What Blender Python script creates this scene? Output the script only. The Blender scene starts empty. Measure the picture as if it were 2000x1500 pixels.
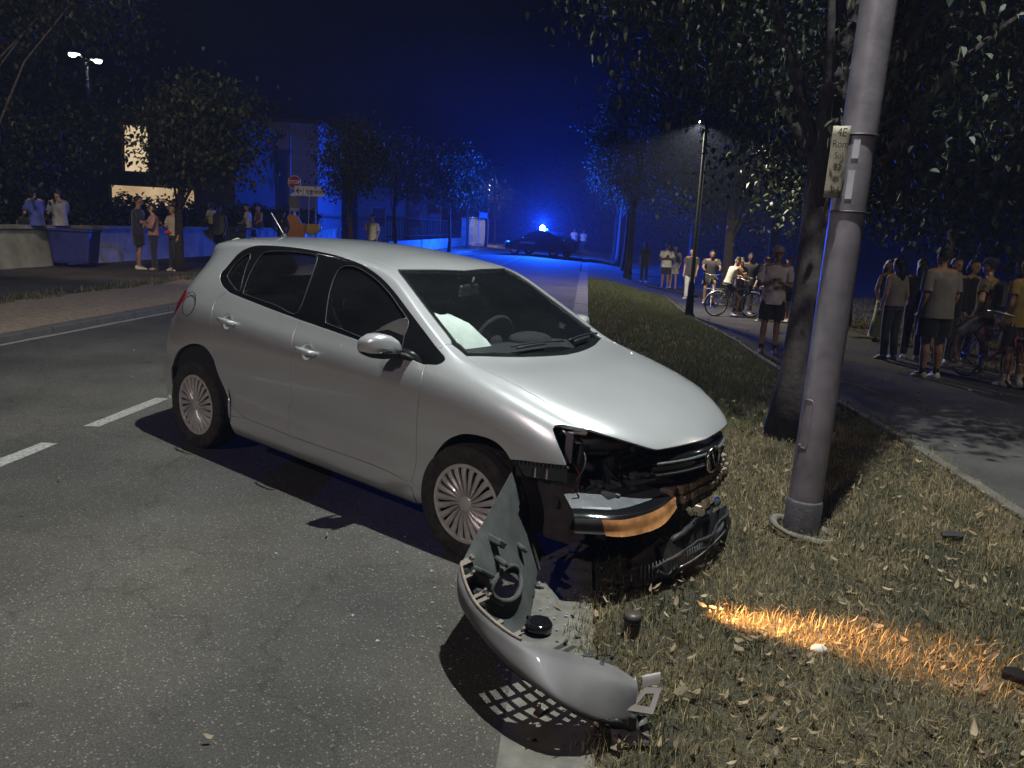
import bpy, bmesh, math, random
import numpy as np
from mathutils import Vector, Matrix, geometry

# ---------------------------------------------------------------- scene, camera, world, light, exposure
sc = bpy.context.scene
COL = sc.collection
random.seed(7)
RNG = np.random.default_rng(11)

CAM_H, CAM_PITCH, CAM_ROLL, CAM_F = 1.6691, 0.19, 0.0526, 1589.38 / 2000.0
_cp, _sp, _cr, _sr = math.cos(CAM_PITCH), math.sin(CAM_PITCH), math.cos(CAM_ROLL), math.sin(CAM_ROLL)
_fw = Vector((0, _cp, -_sp)); _up = Vector((0, _sp, _cp)); _rt = Vector((1, 0, 0))
_rt2 = _rt * _cr + _up * _sr; _up2 = _up * _cr - _rt * _sr
cam_data = bpy.data.cameras.new("camera")
cam = bpy.data.objects.new("camera", cam_data); COL.objects.link(cam)
cam.matrix_world = Matrix(((_rt2.x, _up2.x, -_fw.x, 0), (_rt2.y, _up2.y, -_fw.y, 0), (_rt2.z, _up2.z, -_fw.z, CAM_H), (0, 0, 0, 1)))
cam_data.sensor_fit = 'HORIZONTAL'; cam_data.sensor_width = 36.0; cam_data.lens = 36.0 * CAM_F
cam_data.clip_start = 0.05; cam_data.clip_end = 2000.0
sc.camera = cam

world = bpy.data.worlds.new("World"); sc.world = world; world.use_nodes = True
_nt = world.node_tree; _nt.nodes.clear()
_sky = _nt.nodes.new('ShaderNodeTexSky'); _sky.sky_type = 'NISHITA'; _sky.sun_disc = False
_sky.sun_elevation = math.radians(-6.0); _sky.sun_rotation = math.radians(200.0)
_bg = _nt.nodes.new('ShaderNodeBackground'); _bg.inputs[1].default_value = 0.0015
_out = _nt.nodes.new('ShaderNodeOutputWorld')
_nt.links.new(_sky.outputs[0], _bg.inputs[0]); _nt.links.new(_bg.outputs[0], _out.inputs[0])

moon_data = bpy.data.lights.new("moon", 'SUN'); moon_data.energy = 0.004; moon_data.angle = math.radians(0.6); moon_data.color = (0.8, 0.88, 1.0)
moon = bpy.data.objects.new("moon", moon_data); COL.objects.link(moon); moon.rotation_euler = (math.radians(35), 0, math.radians(-160))

vs = sc.view_settings
vs.view_transform = 'Standard'; vs.look = 'None'; vs.exposure = 0.0; vs.gamma = 1.0; vs.use_curve_mapping = False
cy = sc.cycles
cy.use_denoising = True
try: cy.denoiser = 'OPENIMAGEDENOISE'
except Exception: pass
cy.max_bounces = 5; cy.diffuse_bounces = 2; cy.glossy_bounces = 3; cy.transmission_bounces = 4; cy.volume_bounces = 0; cy.transparent_max_bounces = 8
cy.use_adaptive_sampling = True; cy.adaptive_threshold = .035
cy.caustics_reflective = False; cy.caustics_refractive = False
cy.sample_clamp_indirect = 4.0
cy.use_light_tree = True

# ---------------------------------------------------------------- helpers
def tag(o, label=None, cat=None, group=None, kind=None):
    if label: o["label"] = label
    if cat: o["category"] = cat
    if group: o["group"] = group
    if kind: o["kind"] = kind
    return o

def empty(name, loc=(0, 0, 0), rz=0.0, parent=None):
    o = bpy.data.objects.new(name, None); COL.objects.link(o)
    o.empty_display_size = 0.2
    o.location = loc; o.rotation_euler = (0, 0, rz)
    if parent: o.parent = parent
    return o

def thing(name, label, cat, loc=(0, 0, 0), rz=0.0, group=None):
    return tag(empty(name, loc, rz), label, cat, group)

def copy_tree(o, parent=None):
    c = o.copy(); COL.objects.link(c); c.parent = parent
    for ch in list(o.children): copy_tree(ch, c)
    return c

class MB:
    """collects shapes, builds ONE mesh object"""
    def __init__(s): s.v = []; s.f = []; s.n = 0; s.smooth = []; s.cols = None
    def add(s, V, F, smooth=False):
        V = [tuple(map(float, p)) for p in V]
        s.v += V; s.f += [tuple(i + s.n for i in q) for q in F]; s.smooth += [smooth] * len(F); s.n += len(V); return s
    def box(s, c, size, rot=None, bev=0.0):
        hx, hy, hz = size[0] / 2, size[1] / 2, size[2] / 2
        if bev <= 0:
            P = [Vector((x, y, z)) for z in (-hz, hz) for x, y in ((-hx, -hy), (hx, -hy), (hx, hy), (-hx, hy))]
            F = [(3, 2, 1, 0), (4, 5, 6, 7), (0, 1, 5, 4), (1, 2, 6, 5), (2, 3, 7, 6), (3, 0, 4, 7)]
        else:
            b = min(bev, hx * .9, hy * .9, hz * .9)
            ring = lambda ix, iy, z: [(-hx + ix, -hy + iy + (b if not iy else 0), z)] 
            def oct_(i, z):
                x, y = hx - i, hy - i
                return [Vector(p) for p in ((-x + b, -y, z), (x - b, -y, z), (x, -y + b, z), (x, y - b, z), (x - b, y, z), (-x + b, y, z), (-x, y - b, z), (-x, -y + b, z))]
            b2 = b * .8
            def oc2(z):
                x, y = hx - b2, hy - b2
                return [Vector(p) for p in ((-x + b * .4, -y, z), (x - b * .4, -y, z), (x, -y + b * .4, z), (x, y - b * .4, z), (x - b * .4, y, z), (-x + b * .4, y, z), (-x, y - b * .4, z), (-x, -y + b * .4, z))]
            rings = [oc2(-hz), oct_(0, -hz + b), oct_(0, hz - b), oc2(hz)]
            P = [p for r in rings for p in r]
            F = [tuple(range(7, -1, -1)), tuple(range(24, 32))]
            for k in range(3):
                for i in range(8):
                    j = (i + 1) % 8; F.append((k * 8 + i, k * 8 + j, k * 8 + 8 + j, k * 8 + 8 + i))
        if rot is not None: P = [rot @ p for p in P]
        c = Vector(c); return s.add([p + c for p in P], F)
    def tube(s, path, rad, n=8, cap=True, smooth=True, closed=False):
        path = [Vector(p) for p in path]; m = len(path)
        if not hasattr(rad, '__len__'): rad = [rad] * m
        V = []; F = []; prev = None
        for i, p in enumerate(path):
            if closed: d = path[(i + 1) % m] - path[i - 1]
            else: d = path[min(i + 1, m - 1)] - path[max(i - 1, 0)]
            if d.length < 1e-9: d = Vector((0, 0, 1))
            d.normalize()
            if prev is None:
                a = d.orthogonal().normalized()
            else:
                a = prev - d * prev.dot(d)
                if a.length < 1e-6: a = d.orthogonal()
                a.normalize()
            prev = a; b = d.cross(a)
            for k in range(n):
                t = 2 * math.pi * k / n
                V.append(p + (a * math.cos(t) + b * math.sin(t)) * rad[i])
        last = m if closed else m - 1
        for i in range(last):
            for k in range(n):
                k2 = (k + 1) % n; j = (i + 1) % m
                F.append((i * n + k, i * n + k2, j * n + k2, j * n + k))
        if cap and not closed:
            F.append(tuple(range(n - 1, -1, -1))); F.append(tuple((m - 1) * n + k for k in range(n)))
        return s.add(V, F, smooth)
    def loft(s, rings, closed=True, cap=False, smooth=True):
        m = len(rings); n = len(rings[0]); V = [p for r in rings for p in r]; F = []
        for i in range(m - 1):
            for k in range(n if closed else n - 1):
                k2 = (k + 1) % n; F.append((i * n + k, i * n + k2, (i + 1) * n + k2, (i + 1) * n + k))
        if cap: F.append(tuple(range(n - 1, -1, -1))); F.append(tuple((m - 1) * n + k for k in range(n)))
        return s.add(V, F, smooth)
    def lathe(s, prof, n=32, c=(0, 0, 0), axis='z', smooth=True, closed=False):
        V = []; F = []; m = len(prof)
        for r, h in prof:
            for k in range(n):
                t = 2 * math.pi * k / n; x, y = r * math.cos(t), r * math.sin(t)
                p = (x, y, h) if axis == 'z' else ((x, h, y) if axis == 'y' else (h, x, y))
                V.append((p[0] + c[0], p[1] + c[1], p[2] + c[2]))
        for i in range(m if closed else m - 1):
            for k in range(n):
                k2 = (k + 1) % n; j = (i + 1) % m; F.append((i * n + k, i * n + k2, j * n + k2, j * n + k))
        return s.add(V, F, smooth)
    def prism(s, poly, h, M=None):
        """polygon in xy extruded from z=0 to z=h, then transformed by M"""
        n = len(poly); V = [Vector((x, y, 0)) for x, y in poly] + [Vector((x, y, h)) for x, y in poly]
        F = [tuple(range(n - 1, -1, -1)), tuple(range(n, 2 * n))] + [(i, (i + 1) % n, n + (i + 1) % n, n + i) for i in range(n)]
        if M is not None: V = [M @ p for p in V]
        return s.add(V, F)
    def ball(s, c, r, n=12, m=8, rot=None, smooth=True):
        if not hasattr(r, '__len__'): r = (r, r, r)
        V = []; F = []
        for i in range(m + 1):
            a = math.pi * i / m
            for k in range(n):
                t = 2 * math.pi * k / n
                p = Vector((r[0] * math.sin(a) * math.cos(t), r[1] * math.sin(a) * math.sin(t), r[2] * math.cos(a)))
                if rot is not None: p = rot @ p
                V.append(p + Vector(c))
        for i in range(m):
            for k in range(n):
                k2 = (k + 1) % n; F.append((i * n + k, (i + 1) * n + k, (i + 1) * n + k2, i * n + k2))
        return s.add(V, F, smooth)
    def mesh(s, name):
        me = bpy.data.meshes.new(name); me.from_pydata(s.v, [], s.f)
        me.polygons.foreach_set('use_smooth', s.smooth)
        return me
    def build(s, name, mat, parent=None, bevel=None):
        me = s.mesh(name); me.materials.append(mat)
        o = bpy.data.objects.new(name, me); COL.objects.link(o)
        if parent is not None: o.parent = parent
        if bevel:
            m = o.modifiers.new('bevel', 'BEVEL'); m.width = bevel; m.segments = 2; m.limit_method = 'ANGLE'
        return o

def np_mesh(name, V, F, mat, parent=None, smooth=False, normals=None, col=None):
    """V (n,3) array, F (m,k) int array"""
    me = bpy.data.meshes.new(name)
    V = np.asarray(V, np.float32); F = np.asarray(F, np.int32); k = F.shape[1]
    me.vertices.add(len(V)); me.vertices.foreach_set('co', V.ravel())
    me.loops.add(F.size); me.loops.foreach_set('vertex_index', F.ravel())
    me.polygons.add(len(F)); me.polygons.foreach_set('loop_start', np.arange(0, F.size, k, dtype=np.int32))
    me.polygons.foreach_set('use_smooth', np.full(len(F), bool(smooth)))
    me.update(calc_edges=True); me.validate()
    if col is not None:
        a = me.color_attributes.new('tint', 'FLOAT_COLOR', 'POINT')
        c = np.ones((len(V), 4), np.float32); c[:, :3] = col; a.data.foreach_set('color', c.ravel())
    if normals is not None: me.normals_split_custom_set_from_vertices([tuple(n) for n in normals])
    me.materials.append(mat)
    o = bpy.data.objects.new(name, me); COL.objects.link(o)
    if parent is not None: o.parent = parent
    return o

# ---------------------------------------------------------------- materials
_M = {}
def mat(name, col, rough=0.6, metal=0.0, var=0.12, scale=6.0, bump=0.0, bscale=60.0, coat=0.0, spec=0.5, emit=None, estr=0.0,
        trans=0.0, ior=1.45, tint=False, col2=None, detail=4.0, sheen=0.0, sss=0.0, rvar=0.0):
    if name in _M: return _M[name]
    m = bpy.data.materials.new(name); m.use_nodes = True; nt = m.node_tree; N = nt.nodes; L = nt.links
    b = N['Principled BSDF']; b.inputs['Roughness'].default_value = rough; b.inputs['Metallic'].default_value = metal
    b.inputs['Specular IOR Level'].default_value = spec; b.inputs['Coat Weight'].default_value = coat; b.inputs['Coat Roughness'].default_value = .06
    b.inputs['Transmission Weight'].default_value = trans; b.inputs['IOR'].default_value = ior
    if sheen: b.inputs['Sheen Weight'].default_value = sheen
    if emit: m.cycles.emission_sampling = 'NONE'; b.inputs['Emission Color'].default_value = (*emit, 1); b.inputs['Emission Strength'].default_value = estr
    tc = N.new('ShaderNodeTexCoord')
    nz = N.new('ShaderNodeTexNoise'); nz.inputs['Scale'].default_value = scale; nz.inputs['Detail'].default_value = detail; L.new(tc.outputs['Object'], nz.inputs['Vector'])
    rp = N.new('ShaderNodeValToRGB'); rp.color_ramp.elements[0].position = .3; rp.color_ramp.elements[1].position = .7
    c1 = tuple(max(0, c * (1 - var)) for c in col); c2 = col2 if col2 else tuple(min(1, c * (1 + var)) for c in col)
    rp.color_ramp.elements[0].color = (*c1, 1); rp.color_ramp.elements[1].color = (*c2, 1)
    L.new(nz.outputs['Fac'], rp.inputs['Fac']); src = rp.outputs['Color']
    if tint:
        at = N.new('ShaderNodeAttribute'); at.attribute_name = 'tint'
        mx = N.new('ShaderNodeMixRGB'); mx.blend_type = 'MULTIPLY'; mx.inputs[0].default_value = 1.0
        L.new(src, mx.inputs[1]); L.new(at.outputs['Color'], mx.inputs[2]); src = mx.outputs[0]
    L.new(src, b.inputs['Base Color'])
    if rvar:
        mr = N.new('ShaderNodeMapRange'); mr.inputs['To Min'].default_value = max(.02, rough - rvar); mr.inputs['To Max'].default_value = min(1, rough + rvar)
        L.new(nz.outputs['Fac'], mr.inputs['Value']); L.new(mr.outputs[0], b.inputs['Roughness'])
    if bump > 0:
        n2 = N.new('ShaderNodeTexNoise'); n2.inputs['Scale'].default_value = bscale; n2.inputs['Detail'].default_value = 5; L.new(tc.outputs['Object'], n2.inputs['Vector'])
        bp = N.new('ShaderNodeBump'); bp.inputs['Strength'].default_value = bump; bp.inputs['Distance'].default_value = .02
        L.new(n2.outputs['Fac'], bp.inputs['Height']); L.new(bp.outputs[0], b.inputs['Normal'])
    _M[name] = m; return m

def leaf_mat(name, col, transl=0.35, rough=.5):
    if name in _M: return _M[name]
    m = mat(name, col, rough=rough, var=.25, scale=2.0, tint=True)
    nt = m.node_tree; N = nt.nodes; L = nt.links; b = N['Principled BSDF']
    tr = N.new('ShaderNodeBsdfTranslucent'); ms = N.new('ShaderNodeMixShader'); ms.inputs[0].default_value = transl
    src = b.inputs['Base Color'].links[0].from_socket
    L.new(src, tr.inputs['Color']); L.new(b.outputs[0], ms.inputs[1]); L.new(tr.outputs[0], ms.inputs[2])
    L.new(ms.outputs[0], N['Material Output'].inputs['Surface']); return m

def glow(name, col, strength):
    if name in _M: return _M[name]
    m = bpy.data.materials.new(name); m.use_nodes = True; nt = m.node_tree; nt.nodes.clear()
    e = nt.nodes.new('ShaderNodeEmission'); e.inputs[0].default_value = (*col, 1); e.inputs[1].default_value = strength
    o = nt.nodes.new('ShaderNodeOutputMaterial'); nt.links.new(e.outputs[0], o.inputs[0]); m.cycles.emission_sampling = 'NONE'; _M[name] = m; return m

def glass_mat(name, col=(.9, .95, .95), refl=1.0, alpha=.10):
    """thin pane: fresnel reflection over tinted see-through"""
    if name in _M: return _M[name]
    m = bpy.data.materials.new(name); m.use_nodes = True; nt = m.node_tree; N = nt.nodes; L = nt.links; N.clear()
    t = N.new('ShaderNodeBsdfTransparent'); t.inputs[0].default_value = (*col, 1)
    g = N.new('ShaderNodeBsdfGlossy'); g.inputs['Roughness'].default_value = .015; g.inputs[0].default_value = (refl, refl, refl, 1)
    d = N.new('ShaderNodeBsdfDiffuse'); d.inputs[0].default_value = (.25, .27, .3, 1)
    fr = N.new('ShaderNodeFresnel'); fr.inputs['IOR'].default_value = 1.5
    nz = N.new('ShaderNodeTexNoise'); nz.inputs['Scale'].default_value = 3; mp = N.new('ShaderNodeMapRange')
    mp.inputs['To Min'].default_value = alpha * .3; mp.inputs['To Max'].default_value = alpha * 1.2
    L.new(nz.outputs['Fac'], mp.inputs['Value'])
    m1 = N.new('ShaderNodeMixShader'); m2 = N.new('ShaderNodeMixShader'); o = N.new('ShaderNodeOutputMaterial')
    L.new(mp.outputs[0], m1.inputs[0]); L.new(t.outputs[0], m1.inputs[1]); L.new(d.outputs[0], m1.inputs[2])
    L.new(fr.outputs[0], m2.inputs[0]); L.new(m1.outputs[0], m2.inputs[1]); L.new(g.outputs[0], m2.inputs[2])
    L.new(m2.outputs[0], o.inputs[0]); _M[name] = m; return m

def light(name, kind, loc, energy, color, parent=None, **kw):
    d = bpy.data.lights.new(name, kind); d.energy = energy; d.color = color
    for k, v in kw.items():
        if k not in ('aim', 'scale'): setattr(d, k, v)
    o = bpy.data.objects.new(name, d); COL.objects.link(o)
    if parent is not None: o.parent = parent
    o.location = loc
    if 'aim' in kw:
        o.rotation_euler = Vector(kw['aim']).to_track_quat('-Z', 'Y').to_euler()
    if 'scale' in kw: o.scale = kw['scale']
    return o

def cr_rows(P, k):
    out = []
    n = len(P)
    for i in range(n - 1):
        p0 = P[i - 1] if i else 2 * P[0] - P[1]; p3 = P[i + 2] if i + 2 < n else 2 * P[-1] - P[-2]
        for j in range(k):
            f = j / k; out.append(.5 * (2 * P[i] + (P[i + 1] - p0) * f + (2 * p0 - 5 * P[i] + 4 * P[i + 1] - p3) * f * f + (3 * P[i] - p0 - 3 * P[i + 1] + p3) * f ** 3))
    out.append(P[-1]); return np.array(out)

def smooth01(t):
    t = np.clip(t, 0, 1); return t * t * (3 - 2 * t)

# road frame: s runs along the kerb line, d is the distance to its right
RA = 0.0805; ROAD_O = (0.14, 0.0)
RE = (math.sin(RA), math.cos(RA)); RN = (math.cos(RA), -math.sin(RA))
def sd(x, y): dx, dy = x - ROAD_O[0], y - ROAD_O[1]; return dx * RE[0] + dy * RE[1], dx * RN[0] + dy * RN[1]
def xy(s, d): return ROAD_O[0] + s * RE[0] + d * RN[0], ROAD_O[1] + s * RE[1] + d * RN[1]
def ground_h(s, d):
    """terrain height: cambered road, verge and path falling away to the right, pavement on the left"""
    s = np.asarray(s, float); d = np.asarray(d, float)
    road = np.where(d > -3.4, .03 * -d, .102 - .028 * (-3.4 - d)); road = np.where((d <= 0) & (d > -7.1), road, 0)
    right = smooth01(d / 3.0) * (-.20 * smooth01((s - 6) / 8) - .27 * smooth01((s - 14) / 10) + .12 * smooth01((s - 30) / 20))
    left = np.where(d <= -7.1, .10 * smooth01((-7.1 - d) / .6), 0)
    return np.where(d > 0, right, np.where(d > -7.1, road, left))
def gp(x, y):
    s, d = sd(x, y); return float(ground_h(s, d))
# ================================================================ SETTING: ground, road, verge, path
def asphalt_mat(name, base, speck=.35, warm=(1, 1, 1)):
    m = bpy.data.materials.new(name); m.use_nodes = True; nt = m.node_tree; N = nt.nodes; L = nt.links; b = N['Principled BSDF']
    tc = N.new('ShaderNodeTexCoord')
    def noise(sc_, det=3, rough=.6):
        n = N.new('ShaderNodeTexNoise'); n.inputs['Scale'].default_value = sc_; n.inputs['Detail'].default_value = det; n.inputs['Roughness'].default_value = rough
        L.new(tc.outputs['Object'], n.inputs['Vector']); return n.outputs['Fac']
    def ramp(src, p0, p1, c0, c1):
        r = N.new('ShaderNodeValToRGB'); r.color_ramp.elements[0].position = p0; r.color_ramp.elements[1].position = p1
        r.color_ramp.elements[0].color = (*c0, 1); r.color_ramp.elements[1].color = (*c1, 1); L.new(src, r.inputs['Fac']); return r.outputs['Color']
    def mix(a, bb, f, mode='MIX'):
        x = N.new('ShaderNodeMixRGB'); x.blend_type = mode
        if hasattr(f, 'is_linked'): L.new(f, x.inputs[0])
        else: x.inputs[0].default_value = f
        L.new(a, x.inputs[1]); L.new(bb, x.inputs[2]); return x.outputs[0]
    w = [base * c for c in warm]
    big = ramp(noise(.9, 5), .3, .7, [c * .72 for c in w], [c * 1.25 for c in w])
    vor = N.new('ShaderNodeTexVoronoi'); vor.inputs['Scale'].default_value = 170; L.new(tc.outputs['Object'], vor.inputs['Vector'])
    stone = ramp(vor.outputs['Distance'], .12, .6, (1.45, 1.42, 1.38), (.66, .66, .66))
    c = mix(big, stone, .8, 'MULTIPLY')
    bw = N.new('ShaderNodeSeparateColor'); L.new(vor.outputs['Color'], bw.inputs[0])
    bright = ramp(bw.outputs[0], .93, .99, (0, 0, 0), (speck, speck * .97, speck * .9))
    c = mix(c, bright, .30, 'ADD')
    dark = ramp(noise(6, 6, .75), .60, .72, (1, 1, 1), (.66, .66, .66)); c = mix(c, dark, 1.0, 'MULTIPLY')
    pat = ramp(noise(.35, 2, .5), .42, .58, (.80, .80, .82), (1.12, 1.11, 1.08)); c = mix(c, pat, 1.0, 'MULTIPLY')
    stain = ramp(noise(1.7, 8, .7), .63, .70, (1, 1, 1), (.55, .55, .56)); c = mix(c, stain, .8, 'MULTIPLY')
    # worn cracks
    v2 = N.new('ShaderNodeTexVoronoi'); v2.feature = 'DISTANCE_TO_EDGE'; v2.inputs['Scale'].default_value = .42
    wob = N.new('ShaderNodeTexNoise'); wob.inputs['Scale'].default_value = 3.0; wob.inputs['Detail'].default_value = 5; L.new(tc.outputs['Object'], wob.inputs['Vector'])
    add = N.new('ShaderNodeVectorMath'); add.operation = 'MULTIPLY_ADD'; L.new(wob.outputs['Color'], add.inputs[0]); add.inputs[1].default_value = (.5, .5, .5); L.new(tc.outputs['Object'], add.inputs[2])
    L.new(add.outputs[0], v2.inputs['Vector'])
    crack = ramp(v2.outputs['Distance'], .0015, .006, (.35, .35, .35), (1, 1, 1)); c = mix(c, crack, .32, 'MULTIPLY')
    L.new(c, b.inputs['Base Color']); b.inputs['Roughness'].default_value = .92; b.inputs['Specular IOR Level'].default_value = .12
    bp = N.new('ShaderNodeBump'); bp.inputs['Strength'].default_value = .28; bp.inputs['Distance'].default_value = .005; bp.invert = True
    L.new(vor.outputs['Distance'], bp.inputs['Height']); L.new(bp.outputs[0], b.inputs['Normal'])
    return m

M_road = asphalt_mat('asphalt_road', .066, warm=(1.05, .985, .87))
M_path = asphalt_mat('asphalt_path', .06, speck=.15, warm=(1.0, .97, .9))
M_pave = asphalt_mat('asphalt_pavement', .065, speck=.2, warm=(1.05, .92, .72))
M_soil = mat('dry_soil', (.085, .062, .036), rough=.95, var=.45, scale=9, bump=.6, bscale=40)
M_lawn = mat('lawn_soil', (.034, .029, .016), rough=.95, var=.5, scale=6, bump=.6, bscale=30)
M_sand = mat('sandy_gravel', (.20, .15, .10), rough=.95, var=.28, scale=14, bump=.7, bscale=70)
M_conc = mat('worn_concrete', (.105, .098, .082), rough=.9, var=.3, scale=11, bump=.15, bscale=90)
M_kerb = mat('kerb_stone', (.085, .078, .064), rough=.85, var=.2, scale=5, bump=.3)
M_white = mat('road_paint', (.24, .24, .22), rough=.8, var=.5, scale=48, detail=8, bump=.2)

def _wear(m):
    nt = m.node_tree; N = nt.nodes; L = nt.links; tr = N.new('ShaderNodeBsdfTransparent'); ms = N.new('ShaderNodeMixShader'); tc = N.new('ShaderNodeTexCoord')
    nz = N.new('ShaderNodeTexNoise'); nz.inputs['Scale'].default_value = 11; nz.inputs['Detail'].default_value = 9; nz.inputs['Roughness'].default_value = .75; L.new(tc.outputs['Object'], nz.inputs['Vector'])
    r = N.new('ShaderNodeMapRange'); r.inputs['From Min'].default_value = .16; r.inputs['From Max'].default_value = .44; L.new(nz.outputs['Fac'], r.inputs['Value'])
    L.new(r.outputs[0], ms.inputs[0]); L.new(tr.outputs[0], ms.inputs[1]); L.new(N['Principled BSDF'].outputs[0], ms.inputs[2]); L.new(ms.outputs[0], N['Material Output'].inputs['Surface'])
_wear(M_white)
def sheet(name, s0, s1, d0, d1, ns, nd, off, material, parent=None, kind='structure', jitter=0.0):
    S = np.linspace(s0, s1, ns) if not hasattr(s0, '__len__') else np.array(s0)
    D = np.linspace(d0, d1, nd) if not hasattr(d0, '__len__') else np.array(d0)
    SS, DD = np.meshgrid(S, D, indexing='ij'); Z = ground_h(SS, np.clip(DD, min(d0, d1) + 1e-4, max(d0, d1) - 1e-4) if not hasattr(d0, '__len__') else DD) + off
    if jitter: Z = Z + RNG.normal(0, jitter, Z.shape)
    X = ROAD_O[0] + SS * RE[0] + DD * RN[0]; Y = ROAD_O[1] + SS * RE[1] + DD * RN[1]
    n, k = SS.shape; I = np.arange(n * k).reshape(n, k)
    F = np.stack([I[:-1, :-1], I[:-1, 1:], I[1:, 1:], I[1:, :-1]], -1).reshape(-1, 4)
    o = np_mesh(name, np.stack([X, Y, Z], -1).reshape(-1, 3), F[:, ::-1], material, parent, smooth=True)
    # faces must look up
    if o.data.polygons[0].normal.z < 0: o.data.flip_normals()
    if kind and parent is None: o['kind'] = kind
    return o

ss = np.concatenate([np.linspace(-14, 30, 90), np.linspace(31, 120, 60), np.linspace(130, 300, 8)])
dd = np.concatenate([[-250, -120, -80], np.linspace(-40, 40, 161), [80, 120, 250]])
ground = sheet('ground', ss, None, dd, None, 0, 0, -.06, M_soil)
road = sheet('road', -14, 160, -7.0, -.31, 350, 27, 0.0, M_road)
verge = sheet('grass_verge', -14, 160, .02, 2.8, 350, 15, 0.0, M_lawn, jitter=.004)
path = sheet('park_path', -14, 160, 2.8, 6.3, 300, 9, .004, M_path)
lawn = sheet('park_lawn', -14, 160, 6.3, 40, 200, 30, .0, M_lawn)
pavement = sheet('pavement', -14, 160, -13.6, -9.2, 200, 8, .0, M_pave)
sandy = sheet('sandy_verge', -14, 160, -9.2, -7.22, 220, 8, .004, M_sand, jitter=.008)

# concrete gutter slabs between asphalt and grass
gut = sheet('gutter_bed', -14, 160, -.33, .04, 200, 3, -.025, M_soil)
slab = None
for k in range(-3, 34):
    s0 = k * 1.0 + .006; s1 = s0 + .988; b = MB(); P = []
    for (s_, d_) in ((s0, -.32), (s1, -.32), (s1, .0), (s0, .0)):
        x_, y_ = xy(s_, d_); P.append((x_, y_, float(ground_h(s_, -.15 if d_ < -.1 else -.001)) + .003))
    jz = random.uniform(-.002, .003); P = [(p[0], p[1], p[2] + jz) for p in P]
    Q = [(p[0], p[1], p[2] - .05) for p in P]
    b.add(P + Q, [(0, 1, 2, 3), (0, 4, 5, 1), (1, 5, 6, 2), (2, 6, 7, 3), (3, 7, 4, 0)]); b.build('gutter_slab', M_conc, gut)
# kerb stones: along the path's left edge and along the road's left edge
def kerb_row(parent, d, s0, s1, w, h, step, material):
    k = s0
    while k < s1:
        a, e = k + .005, k + step - .005; b = MB(); P = []
        for zz in (0, 1):
            for (s_, d_) in ((a, d - w / 2), (e, d - w / 2), (e, d + w / 2), (a, d + w / 2)):
                x_, y_ = xy(s_, d_); P.append((x_, y_, float(ground_h(s_, d + (.3 if d > 0 else -.3))) + (h if zz else -.12)))
        jz = random.uniform(-.006, .006); P = [(p[0], p[1], p[2] + jz) for p in P]
        b.add(P, [(3, 2, 1, 0), (4, 5, 6, 7), (0, 1, 5, 4), (1, 2, 6, 5), (2, 3, 7, 6), (3, 0, 4, 7)])
        b.build('kerb_stone', material, parent, bevel=.012); k += step
kp = tag(empty('path_edging', (0, 0, 0)), kind='structure'); kerb_row(kp, 2.78, 2, 30, .09, .035, 1.0, M_kerb)
kl = tag(empty('road_kerb', (0, 0, 0)), kind='structure'); kerb_row(kl, -7.1, 4, 40, .20, .03, 1.0, M_kerb)
# painted markings: the dashed centre line and the left edge line
def marking(s0, s1, d0, d1, wob=.0):
    n = max(2, int((s1 - s0) / .25)); V = []; F = []
    for i in range(n + 1):
        s_ = s0 + (s1 - s0) * i / n
        for d_ in (d0, d1):
            x_, y_ = xy(s_, d_ + random.uniform(-wob, wob)); V.append((x_, y_, float(ground_h(s_, d_)) + .004))
    for i in range(n): F.append((i * 2 + 1, i * 2 + 3, i * 2 + 2, i * 2))
    b = MB(); b.add(V, F); o = b.build('lane_marking', M_white, road)
    if o.data.polygons[0].normal.z < 0: o.data.flip_normals()
for k in range(-2, 26):
    marking(5.42 + k * 1.49, 6.44 + k * 1.49, -3.67, -3.55, .006)
marking(3, 90, -6.92, -6.82, .012)

# ---------------------------------------------------------------- grass blades, dry stalks, fallen leaves
def blades(name, n, sampler, hgt, wid, cols, bend=.5, label='', cat='grass', lay=0.0, mat_=None):
    s_, d_ = sampler(n); n = len(s_)
    x = ROAD_O[0] + s_ * RE[0] + d_ * RN[0]; y = ROAD_O[1] + s_ * RE[1] + d_ * RN[1]; z = ground_h(s_, d_)
    h = RNG.uniform(hgt[0], hgt[1], n) * RNG.uniform(.6, 1.2, n); w = RNG.uniform(wid[0], wid[1], n)
    a = RNG.uniform(0, 2 * np.pi, n); tilt = np.abs(RNG.normal(lay, bend, n)); tilt = np.clip(tilt, 0, 1.5)
    dx, dy = np.cos(a), np.sin(a); px, py = -dy, dx
    base = np.stack([x, y, z - .005], -1); side = np.stack([px, py, np.zeros(n)], -1)
    d1 = np.stack([dx * np.sin(tilt * .5), dy * np.sin(tilt * .5), np.cos(tilt * .5)], -1)
    d2 = np.stack([dx * np.sin(tilt), dy * np.sin(tilt), np.cos(tilt)], -1)
    mid = base + d1 * (h * .55)[:, None]; tip = mid + d2 * (h * .5)[:, None]
    tip[:, 2] = np.maximum(tip[:, 2], z + .004)
    V = np.stack([base - side * w[:, None], base + side * w[:, None], mid + side * (w * .75)[:, None], mid - side * (w * .75)[:, None], tip], 1).reshape(-1, 3)
    i0 = np.arange(n)[:, None] * 5
    T = np.concatenate([i0 + [0, 1, 2], i0 + [0, 2, 3], i0 + [3, 2, 4]], 0)
    C = np.array(cols)[RNG.integers(0, len(cols), n)] * RNG.uniform(.6, 1.35, n)[:, None]
    o = np_mesh(name, V, T, mat_ or leaf_mat('grass_blade', (1, 1, 1), .25, .6), col=np.repeat(C, 5, 0))
    return tag(o, label, cat, kind='stuff')

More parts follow.
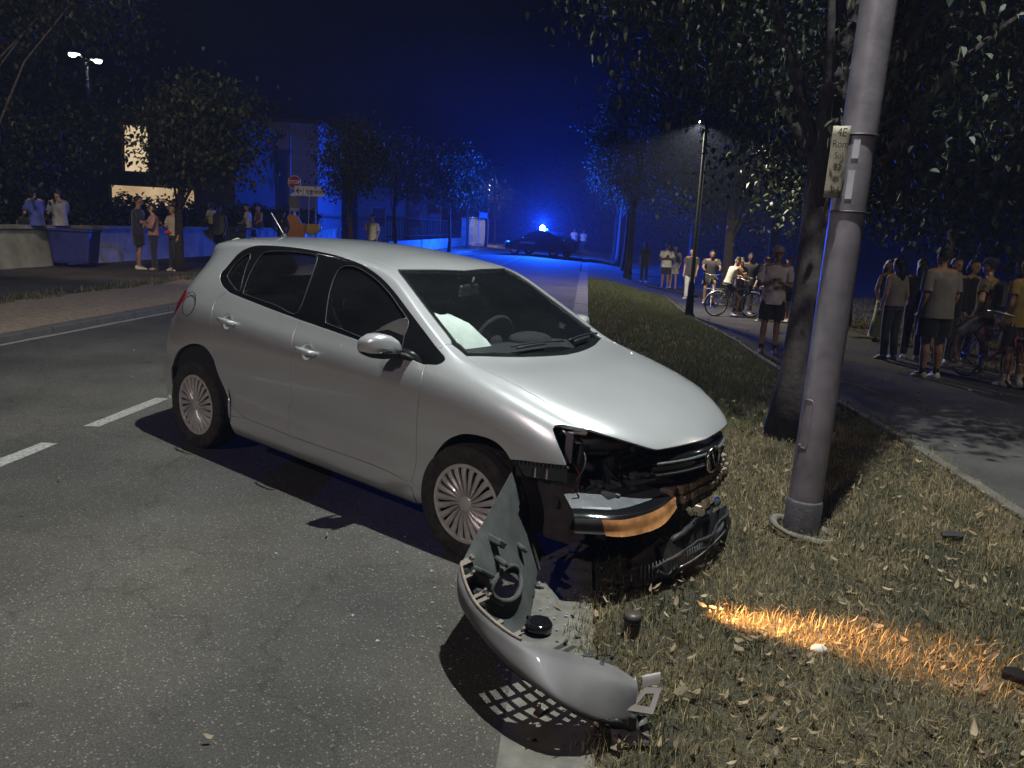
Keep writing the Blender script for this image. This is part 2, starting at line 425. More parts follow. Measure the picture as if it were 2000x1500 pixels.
GREEN = [(.060, .072, .024), (.072, .078, .027), (.085, .084, .032), (.042, .056, .018)]
DRY = [(.24, .18, .08), (.29, .22, .10), (.18, .135, .06), (.14, .108, .048), (.35, .28, .14)]
def s_near(n):
    s = 1.4 + 6.2 * RNG.random(n) ** 1.15; d = RNG.uniform(-.14, 3.6, n)
    edge = .05 * np.sin(s * 5.3) + .035 * np.sin(s * 17.1 + 1) + .03 * np.sin(s * 41) + RNG.normal(0, .025, n)
    k = (d > -.03 + edge) & (d < 2.84); return s[k], d[k]
def patch(s, d, f=1.0, ph=0.0):
    return np.sin(s * 2.1 * f + ph) + np.sin(d * 3.3 * f + 1.3 + ph) + np.sin((s + d) * 5.2 * f + 2 * ph) + .8 * np.sin((s * 1.7 - d * 2.9) * 4.1 * f)
def s_green(n):
    s, d = s_near(n); k = (patch(s, d) + RNG.normal(0, 1.1, len(s))) > .5; return s[k], d[k]
def s_dry(n):
    s, d = s_near(n); k = (patch(s, d) + RNG.normal(0, 1.2, len(s))) < 1.2; return s[k], d[k]
def s_mid(n):
    s = RNG.uniform(7.2, 30, n); d = RNG.uniform(.0, 2.86, n); return s, d
blades('lawn_grass', 120000, s_green, (.025, .06), (.0011, .0022), GREEN, .6, 'short green grass on the verge beside the crashed car')
blades('dry_grass', 110000, s_dry, (.03, .09), (.0010, .0022), DRY, .5, 'dry straw-coloured grass stalks lying across the verge', lay=.9)
blades('verge_grass', 60000, s_mid, (.04, .09), (.003, .006), [(.10, .135, .035), (.12, .15, .042), (.085, .11, .03), (.16, .14, .06)], .5, 'rough grass of the verge stretching away behind the hatchback')
def s_lawn(n):
    s = RNG.uniform(8, 34, n); d = RNG.uniform(6.35, 14, n); return s, d
blades('park_grass', 26000, s_lawn, (.05, .13), (.005, .01), DRY + GREEN, .5, 'tall dry grass on the far side of the park path')
def s_left(n):
    s = RNG.uniform(9, 20, n); d = RNG.uniform(-9.6, -9.0, n); k = patch(s, d) > .2; return s[k], d[k]
blades('pavement_weeds', 5000, s_left, (.04, .14), (.004, .008), GREEN + DRY[:2], .5, 'weeds growing along the left pavement edge')

def fallen_leaves(name, n, sampler, size, cols, label):
    s_, d_ = sampler(n); n = len(s_)
    x = ROAD_O[0] + s_ * RE[0] + d_ * RN[0]; y = ROAD_O[1] + s_ * RE[1] + d_ * RN[1]; z = ground_h(s_, d_) + RNG.uniform(.012, .045, n)
    L_ = RNG.uniform(size[0], size[1], n); W_ = L_ * RNG.uniform(.18, .45, n)
    a = RNG.uniform(0, 2 * np.pi, n); tx, ty = RNG.normal(0, .35, n), RNG.normal(0, .35, n)
    e1 = np.stack([np.cos(a), np.sin(a), tx], -1); e2 = np.stack([-np.sin(a), np.cos(a), ty], -1); up = np.array([0, 0, 1.])
    c = np.stack([x, y, z], -1); cur = RNG.uniform(.05, .6, n)[:, None] * L_[:, None] * up
    P = [c - e1 * L_[:, None] * .5 + cur * .5, c - e1 * L_[:, None] * .15 + e2 * W_[:, None] * .5 + cur * .3, c + e1 * L_[:, None] * .2 + e2 * W_[:, None] * .42 + cur * .35,
         c + e1 * L_[:, None] * .5 + cur, c + e1 * L_[:, None] * .2 - e2 * W_[:, None] * .42 + cur * .35, c - e1 * L_[:, None] * .15 - e2 * W_[:, None] * .5 + cur * .3, c + 0 * cur]
    V = np.stack(P, 1).reshape(-1, 3); i0 = np.arange(n)[:, None] * 7
    T = np.concatenate([i0 + [6, k, (k + 1) % 6] for k in range(6)], 0)
    C = np.array(cols)[RNG.integers(0, len(cols), n)] * RNG.uniform(.6, 1.3, n)[:, None]
    return tag(np_mesh(name, V, T, leaf_mat('dry_leaf', (1, 1, 1), .15, .7), smooth=True, col=np.repeat(C, 7, 0)), label, 'leaves', kind='stuff')
LEAFC = [(.17, .115, .06), (.21, .15, .085), (.12, .08, .042), (.27, .205, .125), (.085, .056, .032)]
def s_lf(n):
    s = 1.4 + 8.0 * RNG.random(n); d = RNG.uniform(-.22, 2.75, n); k = (d > 0) | (RNG.random(n) < .3); return s[k], d[k]
fallen_leaves('fallen_leaves', 3600, s_lf, (.018, .06), LEAFC, 'dry fallen leaves littering the verge grass')
def s_rd(n):
    s = RNG.uniform(1.5, 9, n); d = RNG.uniform(-6.5, -.35, n); return s, d
fallen_leaves('road_litter', 60, s_rd, (.015, .05), LEAFC, 'tiny leaf scraps scattered over the asphalt')
def s_pt(n):
    s = RNG.uniform(6, 22, n); d = RNG.uniform(2.9, 6.2, n); return s, d
fallen_leaves('path_leaves', 160, s_pt, (.04, .09), LEAFC, 'dry leaves scattered over the park path')
# ================================================================ CRASHED HATCHBACK: body surface
# control net: stations (rear -> front) x lines L0..L11, half body, y = distance from centre line
NET=np.array([
 # L0            L1              L2              L3              L4              L5              L6              L7              L8              L9              L10             L11
 [(-.60,0,.20),(-.66,0,.25),(-.69,0,.36),(-.70,0,.47),(-.68,0,.62),(-.66,0,.82),(-.63,0,.97),(-.58,0,1.10),(-.47,0,1.26),(-.40,0,1.36),(-.47,0,1.395),(-.44,0,1.405)],
 [(-.58,.36,.20),(-.63,.36,.25),(-.66,.36,.36),(-.67,.36,.47),(-.655,.36,.62),(-.635,.36,.82),(-.60,.35,.97),(-.54,.34,1.10),(-.43,.32,1.26),(-.37,.30,1.355),(-.44,.20,1.39),(-.42,0,1.40)],
 [(-.50,.62,.20),(-.56,.64,.25),(-.58,.66,.36),(-.585,.665,.47),(-.57,.665,.62),(-.54,.66,.84),(-.48,.635,.99),(-.41,.60,1.12),(-.30,.55,1.27),(-.28,.50,1.36),(-.36,.28,1.39),(-.38,0,1.41)],
 [(-.36,.70,.19),(-.38,.755,.24),(-.38,.785,.36),(-.38,.80,.47),(-.375,.805,.62),(-.335,.79,.88),(-.27,.755,1.03),(-.20,.70,1.16),(-.09,.61,1.32),(-.12,.54,1.395),(-.18,.28,1.422),(-.18,0,1.432)],
 [(0.0,.72,.17),(0,.775,.20),(0,.805,.33),(-.02,.82,.47),(-.03,.838,.64),(0,.826,.90),(.05,.79,1.04),(.10,.725,1.18),(.17,.615,1.355),(.14,.545,1.42),(.10,.28,1.448),(.10,0,1.456)],
 [(.45,.72,.17),(.45,.775,.20),(.45,.803,.33),(.45,.793,.47),(.45,.838,.64),(.45,.835,.895),(.45,.80,1.015),(.48,.728,1.18),(.52,.612,1.375),(.50,.545,1.435),(.48,.28,1.466),(.48,0,1.475)],
 [(.90,.72,.17),(.90,.775,.20),(.90,.803,.33),(.90,.793,.47),(.90,.840,.63),(.90,.838,.88),(.90,.803,.995),(.92,.728,1.18),(.95,.608,1.378),(.93,.54,1.435),(.92,.28,1.466),(.92,0,1.475)],
 [(1.3,.72,.17),(1.3,.775,.20),(1.3,.803,.33),(1.3,.793,.465),(1.3,.840,.62),(1.3,.840,.87),(1.3,.803,.985),(1.31,.728,1.175),(1.33,.602,1.36),(1.33,.532,1.408),(1.32,.27,1.436),(1.32,0,1.445)],
 [(1.6,.72,.17),(1.6,.775,.20),(1.6,.803,.33),(1.6,.793,.46),(1.6,.840,.62),(1.6,.840,.865),(1.6,.802,.978),(1.61,.735,1.15),(1.62,.602,1.325),(1.61,.54,1.362),(1.60,.275,1.386),(1.59,0,1.395)],
 [(1.85,.72,.17),(1.85,.775,.20),(1.85,.803,.33),(1.85,.793,.455),(1.85,.840,.615),(1.85,.840,.86),(1.85,.80,.97),(1.86,.755,1.08),(1.87,.655,1.205),(1.86,.59,1.235),(1.87,.295,1.265),(1.87,0,1.275)],
 [(2.1,.72,.17),(2.1,.775,.20),(2.1,.803,.33),(2.1,.804,.45),(2.1,.840,.61),(2.1,.839,.85),(2.1,.80,.955),(2.1,.768,1.01),(2.11,.70,1.085),(2.10,.635,1.105),(2.15,.315,1.125),(2.17,0,1.13)],
 [(2.33,.72,.17),(2.33,.775,.21),(2.33,.803,.33),(2.33,.812,.44),(2.33,.840,.60),(2.33,.838,.83),(2.33,.80,.925),(2.33,.76,.965),(2.32,.71,.99),(2.31,.64,1.00),(2.40,.32,1.0),(2.43,0,1.0)],
 [(2.58,.72,.17),(2.58,.775,.21),(2.58,.80,.33),(2.58,.812,.44),(2.58,.836,.60),(2.58,.832,.80),(2.57,.795,.89),(2.57,.755,.918),(2.57,.705,.932),(2.58,.60,.955),(2.64,.31,.957),(2.66,0,.957)],
 [(2.84,.70,.18),(2.84,.76,.22),(2.84,.79,.34),(2.84,.80,.45),(2.84,.815,.60),(2.83,.803,.755),(2.82,.765,.832),(2.82,.728,.853),(2.83,.68,.862),(2.85,.575,.888),(2.90,.30,.892),(2.92,0,.892)],
 [(3.05,.66,.18),(3.05,.70,.22),(3.05,.735,.34),(3.05,.745,.45),(3.05,.755,.58),(3.04,.738,.695),(3.03,.70,.765),(3.04,.665,.782),(3.05,.62,.79),(3.08,.52,.815),(3.12,.27,.822),(3.14,0,.823)],
 [(3.2,.55,.18),(3.2,.58,.22),(3.2,.61,.34),(3.2,.62,.45),(3.2,.62,.55),(3.2,.60,.64),(3.2,.56,.695),(3.2,.53,.71),(3.22,.49,.72),(3.245,.42,.738),(3.27,.21,.748),(3.28,0,.75)],
 [(3.3,.40,.18),(3.3,.42,.22),(3.3,.44,.34),(3.3,.45,.45),(3.3,.45,.54),(3.3,.44,.60),(3.29,.43,.645),(3.29,.415,.66),(3.30,.40,.668),(3.315,.35,.680),(3.34,.18,.690),(3.35,0,.692)],
 [(3.36,.30,.18),(3.36,.31,.22),(3.36,.32,.34),(3.36,.33,.45),(3.36,.33,.52),(3.35,.33,.56),(3.34,.33,.59),(3.34,.32,.61),(3.35,.31,.62),(3.365,.28,.63),(3.39,.15,.637),(3.40,0,.64)],
],float)
_sh=np.array([.0,.01,.015,.02,.045,.085,.10,.10,.09,.05,.03,.02])
NET[0,:,0]+=_sh*.6; NET[1,:,0]+=_sh*.7; NET[2,:,0]+=_sh*1.0; NET[3,:,0]+=_sh*.7
MIR=np.array([1,-1,1.])
def _pad(P):
    # pad along stations: start mirrored (tail centre), end reflected
    a=P[1]*MIR; b=2*P[-1]-P[-2]
    Q=np.concatenate([a[None],P,b[None]],0)
    c=2*Q[:,0]-Q[:,1]; d=Q[:,-2]*MIR
    return np.concatenate([c[:,None],Q,d[:,None]],1)
def _w(f):
    return np.stack([(1-f)**3,3*f**3-6*f*f+4,-3*f**3+3*f*f+3*f+1,f**3],-1)/6
def _dw(f):
    return np.stack([-(1-f)**2,3*f*f-4*f,-3*f*f+2*f+1,f*f],-1)/2
def _ev(C,u,t,du=False):
    u=np.asarray(u,float);t=np.asarray(t,float)
    n,m=C.shape[0]-2,C.shape[1]-2
    iu=np.clip(np.floor(u).astype(int),0,n-2);it=np.clip(np.floor(t).astype(int),0,m-2)
    fu=u-iu;ft=t-it
    wu=_w(fu);wt=_w(ft);dwu=_dw(fu);dwt=_dw(ft)
    G=C[(iu[...,None,None]+np.arange(4)[:,None]),(it[...,None,None]+np.arange(4)[None])]
    S=np.einsum('...i,...j,...ijk->...k',wu,wt,G)
    if not du: return S
    return S,np.einsum('...i,...j,...ijk->...k',dwu,wt,G),np.einsum('...i,...j,...ijk->...k',wu,dwt,G)
def _make():
    P=NET.copy();n,m=P.shape[:2]
    U,T=np.meshgrid(np.arange(n),np.arange(m),indexing='ij')
    for it in range(3):
        S=_ev(_pad(P),U,T)
        P=P+.75*(NET-S); P[0,:,1]=0; P[:,-1,1]=0
    return _pad(P)
CTRL=_make()
NU,NT=NET.shape[0]-1,NET.shape[1]-1
def surfn(u, t, side=1):
    S, a, b = _ev(CTRL, u, t, True)
    n = -np.cross(a, b); n /= np.linalg.norm(n, axis=-1, keepdims=True) + 1e-12
    f = np.array([1, side, 1.0]); return S * f, n * f, a * f, b * f

def crom(pts, k=6):
    P = np.array(pts, float); n = len(P)
    if n == 2: return np.stack([P[0] + (P[1] - P[0]) * i / k for i in range(k + 1)])
    out = []
    for i in range(n - 1):
        p0 = P[i - 1] if i else 2 * P[0] - P[1]; p1, p2 = P[i], P[i + 1]; p3 = P[i + 2] if i + 2 < n else 2 * P[-1] - P[-2]
        for j in range(k):
            f = j / k
            out.append(.5 * (2 * p1 + (p2 - p0) * f + (2 * p0 - 5 * p1 + 4 * p2 - p3) * f * f + (3 * p1 - p0 - 3 * p2 + p3) * f ** 3))
    out.append(P[-1]); return np.array(out)
def path_(*segs):
    out = []
    for s_ in segs:
        s_ = np.asarray(s_); out.append(s_[:-1])
    return np.concatenate(out)
def pip(pts, poly):
    x, y = pts[:, 0], pts[:, 1]; ins = np.zeros(len(pts), bool); n = len(poly)
    for i in range(n):
        x1, y1 = poly[i]; x2, y2 = poly[(i + 1) % n]
        c = ((y1 > y) != (y2 > y)); den = (y2 - y1) if abs(y2 - y1) > 1e-12 else 1e-12
        ins ^= c & (x < (x2 - x1) * (y - y1) / den + x1)
    return ins
SCL = np.array([.25, .125])
def inset_loop(L, amt, hole=False):
    """move a (u,t) loop inwards over the surface by amt metres"""
    L = np.asarray(L, float); area = np.sum(L[:, 0] * np.roll(L[:, 1], -1) - np.roll(L[:, 0], -1) * L[:, 1])
    if (area < 0): L = L[::-1]
    if amt == 0: return L
    S, n, a, b = surfn(L[:, 0], L[:, 1])
    tan = np.roll(S, -1, 0) - np.roll(S, 1, 0); tan /= np.linalg.norm(tan, axis=1, keepdims=True) + 1e-12
    inn = np.cross(-n, tan); inn /= np.linalg.norm(inn, axis=1, keepdims=True) + 1e-12
    # (u,t) increment
    aa = (a * a).sum(1); bb = (b * b).sum(1); ab = (a * b).sum(1); ia = (inn * a).sum(1); ib = (inn * b).sum(1)
    det = aa * bb - ab * ab + 1e-12
    du = (ia * bb - ib * ab) / det; dt = (ib * aa - ia * ab) / det
    lim = .2; sgn = -1 if hole else 1
    Q = L + np.stack([np.clip(du * amt, -lim, lim), np.clip(dt * amt, -lim, lim)], 1) * sgn
    Q[L[:, 1] > NT - 1e-3, 1] = NT; Q[L[:, 0] < 1e-3, 0] = 0
    Q[:, 0] = np.clip(Q[:, 0], 0, NU); Q[:, 1] = np.clip(Q[:, 1], 0, NT)
    return Q
def panel(name, outer, material, parent, holes=(), sides=(-1,), depth=0.0, gap=.0034, rim=.014, step=(.10, .12), both=False):
    """a body panel: a (u,t) outline meshed on the body surface with rolled edges; both=True joins the mirrored half"""
    Lo = inset_loop(outer, gap); Lh = [inset_loop(h, gap, True) for h in holes]
    lo, hi = Lo.min(0), Lo.max(0)
    G = np.stack(np.meshgrid(np.arange(lo[0] + .03, hi[0], step[0]), np.arange(lo[1] + .03, hi[1], step[1]), indexing='ij'), -1).reshape(-1, 2)
    k = pip(G, inset_loop(Lo, .007))
    for h in Lh: k &= ~pip(G, inset_loop(h, .007, True))
    G = G[k]
    pts = [Lo] + Lh + [G]; off = np.cumsum([0] + [len(p) for p in pts]); P = np.concatenate(pts)
    E_ = [];
    for i, Lp in enumerate([Lo] + Lh):
        m = len(Lp); E_ += [(off[i] + j, off[i] + (j + 1) % m) for j in range(m)]
    vo, eo, fo, ov, oe, of = geometry.delaunay_2d_cdt([Vector(p * SCL) for p in P], [(int(a), int(b)) for a, b in E_], [], 0, 1e-7)
    V2 = np.array([tuple(v) for v in vo]) / SCL; T = np.array([f for f in fo if len(f) == 3])
    cen = V2[T].mean(1); k = pip(cen, Lo)
    for h in Lh: k &= ~pip(cen, h)
    T = T[k]
    objs = []
    def half(side):
        S, n, a, b = surfn(V2[:, 0], V2[:, 1], side); S = S - n * depth
        F = T if side == 1 else T[:, ::-1]
        # make winding agree with outward normals
        f0 = F[:200]; fn = np.cross(S[f0[:, 1]] - S[f0[:, 0]], S[f0[:, 2]] - S[f0[:, 0]])
        if (fn * n[f0[:, 0]]).sum() < 0: F = F[:, ::-1]
        V = [S]; Nn = [n]; Fs = [F]; base = len(S)
        for i, Lp in enumerate([Lo] + Lh):
            hole = i > 0
            Sl, nl, _, _ = surfn(Lp[:, 0], Lp[:, 1], side); Sl = Sl - nl * depth
            Q = inset_loop(Lp, -.0014, hole) if gap > 0 else Lp
            Sq, nq, _, _ = surfn(Q[:, 0], Q[:, 1], side); m = len(Lp)
            if len(Q) != m: continue
            outd = Sq - Sl; ln = np.linalg.norm(outd, axis=1, keepdims=True); outd = np.where(ln > 1e-6, outd / (ln + 1e-9), nl)
            R0 = Sl; R1 = Sl + outd * .0026 - nl * .0024; R2 = Sl + outd * .0026 - nl * rim
            N0 = nl; N1 = nl * .55 + outd * .83; N2 = outd
            V += [R0, R1, R1, R2]; Nn += [N0, N1, N2, N2]
            idx = np.arange(m); nx = (idx + 1) % m
            skip = ((Lp[idx, 1] > NT - 1e-3) & (Lp[nx, 1] > NT - 1e-3)) | ((Lp[idx, 0] < 1e-3) & (Lp[nx, 0] < 1e-3))
            I, J = idx[~skip], nx[~skip]
            for o0, o1 in ((0, m), (2 * m, 3 * m)):
                A, B, C_, D = base + o0 + I, base + o0 + J, base + o1 + J, base + o1 + I
                q = np.concatenate([np.stack([A, B, C_], 1), np.stack([A, C_, D], 1)])
                Vc = np.concatenate(V); fn = np.cross(Vc[q[:, 1]] - Vc[q[:, 0]], Vc[q[:, 2]] - Vc[q[:, 0]]); Nc = np.concatenate(Nn)
                if (fn * Nc[q[:, 0]]).sum() < 0: q = q[:, ::-1]
                Fs.append(q)
            base += 4 * m
        return np.concatenate(V), np.concatenate(Nn), np.concatenate(Fs)
    if both:
        Va, Na, Fa = half(1); Vb, Nb, Fb = half(-1)
        objs.append(np_mesh(name, np.concatenate([Va, Vb]), np.concatenate([Fa, Fb + len(Va)]), material, parent, True, np.concatenate([Na, Nb])))
    else:
        for s_ in sides:
            Va, Na, Fa = half(s_); objs.append(np_mesh(name, Va, Fa, material, parent, True, Na))
    return objs
def on_body(u, t, side=-1, off=0.0):
    S, n, a, b = surfn(np.array(float(u)), np.array(float(t)), side)
    return Vector(S + n * off), Vector(n), Vector(a).normalized(), Vector(b).normalized()

# ---- materials of the car
def paint_mat(name, col, metal, rough, flake=.0):
    m = mat(name, col, rough=rough, metal=metal, var=.03, scale=3, coat=1.0, rvar=.03)
    nt = m.node_tree; N = nt.nodes; L = nt.links; b = N['Principled BSDF']
    tc = N.new('ShaderNodeTexCoord'); v = N.new('ShaderNodeTexVoronoi'); v.inputs['Scale'].default_value = 1400; L.new(tc.outputs['Object'], v.inputs['Vector'])
    nm = N.new('ShaderNodeMixRGB'); nm.inputs[0].default_value = flake
    return m
M_paint = paint_mat('silver_paint', (.62, .63, .64), .62, .29)
M_black = mat('black_plastic', (.012, .012, .013), rough=.55, var=.3, scale=20, bump=.1, bscale=300)
M_gloss = mat('black_gloss_trim', (.006, .006, .007), rough=.12, var=.2, scale=5, coat=.4)
M_dark = mat('dark_underbody', (.010, .010, .012), rough=.9, var=.4, scale=12)
M_grey = mat('grey_plastic', (.075, .08, .085), rough=.5, var=.2, scale=25, bump=.15, bscale=200)
M_grey2 = mat('bumper_inside_plastic', (.042, .046, .044), rough=.85, var=.25, scale=14, bump=.15, bscale=150)
M_alloy = mat('silver_wheel_paint', (.62, .60, .57), rough=.38, metal=.45, var=.12, scale=18, coat=.3)
M_rubber = mat('tyre_rubber', (.020, .018, .017), rough=.8, var=.35, scale=30, col2=(.05, .042, .036), bump=.2, bscale=150)
M_glassw = glass_mat('windscreen_glass', (.86, .91, .90), 1.0, .03)
M_glasss = glass_mat('side_window_glass', (.80, .83, .83), 1.0, .03)
M_red = mat('tail_lamp_red', (.25, .008, .012), rough=.15, var=.2, scale=30, coat=.8)
M_seat = mat('seat_fabric', (.018, .018, .021), rough=.95, var=.3, scale=60, bump=.3, bscale=300)
M_lining = mat('headliner_fabric', (.22, .215, .20), rough=.95, var=.08, scale=30)
M_bag = mat('airbag_cloth', (.62, .64, .60), rough=.85, var=.06, scale=9, bump=.25, bscale=25)
M_chrome = mat('chrome_trim', (.65, .65, .66), rough=.12, metal=1.0, var=.05, scale=8)
M_foam = mat('bumper_beam_foam', (.19, .145, .11), rough=.85, var=.3, scale=18, bump=.3, bscale=60)
M_orange = mat('orange_lens', (.26, .115, .05), rough=.22, var=.6, scale=11, coat=1.0, col2=(.46, .21, .08), emit=(1.0, .40, .10), estr=.012)
M_clear = glass_mat('clear_lens', (.85, .88, .9), 1.0, .12)
M_steel = mat('bare_metal', (.42, .42, .43), rough=.35, metal=.9, var=.15, scale=20)

CAR_LOC = (-1.6676, 6.0405, 0.0694); CAR_YAW = -0.6601; CAR_TILT = -0.0295
car = thing('hatchback_car', 'silver five-door hatchback with its front bumper torn off, stopped against the verge', 'car')
car.matrix_world = Matrix.Translation(CAR_LOC) @ Matrix.Rotation(CAR_YAW, 4, 'Z') @ Matrix.Rotation(-CAR_TILT, 4, 'Y')
car.rotation_mode = 'XYZ'

# shared outlines in (u,t)
A_, B_, C_p, D_ = (10.151, 6.06), (6.487, 6.291), (4.647, 6.626), (10.255, 7.53)
E_p, F_p, G_p, H_, I_p, J_p, K_p = (6.312, 1.965), (5.27, 2.033), (9.931, 1.783), (10.403, 8.877), (7.9, 9.26), (2.2, 9.1), (1.9, 4.25)
wb_f = crom([A_, (10.006, 6.062), (9.179, 6.096), (8.195, 6.138), (7.312, 6.202), B_])
wb_r = crom([B_, (5.831, 6.391), (5.252, 6.492), (4.75, 6.578), C_p])
w_back = crom([C_p, (4.461, 6.743), (4.234, 6.981), (4.15, 7.157), (4.158, 7.343), (4.212, 7.875), (4.475, 8.276), (4.734, 8.524), (5.216, 8.70), (5.674, 8.76), (6.08, 8.77), (6.481, 8.74), (6.96, 8.53), (7.518, 8.16), (8.04, 7.96), (8.61, 7.88), (9.185, 7.84), (9.767, 7.735), D_])
w_front = crom([D_, (10.501, 7.351), (10.561, 7.038), (10.457, 6.485), (10.198, 6.159), A_])
bline = crom([B_, (6.44, 5.812), (6.47, 4.791), (6.444, 3.683), (6.30, 3.158), E_p])
rdr = crom([C_p, (4.497, 6.105), (4.53, 5.472), (4.59, 4.797), (4.652, 4.29), (4.712, 3.949), (4.79, 3.329), (4.90, 2.612), (5.072, 2.23), F_p])
db_r = crom([F_p, (5.754, 2.016), E_p]); db_f = crom([E_p, (7.213, 1.992), (8.544, 2.02), (9.259, 1.96), G_p])
fline = crom([A_, (10.213, 5.156), (10.175, 4.141), (10.02, 2.4), G_p])
pseam = crom([D_, (10.33, 8.2), H_])
wsside = crom([H_, (10.206, 8.99), (9.377, 9.04), (8.554, 9.07), (8.1, 9.15), I_p])
ditch = crom([I_p, (7.6, 9.2), (6.5, 9.18), (5, 9.18), (3.5, 9.18), (2.6, 9.15), J_p])
hatchl = crom([J_p, (1.95, 8.7), (1.9, 7), (1.9, 5.5), K_p])
LQ, MQ = (3.314, 3.277), (4.884, 1.876)
qb = crom([K_p, (2.4, 4.15), (2.9, 3.85), LQ])
archR = crom([LQ, (3.602, 3.978), (3.967, 4.274), (4.333, 4.372), (4.591, 4.227), (4.80, 3.75), (4.86, 3.1), (4.86, 2.4), MQ])
mf = crom([MQ, (5.05, 1.95), F_p])
archF = crom([(10.401, 1.07), (10.503, 2.217), (10.636, 3.257), (10.982, 3.904), (11.402, 4.247), (11.846, 4.382), (12.262, 4.377), (12.497, 4.228), (12.639, 4.032)])
fbot = crom([(12.639, 4.032), (12.894, 4.1), (13.344, 4.218), (13.879, 4.409)])
lcut = crom([(13.879, 4.409), (13.712, 4.881), (13.54, 5.422), (13.47, 5.778), (13.525, 6.2), (13.634, 6.689), (13.98, 7.86)])
hseam = crom([(13.98, 7.86), (13.847, 7.72), (13.446, 8.08), (12.876, 8.35), (12.403, 8.424), (11.624, 8.535), (11.276, 8.701), (10.872, 8.912)])
hbase = crom([(10.872, 8.912), (10.93, 9.3), (11.03, 9.77), (11.11, 10.4), (11.16, 11)])
hfront = crom([(13.98, 7.86), (14.448, 8.129), (14.872, 8.39), (15.25, 8.66), (15.47, 8.88)]); hfront2 = crom([(15.47, 8.88), (15.58, 9.3), (15.70, 9.95), (15.82, 11)])
wstop = crom([I_p, (8.059, 9.927), (8.181, 10.607), (8.23, 11)])
lin = lambda *p: crom(list(p), 5)

panel('bonnet', path_(hseam[::-1], [(13.98, 7.86)]) if False else path_(hbase[::-1], hseam[::-1], hfront, hfront2, lin((15.82, 11), (13.5, 11), (11.16, 11)))[:0].tolist() or
      np.concatenate([hbase[::-1][:-1], hseam[::-1][:-1], hfront[:-1], hfront2[:-1], crom([(15.82, 11), (14, 11), (12.5, 11), (11.16, 11)], 12)[:-1]]), M_paint, car, both=True)
panel('roof', np.concatenate([ditch[::-1][:-1], wstop[:-1], crom([(8.23, 11), (6, 11), (3, 11), (0, 11)], 20)[:-1], crom([(0, 11), (0, 10), (0, 9.15)], 8)[:-1], crom([(0, 9.15), (1.2, 9.12), J_p], 8)[:-1]]), M_paint, car, both=True)
fend_loop = np.concatenate([fline[:-1], lin(G_p, (10.0, 1.2), (10.08, .92), (10.401, 1.07))[:-1], archF[:-1], fbot[:-1], lcut[:-1], hseam[:-1], lin((10.872, 8.912), (10.62, 8.93), H_)[:-1], pseam[::-1][:-1], w_front[:-1]])
panel('front_wing', fend_loop, M_paint, car, sides=(-1, 1), rim=.022)
fd = panel('front_door', np.concatenate([wb_f[:-1], bline[:-1], db_f[:-1], fline[::-1][:-1]]), M_paint, car, sides=(-1, 1))
rd = panel('rear_door', np.concatenate([wb_r[:-1], rdr[:-1], db_r[:-1], bline[::-1][:-1]]), M_paint, car, sides=(-1, 1))
tail_hole = crom([(1.93, 4.95), (2.6, 4.9), (3.05, 5.05), (3.28, 5.55), (3.1, 6.15), (2.5, 6.25), (1.93, 6.2), (1.92, 5.5), (1.93, 4.95)])[:-1]
bs = panel('body_side', np.concatenate([w_back[:-1], pseam[:-1], wsside[:-1], ditch[:-1], hatchl[:-1], qb[:-1], archR[:-1], mf[:-1], rdr[::-1][:-1]]), M_paint, car, holes=[tail_hole], sides=(-1, 1), rim=.02)
panel('door_sill', np.concatenate([mf[:-1], db_r[:-1], db_f[:-1], lin(G_p, (9.97, 1.2), (10.0, .25))[:-1], crom([(10.0, .25), (7.5, .25), (5.0, .25)], 20)[:-1], lin((5.0, .25), (4.93, 1.2), MQ)[:-1]]), M_paint, car, sides=(-1, 1))
panel('tail_lamp', tail_hole, M_red, car, sides=(-1, 1), depth=-.004)
rw_hole = crom([(0, 7.15), (1.3, 7.15), (1.62, 7.4), (1.66, 8.0), (1.5, 8.75), (0, 8.85)])
panel('tailgate', np.concatenate([lin((0, 9.05), (0, 8.85))[:-1], rw_hole[::-1][:-1], lin((0, 7.15), (0, 5.5), (0, 4.3))[:-1], lin((0, 4.3), (1.0, 4.3), (1.88, 4.3))[:-1], crom([(1.88, 4.3), (1.88, 5.5), (1.88, 7), (1.93, 8.7), (2.1, 9.05)])[:-1], lin((2.1, 9.05), (1.0, 9.05), (0, 9.05))[:-1]]), M_paint, car, both=True)
panel('rear_window', np.concatenate([rw_hole[:-1], lin((0, 8.85), (0, 8.0), (0, 7.15))[:-1]]), M_glasss, car, both=True, depth=.006)
panel('rear_bumper', np.concatenate([lin((0, .4), (0, 2.2), (0, 4.2))[::-1][::-1][:-1], lin((0, 4.2), (1, 4.2), (1.9, 4.2))[:-1], qb[:-1], lin(LQ, (3.26, 2.1), (3.3, .4))[:-1], lin((3.3, .4), (1.5, .4), (0, .4))[:-1]]), M_paint, car, both=True)
